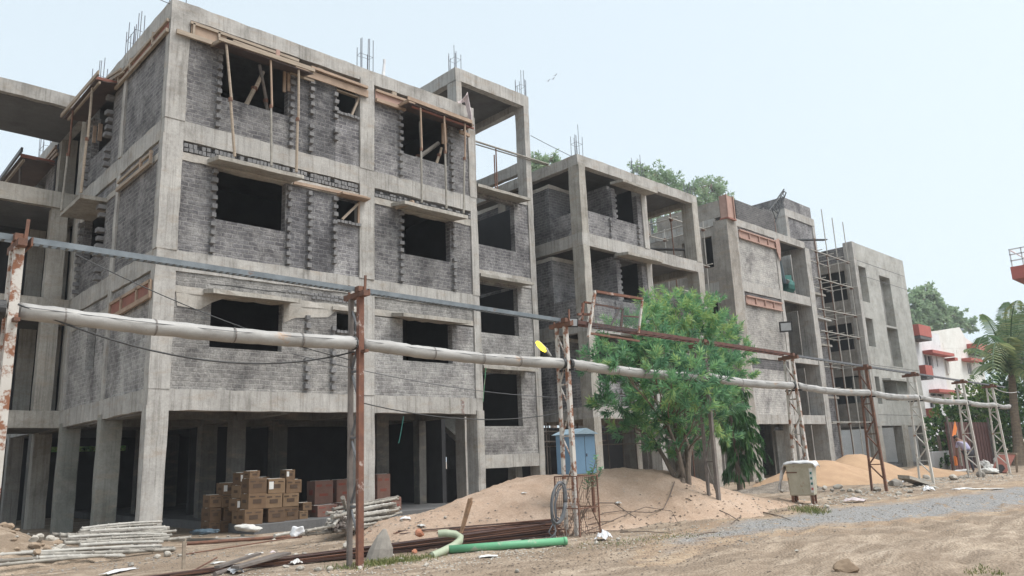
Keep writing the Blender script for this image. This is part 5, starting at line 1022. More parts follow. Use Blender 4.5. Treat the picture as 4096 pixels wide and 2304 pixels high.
for i, (a, b) in enumerate([((1478, 1342), (1580, 1337)), ((1560, 1340), (1690, 1343)), ((1480, 1322), (1545, 1312)), ((1840, 1320), (1865, 1300)), ((1755, 1348), (1805, 1340)), ((1810, 1285), (1860, 1312)), ((1920, 1290), (1990, 1310)), ((1740, 1262), (1725, 1256))]):
    twig('short dry stick lying on the sand heap', [(*a, .01), ((a[0]+b[0])/2, (a[1]+b[1])/2, .03), (*b, .01)], .012)['group'] = 'sticks on the sand heap'
# ================================================================== CARTONS under the first building
def carton(label, x0, x1, y0, y1, z0, z1, group, mat=CARD, pr=CARDD, tape=True, note=False, ang=0.0, printed=True):
    c = Vector(((x0+x1)/2, (y0+y1)/2, z0)); w, d, h = x1-x0, y1-y0, z1-z0
    t = bpy.data.objects.new('carton', None); COL.objects.link(t); t.location = c; t.rotation_euler = (0, 0, ang); tag(t, label, 'carton', group)
    def mk(name, mt, fn):
        m = MB(); fn(m); o = m.build(name, mt); o.parent = t; return o
    mat = random.choice((CARD, CARD, CARD2, CARD3)) if mat is CARD else mat
    b = mk('box_body', mat, lambda m: m.box(-w/2, w/2, -d/2, d/2, .002, h-.004, j=.006)); bevel(b, .006)
    if printed: mk('printed_panel', pr, lambda m: (m.box(-w*.25, w*.22, -d/2-.006, -d/2+.004, h*.35, h*(.62 if pr is CARDD else .45)), m.box(-w*.42, -w*.12, -d/2-.005, -d/2+.004, h*.74, h*.84), m.box(w*.08, w*.4, -d/2-.005, -d/2+.004, h*.74, h*.82), m.box(-w/2-.006, -w/2+.004, -d*.25, d*.2, h*.4, h*.62)))
    if tape: mk('tape', YELW if pr is CARDD else PAPER, lambda m: m.box(-w/2-.004, w/2+.004, -.025, .025, h-.006, h+.003))
    if note: mk('paper_label', PAPER, lambda m: m.box(-w*.46, -w*.2, -d/2-.011, -d/2-.002, h*.3, h*.8))
    return t
def X_(x, y=.55): return FY(x, 1260, y).x
ORD = ['lowest', 'second lowest', 'third', 'fourth', 'fifth', 'sixth', 'seventh']
stk = [('leftmost dark', 531, 560, 3, 1.4, .285, -.2), ('second dark', 562, 598, 4, 1.4, .285, -.2), ('third, shadowed', 601, 624, 4, .7, .285, 0), ('tall middle', 622, 667, 3, .3, .335, 0), ('narrow-gapped fourth', 672, 714, 3, .35, .335, 0), ('fifth, partly slid', 716, 755, 3, .5, .315, 0), ('short right hand', 758, 780, 2, .6, .19, 0)]
for si, (nm, a, b, n, y, h, zb_) in enumerate(stk):
    xa, xb = X_(a, y), X_(b, y); z = zb_
    for k in range(n):
        s = U(-.05, .05); hh = h*U(.94, 1.04); last = k == n-1
        carton(f'{ORD[k]} brown carton in the {nm} stack', xa+s, xb+s-(.04 if last and n > 3 else 0), y, y+.45, z, z+hh, 'stacked brown cartons', note=(si, k) in ((1, 3), (2, 3), (2, 1), (2, 0), (4, 2)), ang=U(-.05, .05)); z += hh
    if si in (3, 5): carton(f'smaller carton crowning the {nm} stack under the first building', xa+.06, xb-.12, y+.05, y+.4, z, z+(.17 if si == 3 else .23), 'stacked brown cartons', note=si == 5, ang=U(-.1, .1))
for k in range(4): carton(f'{ORD[k]} plain carton of the hidden row behind the tall middle stack', X_(640, 1.2), X_(676, 1.2), 1.2, 1.6, k*.26, k*.26+.25, 'stacked brown cartons', printed=False)
for lab, a, b, z0, z1, y in [('upright reddish carton with a red band, next to the inner column', 791, 838, .27, .86, 1.3), ('wide reddish grey carton tied with cord, leaning behind the others', 846, 905, .28, .86, 1.5), ('reddish carton half hidden behind the rusty post', 908, 930, .28, .86, 1.5), ('low reddish carton with printed front on the plinth', 800, 850, .0, .28, .7), ('low reddish carton behind the bamboo pile', 856, 900, .0, .3, .8), ('low reddish carton under the upright one', 795, 842, .0, .26, 1.35), ('low reddish carton under the wide one', 850, 912, .0, .27, 1.55), ('dark reddish carton just right of the middle column', 950, 982, .25, .95, 1.2), ('dark reddish carton below it right of the middle column', 952, 990, .0, .24, 1.2), ('orange brown carton behind the right end of the bamboo pile', 985, 1010, .0, .35, .6)]:
    carton(lab, X_(a, y), X_(b, y), y, y+.4, z0, z1, 'reddish cartons', CARDR, CARDRR, ang=U(-.06, .06))
# ================================================================== BLUE CABINET, TREE GUARD, COIL, PLANT
CBY = -6.2
c0, c1 = FY(1448, 1195, CBY), FY(1502, 1195, CBY); zt = FY(1460, 1092, CBY).z
cab = thing('control_cabinet', ((c0.x+c1.x)/2, CBY+.25, -.2), 'blue sheet metal cabinet with a small gabled roof behind the white rack post', 'cabinet')
xm = (c0.x+c1.x)/2; hw = (c1.x-c0.x)/2; zb = .86
bevel(part('cabinet_body', CYAN, cab, lambda m: m.box(xm-hw, xm+hw, CBY, CBY+.5, zb, zt)), .008)
def croof(m):
    y0, y1 = CBY-.08, CBY+.58; x0, x1 = xm-hw-.04, xm+hw+.04; m.add([(x0, y0, zt), (x1, y0, zt), (x1, y1, zt), (x0, y1, zt), (xm, y0, zt+.12), (xm, y1, zt+.12)], [(0, 4, 5, 3), (1, 2, 5, 4), (0, 1, 4), (3, 5, 2), (0, 3, 2, 1)])
part('cabinet_roof', CYANT, cab, croof); part('door_seam', CABLE, cab, lambda m: (m.box(xm-.005, xm+.004, CBY-.004, CBY+.004, zb+.04, zt-.04), m.box(xm-hw+.03, xm+hw-.03, CBY-.003, CBY+.003, zt-.045, zt-.035)))
part('handle', STEELB, cab, lambda m: m.box(xm+.03, xm+.045, CBY-.02, CBY, 1.2, 1.26)); part('leg', RUST, cab, lambda m: m.bar((xm-hw+.04, CBY+.1, -.3), (xm-hw+.04, CBY+.1, zb), .05)); part('leg', RUST, cab, lambda m: m.bar((xm+hw-.04, CBY+.1, -.3), (xm+hw-.04, CBY+.1, zb), .05))
gd = thing('tree_guard', (5.25, -7.1, -.2), 'rusty wire mesh guard fixed round the foot of the peeling white rack post', 'tree guard')
gx0, gx1, gy0, gy1, gzt = 5.0, 5.55, -7.3, -6.75, .86
part('frame', RUST, gd, lambda m: ([m.bar((x, y, -.25), (x, y, gzt), .022) for x in (gx0, gx1) for y in (gy0, gy1)], [m.bar((gx0, y, z), (gx1, y, z), .02) for y in (gy0, gy1) for z in (.3, gzt)], [m.bar((x, gy0, z), (x, gy1, z), .02) for x in (gx0, gx1) for z in (.3, gzt)]))
def mesh_(m, w=.0022, st=.05):
    z = -.18
    while z < gzt:
        for y in (gy0, gy1): m.bar((gx0, y, z), (gx1, y, z), w)
        for x in (gx0, gx1): m.bar((x, gy0, z), (x, gy1, z), w)
        z += st
    x = gx0
    while x < gx1: [m.bar((x, y, -.2), (x, y, gzt), w) for y in (gy0, gy1)]; x += st
    y = gy0
    while y < gy1: [m.bar((x, y, -.2), (x, y, gzt), w) for x in (gx0, gx1)]; y += st
part('wire_mesh', RUST, gd, mesh_)
part_each('dry_stem', BARK, gd, lambda m: [m.tube([(U(gx0+.05, gx1-.05), U(gy0+.05, gy1-.05), -.2), (U(gx0+.05, gx1-.05), U(gy0+.05, gy1-.05), U(.1, .8))], .006, 4) for _ in range(16)])
def coilf(m):
    c = FY(1402, 1265, -7.45)
    for i in range(8):
        r = U(.75, 1.05); pts = []; ox = U(-.05, .05)
        for k in range(25):
            a = 2*math.pi*k/24; p = Vector((c.x+ox+math.cos(a)*.17*r+.06*math.sin(a), c.y+U(-.01, .01)-.03*i*.3, c.z+math.sin(a)*.34*r)); pts.append(p)
        m.tube(pts, .011, 6)
    for i in range(4): m.tube([(c.x-.1+U(-.1, .1), c.y, c.z-.25), (c.x-.18+U(-.12, .1), c.y-.03, c.z-.45), (c.x-.2+U(-.2, .2), c.y-.05, -.18)], .011, 6)
solo('cable_coil', GCABLE, 'loose coil of dark cable hanging on the near side of the tree guard', 'cable coil', coilf, smooth=True)
def leafmesh(name, V, Fc, rnd, mats, parent=None, loc=(0, 0, 0)):
    V = np.asarray(V, float)-np.array(loc); me = bpy.data.meshes.new(name); me.vertices.add(len(V)); me.vertices.foreach_set('co', V.ravel().astype(np.float32)); Fc = np.asarray(Fc, np.int32); k = Fc.shape[1]
    me.loops.add(Fc.size); me.loops.foreach_set('vertex_index', Fc.ravel()); me.polygons.add(len(Fc)); me.polygons.foreach_set('loop_start', np.arange(0, Fc.size, k, dtype=np.int32)); me.polygons.foreach_set('loop_total', np.full(len(Fc), k, np.int32))
    at = me.attributes.new('rnd', 'FLOAT', 'FACE'); at.data.foreach_set('value', np.asarray(rnd, np.float32)); me.materials.append(mats); me.update(calc_edges=True); me.validate()
    o = bpy.data.objects.new(name, me); COL.objects.link(o)
    if parent: o.parent = parent
    WL[o.name] = Vector(loc); return o
def unit(r, n):
    v = r.normal(size=(n, 3)); return v/np.linalg.norm(v, axis=1, keepdims=True)
def leaves(r, centres, dirs, n_per, L, w, spread=.9, droop=0.0, back=.25, tone=None, tvar=.3):
    """narrow rhombic leaves radiating from shoot tips; returns verts, quads, tone"""
    N = len(centres); C_ = np.repeat(centres, n_per, 0); Dd = np.repeat(dirs, n_per, 0); n = len(C_)
    d = Dd+unit(r, n)*spread; d[:, 2] -= droop; d /= np.linalg.norm(d, axis=1, keepdims=True); base = C_-Dd*(r.random((n, 1))*back); LL = L*r.uniform(.6, 1.15, (n, 1))
    s = np.cross(d, unit(r, n)); s /= np.linalg.norm(s, axis=1, keepdims=True)+1e-9; W = w*r.uniform(.7, 1.2, (n, 1)); mid = base+d*LL*.5; tip = base+d*LL; tip[:, 2] -= droop*LL[:, 0]*.3
    V = np.stack([base, mid+s*W, tip, mid-s*W], 1).reshape(-1, 3); Fq = np.arange(n*4).reshape(-1, 4); tn = np.repeat(tone if tone is not None else r.random(N), n_per); return V, Fq, np.clip(tn+r.normal(size=n)*tvar*.4, 0, 1)
pl = thing('shrub', (6.05, -7.0, -.2), 'young grey green milkweed shrub with thick leaves growing beside the tree guard', 'shrub')
def plantf():
    r = np.random.default_rng(4); V, Fq, T = [], [], []; n0 = 0
    for (px0, px1) in (((1475, 1250), (1500, 1150)), ((1470, 1255), (1482, 1190)), ((1480, 1252), (1512, 1180))):
        a, b = FY(*px0, -7.0), FY(*px1, -7.0)
        for k in range(9):
            f = .35+.65*k/8; c = a.lerp(b, f); ang = k*2.4
            for s in (0, math.pi):
                d = Vector((math.cos(ang+s), math.sin(ang+s)*.7, .45)).normalized(); L = .13*(1.15-.6*abs(f-.6)); q = d.cross(Vector((0, 0, 1))).normalized()
                V += [c, c+d*L*.5+q*.035+Vector((0, 0, .01)), c+d*L, c+d*L*.5-q*.035+Vector((0, 0, .01))]; Fq.append((n0, n0+1, n0+2, n0+3)); n0 += 4; T.append(r.random())
    leafmesh('foliage', [tuple(v) for v in V], Fq, T, LEAFC, pl, pl.location)
plantf(); part('stem', BARK, pl, lambda m: [m.tube([(6.02, -7.0, -.3), FY(1475, 1250, -7.0), FY(*e, -7.0)], .009, 5) for e in ((1500, 1155), (1482, 1195), (1511, 1184))])
# ================================================================== COVERED BIN
bp = PG(2025, 1268)
bn = thing('waste_bin', (bp.x, bp.y, bp.z), 'dirty cream metal waste bin on short legs with a white sheet thrown over its top', 'waste bin')
bw, bd_, b0, b1 = .68, .5, .22, 1.02
def obx(m, x0, x1, y0, y1, z0, z1, tap=0.0):
    ca, sa_ = math.cos(-1.3), math.sin(-1.3); vs = []
    for z, k in ((z0, 1-tap), (z1, 1)):
        for y in (y0, y1):
            for x in (x0, x1): vs.append((bp.x+(x*ca-y*sa_)*k, bp.y+(x*sa_+y*ca)*k, bp.z+z))
    m.add(vs, [(0, 2, 3, 1), (4, 5, 7, 6), (0, 1, 5, 4), (2, 6, 7, 3), (0, 4, 6, 2), (1, 3, 7, 5)])
bevel(part('bin_body', BINP, bn, lambda m: obx(m, -bw/2, bw/2, -bd_/2, bd_/2, b0, b1, .12)), .03, 2)
part('rim', BINP, bn, lambda m: obx(m, -bw/2-.03, bw/2+.03, -bd_/2-.03, bd_/2+.03, b1-.05, b1)); part('rust_streak', RUST, bn, lambda m: (obx(m, -bw/2+.0, -bw/2+.28, -bd_/2-.002, -bd_/2+.004, b1-.23, b1-.2), obx(m, -.12, -.07, -bd_/2+.03, -bd_/2+.04, .45, .52)))
for sx in (-1, 1):
    for sy in (-1, 1): part('leg', RUST, bn, lambda m: obx(m, sx*bw*.36-.03, sx*bw*.36+.03, sy*bd_*.36-.03, sy*bd_*.36+.03, -.05, b0+.02))
part('corner_strip', PAPER, bn, lambda m: obx(m, bw/2-.1, bw/2-.02, -bd_/2-.005, -bd_/2+.005, .3, .9, 0.03)); part_each('green_mark', GREENM, bn, lambda m: [obx(m, bw/2-.085, bw/2-.035, -bd_/2-.012, -bd_/2, z, z+.06, .02) for z in (.75, .62, .49)]); part('red_mark', REDP, bn, lambda m: obx(m, bw/2-.085, bw/2-.035, -bd_/2-.012, -bd_/2, .36, .42, .02))
def cover(m):
    n = 14; ca, sa_ = math.cos(-1.3), math.sin(-1.3); vs = []
    for i in range(n+1):
        for k in range(n+1):
            u, v = i/n*2-1, k/n*2-1; x, y = u*(bw/2+.09), v*(bd_/2+.06); ex = max(0, abs(x)-bw/2-.03); ey = max(0, abs(y)-bd_/2-.03); z = b1+.03+.05*(1-u*u)*(1-.3*v*v)-ex*(2.2 if u < 0 else 1.6)-ey*1.6+.012*math.sin(7*u+3*v)+U(-.008, .008); vs.append((bp.x+x*ca-y*sa_, bp.y+x*sa_+y*ca, bp.z+z))
    m.add(vs, [(i*(n+1)+k, (i+1)*(n+1)+k, (i+1)*(n+1)+k+1, i*(n+1)+k+1) for i in range(n) for k in range(n)])
cv = solo('plastic_sheet', PLASTIC_W, 'white sheet draped over the top of the dirty cream bin', 'plastic sheet', cover, smooth=True, uv=False); q = cv.modifiers.new('thick', 'SOLIDIFY'); q.thickness = .01
def drape(m):
    ca, sa_ = math.cos(-1.3), math.sin(-1.3); n = 8; vs = []
    for i in range(n+1):
        for k in range(4):
            f = i/n; x = -bw/2-.05-.22*f-.04*math.sin(k*2+f*5); y = -bd_/2+.05+k*.1*(1-.4*f); vs.append((bp.x+x*ca-y*sa_, bp.y+x*sa_+y*ca, bp.z+.98-.62*f+U(-.02, .02)))
    m.add(vs, [(i*4+k, i*4+k+1, i*4+5+k, i*4+4+k) for i in range(n) for k in range(3)])
dr = solo('plastic_sheet', PLASTIC_W, 'torn plastic strip trailing off the left side of the covered bin', 'plastic sheet', drape, smooth=True, uv=False); dr.modifiers.new('thick', 'SOLIDIFY').thickness = .01
# ================================================================== MESH FRAME ON THE TRAY, LAMPS
fr = thing('mesh_frame', (6.9, -7.0, 3.7), 'rusty white steel frame with wire mesh standing on the tray above the tree', 'mesh frame')
def q_(x, y, yy=-7.12): return FY(x, y, yy)
part('upright', RUSTP, fr, lambda m: m.bar(q_(1480, 848), q_(1497, 731), .05)); part('upright', RUSTP, fr, lambda m: m.bar(q_(1606, 838), q_(1616, 753), .04)); part('top_rail', RUSTP2, fr, lambda m: m.bar(q_(1497, 733), q_(1616, 752), .05)); part('bottom_rail', RUST, fr, lambda m: m.bar(q_(1481, 838), q_(1608, 858), .04))
part('inner_frame', RUSTP2, fr, lambda m: (m.bar(q_(1470, 760, -7.0), q_(1568, 778, -7.0), .035), m.bar(q_(1567, 776, -7.0), q_(1562, 822, -7.0), .035), m.bar(q_(1467, 762, -7.0), q_(1463, 805, -7.0), .045), m.bar(q_(1453, 791, -7.0), q_(1490, 791, -7.0), .045), m.bar(q_(1570, 795, -7.0), q_(1612, 798, -7.0), .035)))
part('brace', BAMBD, fr, lambda m: (m.bar(q_(1538, 816, -7.0), q_(1564, 768, -7.0), .035), m.bar(q_(1456, 806, -7.0), q_(1468, 784, -7.0), .035)))
def fmesh(m):
    a, b, c, d = q_(1492, 740), q_(1612, 758), q_(1606, 835), q_(1483, 833)
    for i in range(1, 34): f = i/34; m.bar(a.lerp(b, f), d.lerp(c, f), .0045)
    for i in range(1, 20): f = i/20; m.bar(a.lerp(d, f), b.lerp(c, f), .0045)
part('wire_mesh', GCABLE, fr, fmesh)
def flood(label, p, d):
    t = thing('flood_light', p, label, 'flood light'); p = Vector(p); d = Vector(d).normalized(); s = d.cross(Vector((0, 0, 1))).normalized(); u = s.cross(d)
    def bx(m, w, h, o0, o1): m.add([p+s*(a*w)+u*(b*h)+d*o for o in (o0, o1) for a, b in ((-1, -1), (1, -1), (1, 1), (-1, 1))], [(3, 2, 1, 0), (4, 5, 6, 7), (0, 1, 5, 4), (1, 2, 6, 5), (2, 3, 7, 6), (3, 0, 4, 7)])
    k = .11 if p.x < 10 else .3
    part('housing', BLACK, t, lambda m: bx(m, k, k*.85, -k*.4, 0)); part('lamp_glass', LENS, t, lambda m: bx(m, k*.78, k*.6, 0, k*.06)); part('bracket', CABLE, t, lambda m: (m.bar(p-d*k*.4, p-d*k*1.2-u*k*.6, k*.2),)); return t
flood('small square flood light clamped to the tray end beside the mesh frame', tuple(FY(1441, 811, -7.15)), (-.45, -1, -.25)); flood('square flood light fixed to the brick face of the third building', tuple(FY(1977, 822, CY-.7)), (-.9, -.6, -.2))
lp = thing('tube_lamp', tuple(FY(1380, 895, -6.9)), 'lit yellow street lamp on a bent arm above the clad pipe', 'street lamp')
la, lb_ = FY(1350, 860, -6.9), FY(1372, 884, -6.9)
part('lamp_head', CLAD, lp, lambda m: (m.tube([FY(1372, 877, -6.9), FY(1386, 896, -6.9)], [.035, .02], 8), m.tube([FY(1352, 858, -6.86), FY(1376, 880, -6.86)], .03, 8))); part('arm', CABLE, lp, lambda m: m.tube([FY(1385, 896, -6.9), FY(1398, 910, -6.9), FY(1412, 925, -6.93)], .014, 6))
gm, gt, gb = newmat('lit_yellow_lamp'); em = nd(gt, 'ShaderNodeEmission', i_Strength=2.6); em.inputs[0].default_value = (1, .78, .06, 1); gt.links.new(em.outputs[0], gt.nodes['Material Output'].inputs[0])
part('bulb', gm, lp, lambda m: m.tube([la, la.lerp(lb_, .3), la.lerp(lb_, .7), lb_], [.025, .05, .05, .022], 10), smooth=True)
# ================================================================== CLOTH, MACHINE, CRANE
def clothf(m):
    P0 = [FY(x, y, -.3) for x, y in ((1172, 238), (1176, 232), (1182, 262), (1187, 290), (1188, 310))]; Q0 = [FY(x, y, -.15) for x, y in ((1160, 254), (1166, 250), (1172, 262), (1178, 290), (1183, 312))]
    for (a, b), (c, d) in zip(zip(P0, P0[1:]), zip(Q0, Q0[1:])): m.add([a, b, d, c], [(0, 1, 2, 3)])
    R0 = [FY(x, y, -.12) for x, y in ((1150, 256), (1160, 252), (1172, 240), (1176, 246), (1166, 258), (1152, 260))]; m.add(R0, [(0, 1, 2, 3, 4, 5)])
k = solo('cloth', CLOTH_W, 'pinkish white cloth knotted over the roof edge at the right end of the first building', 'cloth', clothf, uv=False); k.modifiers.new('thick', 'SOLIDIFY').thickness = .02
mc = thing('hoist_machine', tuple(FY(1975, 735, 3)), 'dark green hoist machine standing on an open balcony of the third building', 'machine')
def mq(x, y, yy=3.0): return FY(x, y, yy)
part('motor', GREENM, mc, lambda m: m.tube([mq(1966, 718), mq(1985, 722)], .42, 12)); part('frame', GREENM, mc, lambda m: (m.bar(mq(1964, 738), mq(1962, 672), .18), m.bar(mq(1964, 736), mq(1988, 740), .15), m.bar(mq(1968, 700), mq(1985, 700), .3))); part('boom', CYANT, mc, lambda m: m.bar(mq(1975, 712, 2.6), mq(1962, 655, 2.4), .12)); part('pulley', CLAD, mc, lambda m: m.tube([mq(1978, 708, 2.6), mq(1982, 708, 2.6)], .12, 10))
cr = thing('roof_hoist', tuple(FY(1948, 560, 2.2)), 'small rusty lattice hoist with a slanting jib on the roof of the third building', 'hoist')
def lat(m, a, b, w, n, mi=0):
    d = (b-a).normalized(); s = d.cross(Vector((.3, 1, .2))).normalized()*w; e = s.cross(d).normalized()*w*.6
    for o in (s, -s, e): m.bar(a+o, b+o*.3, .05)
    for k_ in range(n): f, g = k_/n, (k_+1)/n; sc = 1-.7*f; m.bar(a.lerp(b, f)+(s if k_ % 2 else -s)*sc, a.lerp(b, g)+(-s if k_ % 2 else s)*(1-.7*g), .03)
part('mast', RUST, cr, lambda m: lat(m, FY(1949, 612, 2.2), FY(1944, 548, 2.2), .22, 9)); part('jib', CABLE, cr, lambda m: lat(m, FY(1938, 552, 2.2), FY(1975, 480, 2.2), .4, 12)); part('stay', CABLE, cr, lambda m: m.tube([FY(1920, 548, 2.2), FY(1975, 480, 2.2)], .02, 4))
# ================================================================== SCAFFOLDS
def scaffold(label, x0, x1, xs_, y0, y1, ztop, levels, tops=None):
    t = thing('scaffold', ((x0+x1)/2, (y0+y1)/2, -.2), label, 'scaffold')
    for i, x in enumerate(xs_):
        for j, y in enumerate((y0, y1)):
            part('standard', BAMB3 if (i+j) % 4 else RUST, t, lambda m: m.tube([(x+U(-.12, .12), y, -.2), (x+U(-.08, .08), y, (tops[i] if tops and j == 0 else ztop)+U(-.1, .1))], .029, 6))
    for z in levels:
        for y in (y0, y1): part('ledger', BAMB3, t, lambda m: m.tube([(x0-.3, y-.05, z+U(-.06, .06)), (x1+.3, y-.05, z+U(-.06, .06))], .029, 6))
        for x in xs_: part('transom', BAMB3, t, lambda m: m.tube([(x, y0-.35, z+.05), (x, y1+.3, z+.05+U(-.05, .05))], .027, 6))
    part_each('coupler', RUST, t, lambda m: [m.box(x-.06, x+.06, y-.06, y+.06, z-.07, z+.07) for x in xs_ for y in (y0, y1) for z in levels]); return t
s1 = scaffold('tall tube scaffold in the gap between the open frame and the third building', 22.9, 25.4, (22.9, 24.2, 25.5), 2.2, 4.4, 12.0, (1.8, 3.6, 5.4, 6.7, 8.3, 9.7, 11.5)); part_each('walk_board', CABLE, s1, lambda m: m.bar((22.6, 3.4, 10.35), (24.6, 2.6, 10.45), .3, .05)); part('brace', BAMB, s1, lambda m: m.bar((23.0, 2.15, 6.9), (25.3, 2.15, 7.9), .07))
s2 = scaffold('tall thin scaffold in the gap before the plastered building, poles rising above its roof', 35.4, 39.9, (35.9, 37.36, 38.64, 40.05), 1.5, 2.7, 12.6, (2.4, 4.2, 5.6, 7.3, 8.6, 10.3, 11.9), (12.6, 14.6, 14.5, 14.4)); part_each('walk_board', CABLE, s2, lambda m: m.bar((35.0, 2.2, 12.6), (37.6, 1.6, 12.9), .25, .06)); part_each('walk_board', CLAD, s2, lambda m: m.bar((34.8, 1.6, 8.05), (36.5, 1.6, 8.0), .4, .1))
# ================================================================== TREES
def limb(m, p, q, r0_, r1_, n=6, wob=.06):
    p, q = Vector(p), Vector(q); pts = [p.lerp(q, k/n)+Vector((U(-wob, wob), U(-wob, wob), U(-wob, wob)*.5))*(1 if 0 < k < n else 0) for k in range(n+1)]; m.tube(pts, [r0_+(r1_-r0_)*k/n for k in range(n+1)], 8); return pts
def tree(name, label, base, blobs, leafmat, nshoot, n_per, L, w, trunk, seed, cat='tree', group=None, spread=.9, droop=0., shell=.55, trunk_r=.12):
    """crown built of leafy shoots scattered through several uneven lobes; trunk and limbs reach into the lobes"""
    t = thing(name, base, label, cat, group); r = np.random.default_rng(seed); Cc, Dd, Tn = [], [], []; tot = sum(b[3]*b[4]*b[5] for b in blobs)
    for b in blobs:
        k = max(6, int(nshoot*b[3]*b[4]*b[5]/tot)); d = unit(r, k); rr = r.uniform(shell, 1.0, (k, 1))**.6; rr *= 1+.28*np.sin(d[:, :1]*5+seed)+.12*r.normal(size=(k, 1)); c = np.array(b[:3])+d*rr*np.array(b[3:6]); Cc.append(c); o = d*.8+np.array([0, 0, .45-droop]); Dd.append(o/np.linalg.norm(o, axis=1, keepdims=True)); base_t = b[6] if len(b) > 6 else .5; Tn.append(np.clip(base_t+r.normal(size=k)*.22, 0, 1))
    Cc, Dd, Tn = np.concatenate(Cc), np.concatenate(Dd), np.concatenate(Tn); V, Fq, T = leaves(r, Cc, Dd, n_per, L, w, spread, droop, L*1.2, Tn); leafmesh('crown', V, Fq, T, leafmat, t, base)
    def tr(m):
        B0 = Vector(base)
        for tp in trunk: m.tube([Vector(p) for p in tp], [trunk_r*(1-.65*k/(len(tp)-1)) for k in range(len(tp))], 8)
        for b in blobs:
            c = Vector(b[:3]); st = min((Vector(p) for tp in trunk for p in tp[1:]), key=lambda v: (v-c).length); pts = limb(m, st, c, trunk_r*.32, trunk_r*.08)
            for _ in range(5): d = Vector(unit(r, 1)[0]); limb(m, pts[random.randint(2, 5)], c+Vector((d.x*b[3], d.y*b[4], d.z*b[5]))*.85, trunk_r*.1, trunk_r*.03, 4, .04)
    part('trunk', BARK, t, tr); return t
Y1 = -4.9
tb = PS(1708, 1210)
def T_(x, y, d=0): return FY(x, y, Y1+d)
lobes = []
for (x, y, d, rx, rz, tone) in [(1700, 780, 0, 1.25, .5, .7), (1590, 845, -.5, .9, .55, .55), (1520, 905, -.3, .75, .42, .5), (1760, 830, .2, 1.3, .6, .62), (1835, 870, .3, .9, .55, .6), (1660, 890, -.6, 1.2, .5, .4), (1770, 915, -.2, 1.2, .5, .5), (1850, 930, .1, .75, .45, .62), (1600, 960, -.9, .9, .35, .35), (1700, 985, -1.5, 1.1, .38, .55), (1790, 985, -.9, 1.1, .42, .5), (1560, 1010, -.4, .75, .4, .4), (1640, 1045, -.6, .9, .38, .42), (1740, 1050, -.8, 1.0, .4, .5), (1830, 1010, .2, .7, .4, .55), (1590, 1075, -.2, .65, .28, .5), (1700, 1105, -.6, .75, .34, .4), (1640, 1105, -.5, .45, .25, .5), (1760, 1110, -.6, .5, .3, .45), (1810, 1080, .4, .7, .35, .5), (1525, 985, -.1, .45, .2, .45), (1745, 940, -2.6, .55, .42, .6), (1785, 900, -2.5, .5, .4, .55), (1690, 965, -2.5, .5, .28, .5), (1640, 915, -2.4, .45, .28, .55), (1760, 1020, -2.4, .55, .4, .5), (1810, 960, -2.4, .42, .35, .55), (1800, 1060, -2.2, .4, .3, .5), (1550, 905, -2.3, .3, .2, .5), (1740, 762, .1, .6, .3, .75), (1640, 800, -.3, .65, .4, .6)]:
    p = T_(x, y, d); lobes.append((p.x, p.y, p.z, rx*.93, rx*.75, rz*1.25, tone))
tk = []
for (ex, ey) in ((1650, 1010), (1690, 950), (1740, 960), (1790, 1010), (1610, 1060), (1710, 1000), (1760, 1040)):
    e = T_(ex, ey, U(-.5, .3)); b_ = Vector((tb.x+U(-.3, .3), tb.y+U(-.2, .2), tb.z-.25)); md = b_.lerp(e, .35)+Vector((U(-.1, .1), U(-.1, .1), .15)); tk.append([b_, b_.lerp(md, .5)+Vector((U(-.06, .06), U(-.06, .06), 0)), md, md.lerp(e, .5)+Vector((U(-.12, .12), U(-.12, .12), .05)), e])
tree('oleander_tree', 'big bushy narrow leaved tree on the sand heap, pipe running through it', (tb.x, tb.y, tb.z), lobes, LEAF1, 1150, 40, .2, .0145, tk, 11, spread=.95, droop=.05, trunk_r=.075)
# dark weeping tree behind it
wl = []
for (x, y, rx, rz, tone) in [(1855, 1080, .75, .8, .55), (1868, 1130, .75, .7, .45), (1860, 1180, .65, .55, .35), (1835, 1060, .6, .7, .5), (1880, 1095, .4, .7, .6), (1845, 990, .6, .7, .6)]:
    p = FY(x, y, -2.2); wl.append((p.x, p.y, p.z, rx, rx, rz, tone))
wb = FY(1860, 1215, -2.2); tree('weeping_tree', 'dark drooping willow like tree beside the third building, behind the leafy tree', (wb.x, wb.y, -.2), wl, LEAFW, 560, 36, .2, .0115, [[(wb.x, wb.y, -.3), (wb.x, wb.y, 1.2), (wb.x-.2, wb.y, 3)]], 12, spread=.5, droop=1.3, trunk_r=.1)
# tall far eucalyptus trees behind the row
def far(label, pts, yd, mat, seed, n, L, w, name='eucalyptus_tree', group='far trees behind the buildings', rz=1.0, per=16, droop=.25):
    bl = []
    for (x, y, rx, tone) in pts: p = FY(x, y, yd); bl.append((p.x, p.y, p.z, rx, rx*.8, rx*rz, tone))
    c = bl[0]; base = (c[0], yd, -.2); return tree(name, label, base, bl, mat, n, per, L, w, [[(c[0], yd, -.3), (c[0]+.2, yd, c[2]*.5), (c[0], yd, c[2])]], seed, group=group, droop=droop, trunk_r=.35, spread=1.0)
EY = 34
far('wispy far eucalyptus crown just right of the stair tower column', [(1358, 400, 1.1, .6), (1345, 425, 1.2, .5), (1390, 405, 1.0, .6), (1400, 400, .8, .6), (1360, 440, 1.6, .4), (1395, 435, 1.3, .45)], EY, LEAFE, 21, 220, .5, .07)
far('far eucalyptus crown rising over the roof of the open frame', [(1645, 440, 1.3, .5), (1600, 418, 1.2, .45), (1620, 430, 1.2, .5), (1665, 455, 1.8, .5), (1690, 455, 1.8, .55), (1630, 470, 2.2, .4), (1680, 485, 2.4, .4)], EY, LEAFE, 22, 300, .55, .075)
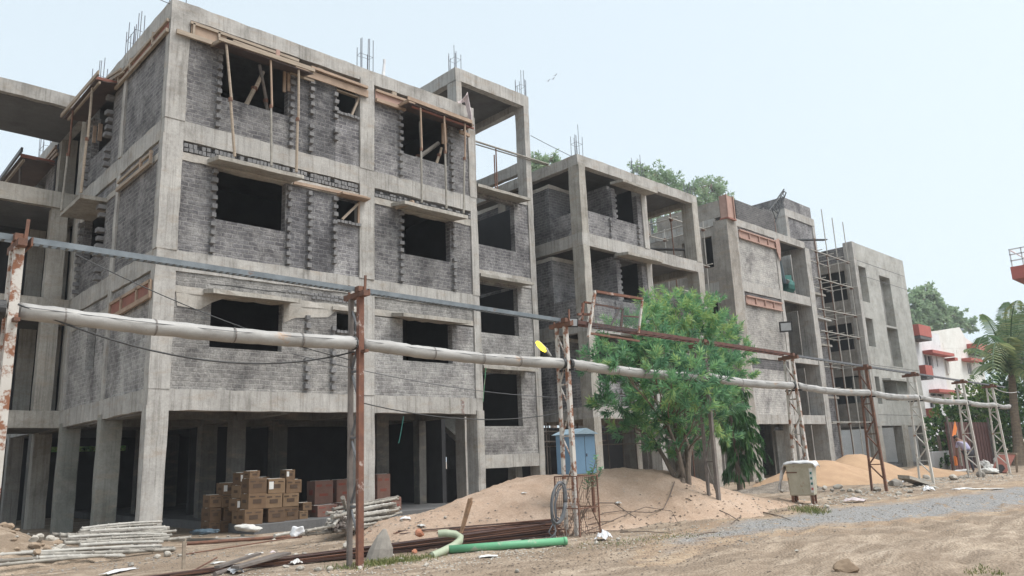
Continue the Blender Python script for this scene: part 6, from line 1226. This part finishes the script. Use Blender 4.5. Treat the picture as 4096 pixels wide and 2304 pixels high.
far('far eucalyptus crown right of the rusty rebar on the open frame', [(1790, 465, 1.6, .6), (1760, 460, 1.2, .5), (1810, 465, 1.4, .6), (1745, 490, 1.8, .45), (1800, 495, 2.0, .5), (1770, 515, 2.2, .4), (1815, 510, 1.4, .5), (1720, 480, 1.4, .4)], EY, LEAFE, 23, 330, .55, .075)
far('far tree seen low between the open frame and the third building', [(1690, 545, 2.0, .5), (1650, 560, 2, .5), (1720, 540, 1.6, .5), (1630, 580, 2.4, .4)], EY, LEAFE, 24, 220, .5, .07)
far('hazy tree rising behind the far grey building', [(2310, 745, 1.6, .6), (2335, 735, 1.5, .6), (2300, 775, 2, .5), (2350, 765, 2, .5), (2320, 800, 2.6, .4), (2360, 800, 2.4, .45), (2400, 800, 2.0, .5), (2300, 810, 2.2, .4), (2390, 830, 2, .4), (2440, 820, 1.6, .4)], 24, LEAFE, 25, 700, .7, .2, 'leafy_tree', per=14)
far('pale hazy tree behind the palm at the right edge', [(2560, 860, 2.0, .5), (2575, 900, 2.0, .4), (2540, 830, 1.5, .5), (2570, 800, 1.4, .5)], 8, LEAFE, 29, 260, .6, .18, 'leafy_tree')
# trees of the plot at far right
def near(label, pts, yd, mat, seed, n, L, w, base_x, name='bush', cat='bush', group=None, per=16):
    bl = []
    for (x, y, rx, tone) in pts: p = FY(x, y, yd); bl.append((p.x, p.y, p.z, rx, rx, rx*.85, tone))
    bx_ = FY(base_x, 1160, yd).x; return tree(name, label, (bx_, yd, -.2), bl, mat, n, per, L, w, [[(bx_, yd, -.3), (bx_, yd, 1.5), (bl[0][0], yd, bl[0][2])]], seed, cat, group, trunk_r=.1)
near('rounded bright green bush before the white house', [(2385, 1045, 1.0, .6), (2365, 1070, .9, .5), (2405, 1070, 1.0, .5), (2380, 1095, 1.1, .4), (2370, 1120, .9, .4), (2395, 1130, 1.0, .35), (2350, 1115, .5, .5)], -1.2, LEAFB, 31, 420, .2, .05, 2385)
near('yellow green bush behind the thin rack post', [(2460, 1000, 1.3, .8), (2430, 1020, 1.2, .6), (2490, 1015, 1.3, .7), (2460, 1045, 1.5, .5), (2500, 1050, 1.4, .45), (2470, 1085, 1.5, .35), (2430, 1050, 1.2, .4)], -2.0, LEAFB, 32, 520, .22, .055, 2465)
near('dark tree behind the palm trunk at the right edge', [(2530, 960, 1.6, .2), (2560, 990, 1.6, .15), (2520, 1010, 1.5, .2), (2560, 1050, 1.6, .2), (2525, 1070, 1.4, .25), (2570, 1110, 1.3, .2), (2530, 1120, 1.2, .25), (2574, 940, 1.5, .15)], -2.6, LEAFB, 33, 650, .25, .06, 2545, 'leafy_tree', 'tree')
near('green bush glimpsed through the slot in the dark rear wall under the first building', [(150, 1128, .9, .8), (200, 1128, .9, .9), (260, 1128, .9, .7), (325, 1128, .9, .8), (230, 1118, .8, .8), (290, 1120, .8, .8)], 17.5, LEAFB, 36, 300, .3, .08, 230)
near('small shrub against the brown fence', [(2500, 1110, .6, .7), (2515, 1130, .6, .5), (2490, 1135, .5, .6)], -3.2, LEAFB, 34, 140, .18, .045, 2503)
near('low weed clump at the foot of the white low wall', [(2375, 1158, .35, .4), (2360, 1162, .3, .4)], -2.5, LEAFB, 35, 60, .15, .04, 2370)
# ------------------------------------------------------------------ palm
PYY = -4.6
pc = FY(2545, 945, PYY); pbx = FY(2566, 1190, PYY)
pm = thing('palm_tree', (pbx.x, PYY, -.2), 'coconut palm with arching fronds at the right edge', 'palm tree')
part('trunk', PALMB, pm, lambda m: m.tube([(pbx.x, PYY, -.4), FY(2562, 1120, PYY), FY(2552, 1040, PYY), pc], [.36, .27, .22, .18], 12))
def fronds():
    r = np.random.default_rng(5); V, Fq, T = [], [], []; n0 = 0; ribs = []
    tips = [(2425, 880), (2470, 790), (2530, 760), (2560, 755), (2600, 800), (2620, 870), (2440, 960), (2600, 960), (2500, 1000), (2580, 830), (2490, 900), (2540, 850), (2560, 1000), (2450, 920)]
    for i, tp in enumerate(tips):
        e = FY(tp[0], tp[1], PYY+U(-2, 2)); c = pc; up_ = max(1.2, (e-c).length*.38); mid = c.lerp(e, .5)+Vector((0, 0, up_)); pts = []
        for k in range(15): t = k/14; pts.append((c*(1-t)**2)+(mid*(2*t*(1-t)))+(e*t*t))
        ribs.append(pts); tone = r.uniform(.2, .8)
        for k in range(2, 15):
            for s_ in range(3):
                f = s_/3; b0_ = pts[k-1].lerp(pts[k], f); d = (pts[k]-pts[k-1]).normalized(); side = d.cross(Vector((0, 0, 1))).normalized(); L = .95*(math.sin(math.pi*min(1, (k+f)/14.5))*.75+.3)
                for sg in (-1, 1):
                    q = side*sg; tip = b0_+q*L*.75+d*L*.45-Vector((0, 0, L*.5*r.uniform(.6, 1.3))); md = b0_+q*L*.45+d*L*.22-Vector((0, 0, L*.12)); w = d*.028; V += [b0_-w, b0_+w, md+w, tip, md-w]; Fq.append((n0, n0+1, n0+2, n0+3, n0+4)); n0 += 5; T.append(float(np.clip(tone+r.normal()*.15, 0, 1)))
    leafmesh('fronds', [tuple(v) for v in V], Fq, T, LEAFP, pm, pm.location); part('frond_stems', LEAFP, pm, lambda m: [m.tube(p, [.05*(1-.8*k/14) for k in range(15)], 5) for p in ribs], uv=False)
fronds()
# ================================================================== WHITE HOUSE AND THE PLOT AT RIGHT
HY = 3.0
h = thing('white_house', (60, HY+4, -.2), 'white painted house with red balconies and red window hoods behind the row', 'house')
zx = lambda x, y, yy=HY: FY(x, y, yy)
def hq(zxp): return 2289+zxp*.1955          # from the enlarged crop to picture units
def hz(zyp): return 786+zyp*.1953
def hp(a, b, yy=HY): return FY(hq(a), hz(b), yy)
wins = [(180, 310, 540, 720), (330, 365, 550, 700), (730, 815, 640, 800), (265, 440, 1040, 1085), (255, 400, 1160, 1230)]
xa = hp(60, 500).x; xb = hp(880, 700).x; ztop = hp(235, 250).z; zpk = hp(640, 190).z; zr = hp(820, 400).z
holes = []
for a, b, c, d in wins: p, q = hp(a, c), hp(b, d); holes.append((p.x, q.x, q.z, p.z))
part('front_wall', BLUSH, h, lambda m: m.wall('x', xa, hp(440, 700).x, -.3, ztop, HY, HY+.3, holes)); part('front_wall', YELW, h, lambda m: m.wall('x', hp(440, 700).x, xb+1.5, -.3, zr, HY+.02, HY+.3, holes))
def gable(m):
    q = [hp(230, 250), hp(420, 225), hp(640, 190), hp(720, 330), hp(830, 405), hp(830, 460), hp(230, 460)]; n = len(q); vs = [(p.x, HY+.01, p.z) for p in q]+[(p.x, HY+.32, p.z) for p in q]; m.add(vs, [tuple(range(n))[::-1], tuple(range(n, 2*n))]+[(i, (i+1) % n, n+(i+1) % n, n+i) for i in range(n)])
part('gable_parapet', YELW, h, gable)
part('side_wall', BLUSH, h, lambda m: m.wall('y', HY, HY+9, -.3, ztop, xa-.02, xa+.28)); part('roof_slab', SLAB, h, lambda m: m.box(xa, xb, HY+.3, HY+9, ztop-.3, ztop-.1))
def wpane(m):
    for (a, b, c, d) in holes: m.box(a, b, HY+.18, HY+.2, c, d)
for (a, b, c, d) in holes:
    w_ = part('window', BLUSH, h, lambda m: [m.bar((x, HY+.12, c), (x, HY+.12, d), .1) for x in (a, (a+b)/2, b)]); pn = MB(); pn.box(a, b, HY+.2, HY+.22, c, d); o = pn.build('pane', GLASSD, None); 
    for v in o.data.vertices: v.co -= h.location
    o.parent = w_; WL[o.name] = Vector(h.location)
for (a, b, y) in ((160, 460, 510), (450, 510, 608), (665, 850, 608), (245, 550, 1012)): part('window_hood', REDP, h, lambda m: m.box(hp(a, y).x, hp(b, y).x-.4, HY-.7, HY+.02, hp(a, y).z-.12, hp(a, y).z+.1))
for (a, b, c, d) in ((50, 235, 155, 375), (135, 255, 680, 870), (235, 345, 1235, 1400), (830, 1060, 395, 575)):
    p, q = hp(a, c, HY-.6), hp(b, d, HY-.6); bl = part('balcony', REDP, h, lambda m: m.box(p.x, q.x, HY-.9, HY+.0, q.z+.25, p.z)); part('balcony_soffit', SLAB, h, lambda m: m.box(p.x+.05, q.x-.05, HY-.88, HY+.0, q.z+.02, q.z+.24))
part('stair_slit', YELW, h, lambda m: m.box(hp(460, 700).x, hp(490, 700).x, HY-.1, HY+.02, hp(470, 790).z, hp(470, 620).z)); part('roof_canopy', RTANK, h, lambda m: m.add([hp(650, 200)+Vector((0, 1, 0)), hp(860, 180)+Vector((0, 1, 0)), hp(860, 195)+Vector((0, 3, 0)), hp(690, 235)+Vector((0, 3, 0)), hp(650, 215)+Vector((0, 1, -.1)), hp(860, 195)+Vector((0, 1, -.1))], [(0, 1, 2, 3), (0, 4, 5, 1)])); part('water_tank', RTANK, h, lambda m: m.tube([hp(755, 390)+Vector((0, 2, 0)), hp(755, 300)+Vector((0, 2, 0))], [.9, .8], 14))
# house beyond the last building seen through its open ground floor, white and teal
h2 = thing('garden_wall', (62, 9.5, -.2), 'white and teal rear wall glimpsed through the open ground floor of the plastered building', 'wall')
part('white_panel', BLUSH, h2, lambda m: m.wall('x', 49.5, 75, -.3, 4.6, 14, 14.2)); part('teal_panel', CYAN, h2, lambda m: m.box(51, 55.5, 13.9, 14, -.3, 2.2)); part('red_hood', REDP, h2, lambda m: m.box(58, 70, 13.4, 14, 2.4, 2.7))
# red and white balcony house cut by the right edge
rb = thing('corner_house', (46, -6, -.2), 'corner of a white house with railed red balcony, cut by the right edge', 'house')
bx0 = FX(2540, 690, 44); e0 = FX(2541, 672, 44); zf = e0.z; zc = FX(2545, 703, 44).z
part('balcony_slab', REDP, rb, lambda m: m.box(44, 50, -12, e0.y, zc, zf)); part('railing', BLUSH, rb, lambda m: ([m.bar((44.05, e0.y-.1-k*.55, zf), (44.05, e0.y-.1-k*.55, zf+1.0), .06) for k in range(8)], [m.bar((44.05, e0.y-.05, zf+z_), (44.05, -12, zf+z_), .06) for z_ in (.35, .7, 1.0)], [m.bar((44.05, e0.y-.1, zf+1.0), (48, e0.y-.1, zf+1.0), .06)])); part('wall', BLUSH, rb, lambda m: m.box(45.5, 52, -12, e0.y-.9, -.3, zc)); part('window_hood', REDP, rb, lambda m: m.box(45.1, 48, -9.5, e0.y-.75, 5.9, 6.4)); part('parapet', BLUSH, rb, lambda m: m.box(46, 50, -11.5, e0.y-.6, zf, zf+.6))
# fence, low wall, flag
fy_ = -3.6
fn = thing('metal_fence', (FY(2445, 1150, fy_).x, fy_, -.2), 'brown sheet metal fence behind the person at far right', 'fence')
part('fence_sheet', MAROON, fn, lambda m: [m.box(x, x+.24, fy_+(.03 if i % 2 else 0), fy_+.05+(.03 if i % 2 else 0), -.2, FY(2440, 1062, fy_).z) for i, x in enumerate(np.arange(FY(2392, 1150, fy_).x, FY(2500, 1150, fy_).x, .25))]); part('fence_post', BAMBD, fn, lambda m: [m.bar((FY(x, 1150, fy_).x, fy_-.05, -.3), (FY(x, 1150, fy_).x, fy_-.05, 2.4), .08) for x in (2394, 2450, 2498)])
lw = thing('low_wall', (FY(2385, 1165, -2.6).x, -2.6, -.2), 'low whitewashed wall in two stretches at the foot of the white house', 'wall'); part('wall_stretch', BLUSH, lw, lambda m: m.box(FY(2350, 1165, -2.6).x, FY(2383, 1165, -2.6).x, -2.6, -2.4, -.3, .72)); part('wall_stretch', BLUSH, lw, lambda m: m.box(FY(2388, 1165, -2.6).x, FY(2419, 1165, -2.6).x, -2.6, -2.4, -.3, .72))
fl = thing('flag', tuple(FY(2418, 1165, -4.2)), 'orange pennant flag tied to a slanting pole near the brown fence', 'flag'); part('pole', BAMB, fl, lambda m: m.tube([FY(2420, 1172, -4.2), FY(2406, 1085, -4.2), FY(2401, 1062, -4.2)], .05, 6)); part('pennant', ORANGE, fl, lambda m: m.add([FY(x, y, -4.25+d) for d in (0, .06) for x, y in ((2402, 1058), (2408, 1078), (2404, 1098), (2395, 1097), (2398, 1078))], [(0, 1, 2, 3, 4), (9, 8, 7, 6, 5)]+[(i, (i+1) % 5, 5+(i+1) % 5, 5+i) for i in range(5)]))
# red barrow tipped by the last post
wbp = PG(2532, 1190); br_ = thing('tipped_cart', tuple(wbp), 'reddish tipped barrow tray leaning at the foot of the farthest rack post', 'barrow'); part('tray', MAROON if False else M('barrow_red', (.26, .085, .06), (.2, .07, .05), 5, .8, .2, 20), br_, lambda m: (m.add([wbp+Vector(v) for v in ((-.7, -.2, .05), (.45, -.35, .75), (.75, .35, .8), (-.4, .5, .05), (-.62, -.15, .0), (.5, -.3, .66), (.8, .4, .72), (-.35, .5, -.02))], [(0, 1, 2, 3), (7, 6, 5, 4), (0, 4, 5, 1), (1, 5, 6, 2), (2, 6, 7, 3), (3, 7, 4, 0)]))); part('frame', WOOD, br_, lambda m: (m.bar(wbp+Vector((.5, -.35, .75)), wbp+Vector((.75, -.2, -.05)), .07), m.bar(wbp+Vector((.75, .35, .8)), wbp+Vector((1.0, .3, -.05)), .07), m.bar(wbp+Vector((.45, -.38, .77)), wbp+Vector((.8, .36, .83)), .06))); part('wheel', BLACK, br_, lambda m: m.tube([wbp+Vector((-.6, .0, .18)), wbp+Vector((-.55, .1, .18))], .2, 12))
# ================================================================== PERSON bending forward, seen from behind, at the far rack post
ps = FY(2440, 1168, -5.3); ps.z = -.2; S = 1.0
def person():
    t = thing('person', (ps.x, ps.y, ps.z), 'person in a lavender shirt and dark trousers bending forward behind the thin rack post', 'person')
    fdir = Vector((.55, .83, 0)).normalized(); side = Vector((fdir.y, -fdir.x, 0))
    def W(a, f, z): return Vector((0, 0, 0))+side*a+fdir*f+Vector((0, 0, z))
    verts = [W(0, 0, .92), W(0, .06, 1.08), W(0, .2, 1.25), W(0, .32, 1.36), W(0, .42, 1.43), W(0, .52, 1.48), W(0, .62, 1.47)]; rr = [.15, .145, .155, .15, .06, .095, .085]; ed = [(i, i+1) for i in range(6)]
    for s in (-1, 1):
        k = len(verts); verts += [W(s*.19, .3, 1.33), W(s*.25, .36, 1.08), W(s*.2, .48, .86), W(s*.19, .5, .78)]; rr += [.065, .048, .038, .03]; ed += [(3, k), (k, k+1), (k+1, k+2), (k+2, k+3)]
        for j, dx in enumerate((-.024, -.008, .008, .024)): q = len(verts); verts += [W(s*.19+dx, .52, .73-.01*(j in (1, 2))), W(s*.19+dx, .53, .69-.012*(j in (1, 2)))]; rr += [.009, .008]; ed += [(k+3, q), (q, q+1)]
        q = len(verts); verts += [W(s*.15, .52, .75)]; rr += [.01]; ed += [(k+3, q)]
        k = len(verts); verts += [W(s*.1, .0, .86), W(s*.12, .05, .48), W(s*.12, -.02, .08), W(s*.13, .12, .035)]; rr += [.095, .062, .042, .04]; ed += [(0, k), (k, k+1), (k+1, k+2), (k+2, k+3)]
    def skin(name, keep, mat, inflate=1.0):
        idx = {v: i for i, v in enumerate(keep)}; me = bpy.data.meshes.new(name); me.from_pydata([verts[v] for v in keep], [(idx[a], idx[b]) for a, b in ed if a in idx and b in idx], []); o = bpy.data.objects.new(name, me); COL.objects.link(o); o.parent = t; me.materials.append(mat); md = o.modifiers.new('skin', 'SKIN')
        sv = me.skin_vertices[0].data
        for v in keep: sv[idx[v]].radius = (rr[v]*inflate, rr[v]*inflate); sv[idx[v]].use_root = (v == keep[0])
        o.modifiers.new('sub', 'SUBSURF').render_levels = 2; return o
    n = len(verts); skin('body', list(range(n)), SKIN); arms = [7, 8, 24-1, 24]
    a0 = 7; a1 = a0+4+8+1+4
    skin('shirt', [0, 1, 2, 3, a0, a0+1, a1, a1+1], SHIRT, 1.14); l0, l1 = a0+13, a1+13; skin('trousers', [0, l0, l0+1, l0+2, l1, l1+1, l1+2], TROUS, 1.13)
    def head(m):
        c = W(0, .63, 1.5)
        for i in range(1): m.tube([c+fdir*-.06+Vector((0, 0, .05)), c+Vector((0, 0, .08)), c+fdir*.05+Vector((0, 0, .06))], [.085, .1, .07], 10)
    m = MB(); head(m); hh = m.build('hair', HAIR, None, True); hh.parent = t
    def face(m):
        c = W(0, .71, 1.44); [m.tube([c+side*(s*.03)+Vector((0, 0, .015)), c+side*(s*.03)+fdir*.012+Vector((0, 0, .015))], .01, 6) for s in (-1, 1)]; m.tube([c+fdir*.0, c+fdir*.03-Vector((0, 0, .02))], [.012, .014], 6); m.tube([c+side*-.022-Vector((0, 0, .045)), c+side*.022-Vector((0, 0, .045))], .006, 5)
    m = MB(); face(m); ff = m.build('face', HAIR, None); ff.parent = t
person()
solo('cloth_bag', ORANGE, 'small orange cloth bag hanging from the bending person\'s left hand', 'bag', lambda m: (lambda c: m.add([c+Vector(v) for v in ((-.1, 0, 0), (.1, 0, 0), (.1, .08, 0), (-.1, .08, 0), (-.06, .02, -.42), (.12, .02, -.4), (.1, .1, -.4), (-.08, .1, -.42))], [(0, 1, 2, 3), (7, 6, 5, 4), (0, 4, 5, 1), (1, 5, 6, 2), (2, 6, 7, 3), (3, 7, 4, 0)]))(Vector((ps.x, ps.y, ps.z))+Vector((.55, .83, 0)).normalized()*.53+Vector((.83, -.55, 0)).normalized()*-.19+Vector((0, 0, .74))))
# ================================================================== BIRDS
for i, (x, y) in enumerate([(1379, 204), (1391, 199), (1397, 190), (2404, 402), (2440, 370)]):
    p = FY(x, y, 120); b = solo('bird', M('bird_feathers', (.25, .26, .33), (.2, .2, .27), 5, .9, 0) if i == 0 else bpy.data.materials['bird_feathers'], ['lowest left bird of the three tiny ones above the open frame', 'middle bird of the three tiny ones above the open frame', 'topmost bird of the three tiny ones above the open frame', 'lower tiny bird in the open sky at right', 'upper tiny bird in the open sky at right'][i], 'bird', lambda m: (m.tube([p+Vector((-.3, 0, 0)), p, p+Vector((.32, 0, .02))], [.03, .12, .02], 6), m.add([p+Vector(v) for v in ((-.1, .05, .05), (.15, .05, .05), (.0, .75, .3), (-.2, .7, .28), (-.1, -.05, .05), (.15, -.05, .05), (.0, -.75, .3), (-.2, -.7, .28))], [(0, 1, 2, 3), (7, 6, 5, 4)])), 'tiny birds in the sky', uv=False)

# ================================================================== HAZE: one closed box of pale even air
hm = bpy.data.materials.new('pale_air'); hm.use_nodes = True; ht = hm.node_tree; ht.nodes.remove(ht.nodes['Principled BSDF']); pv = ht.nodes.new('ShaderNodeVolumePrincipled'); pv.inputs['Density'].default_value = .0009; pv.inputs['Color'].default_value = (.93, .96, 1, 1); pv.inputs['Anisotropy'].default_value = 0.0
ht.links.new(pv.outputs[0], ht.nodes['Material Output'].inputs['Volume'])
hz_ = MB(); hz_.box(-60, 220, -60, 160, -3, 60); tag(hz_.build('haze', hm, uv=False), kind='stuff')
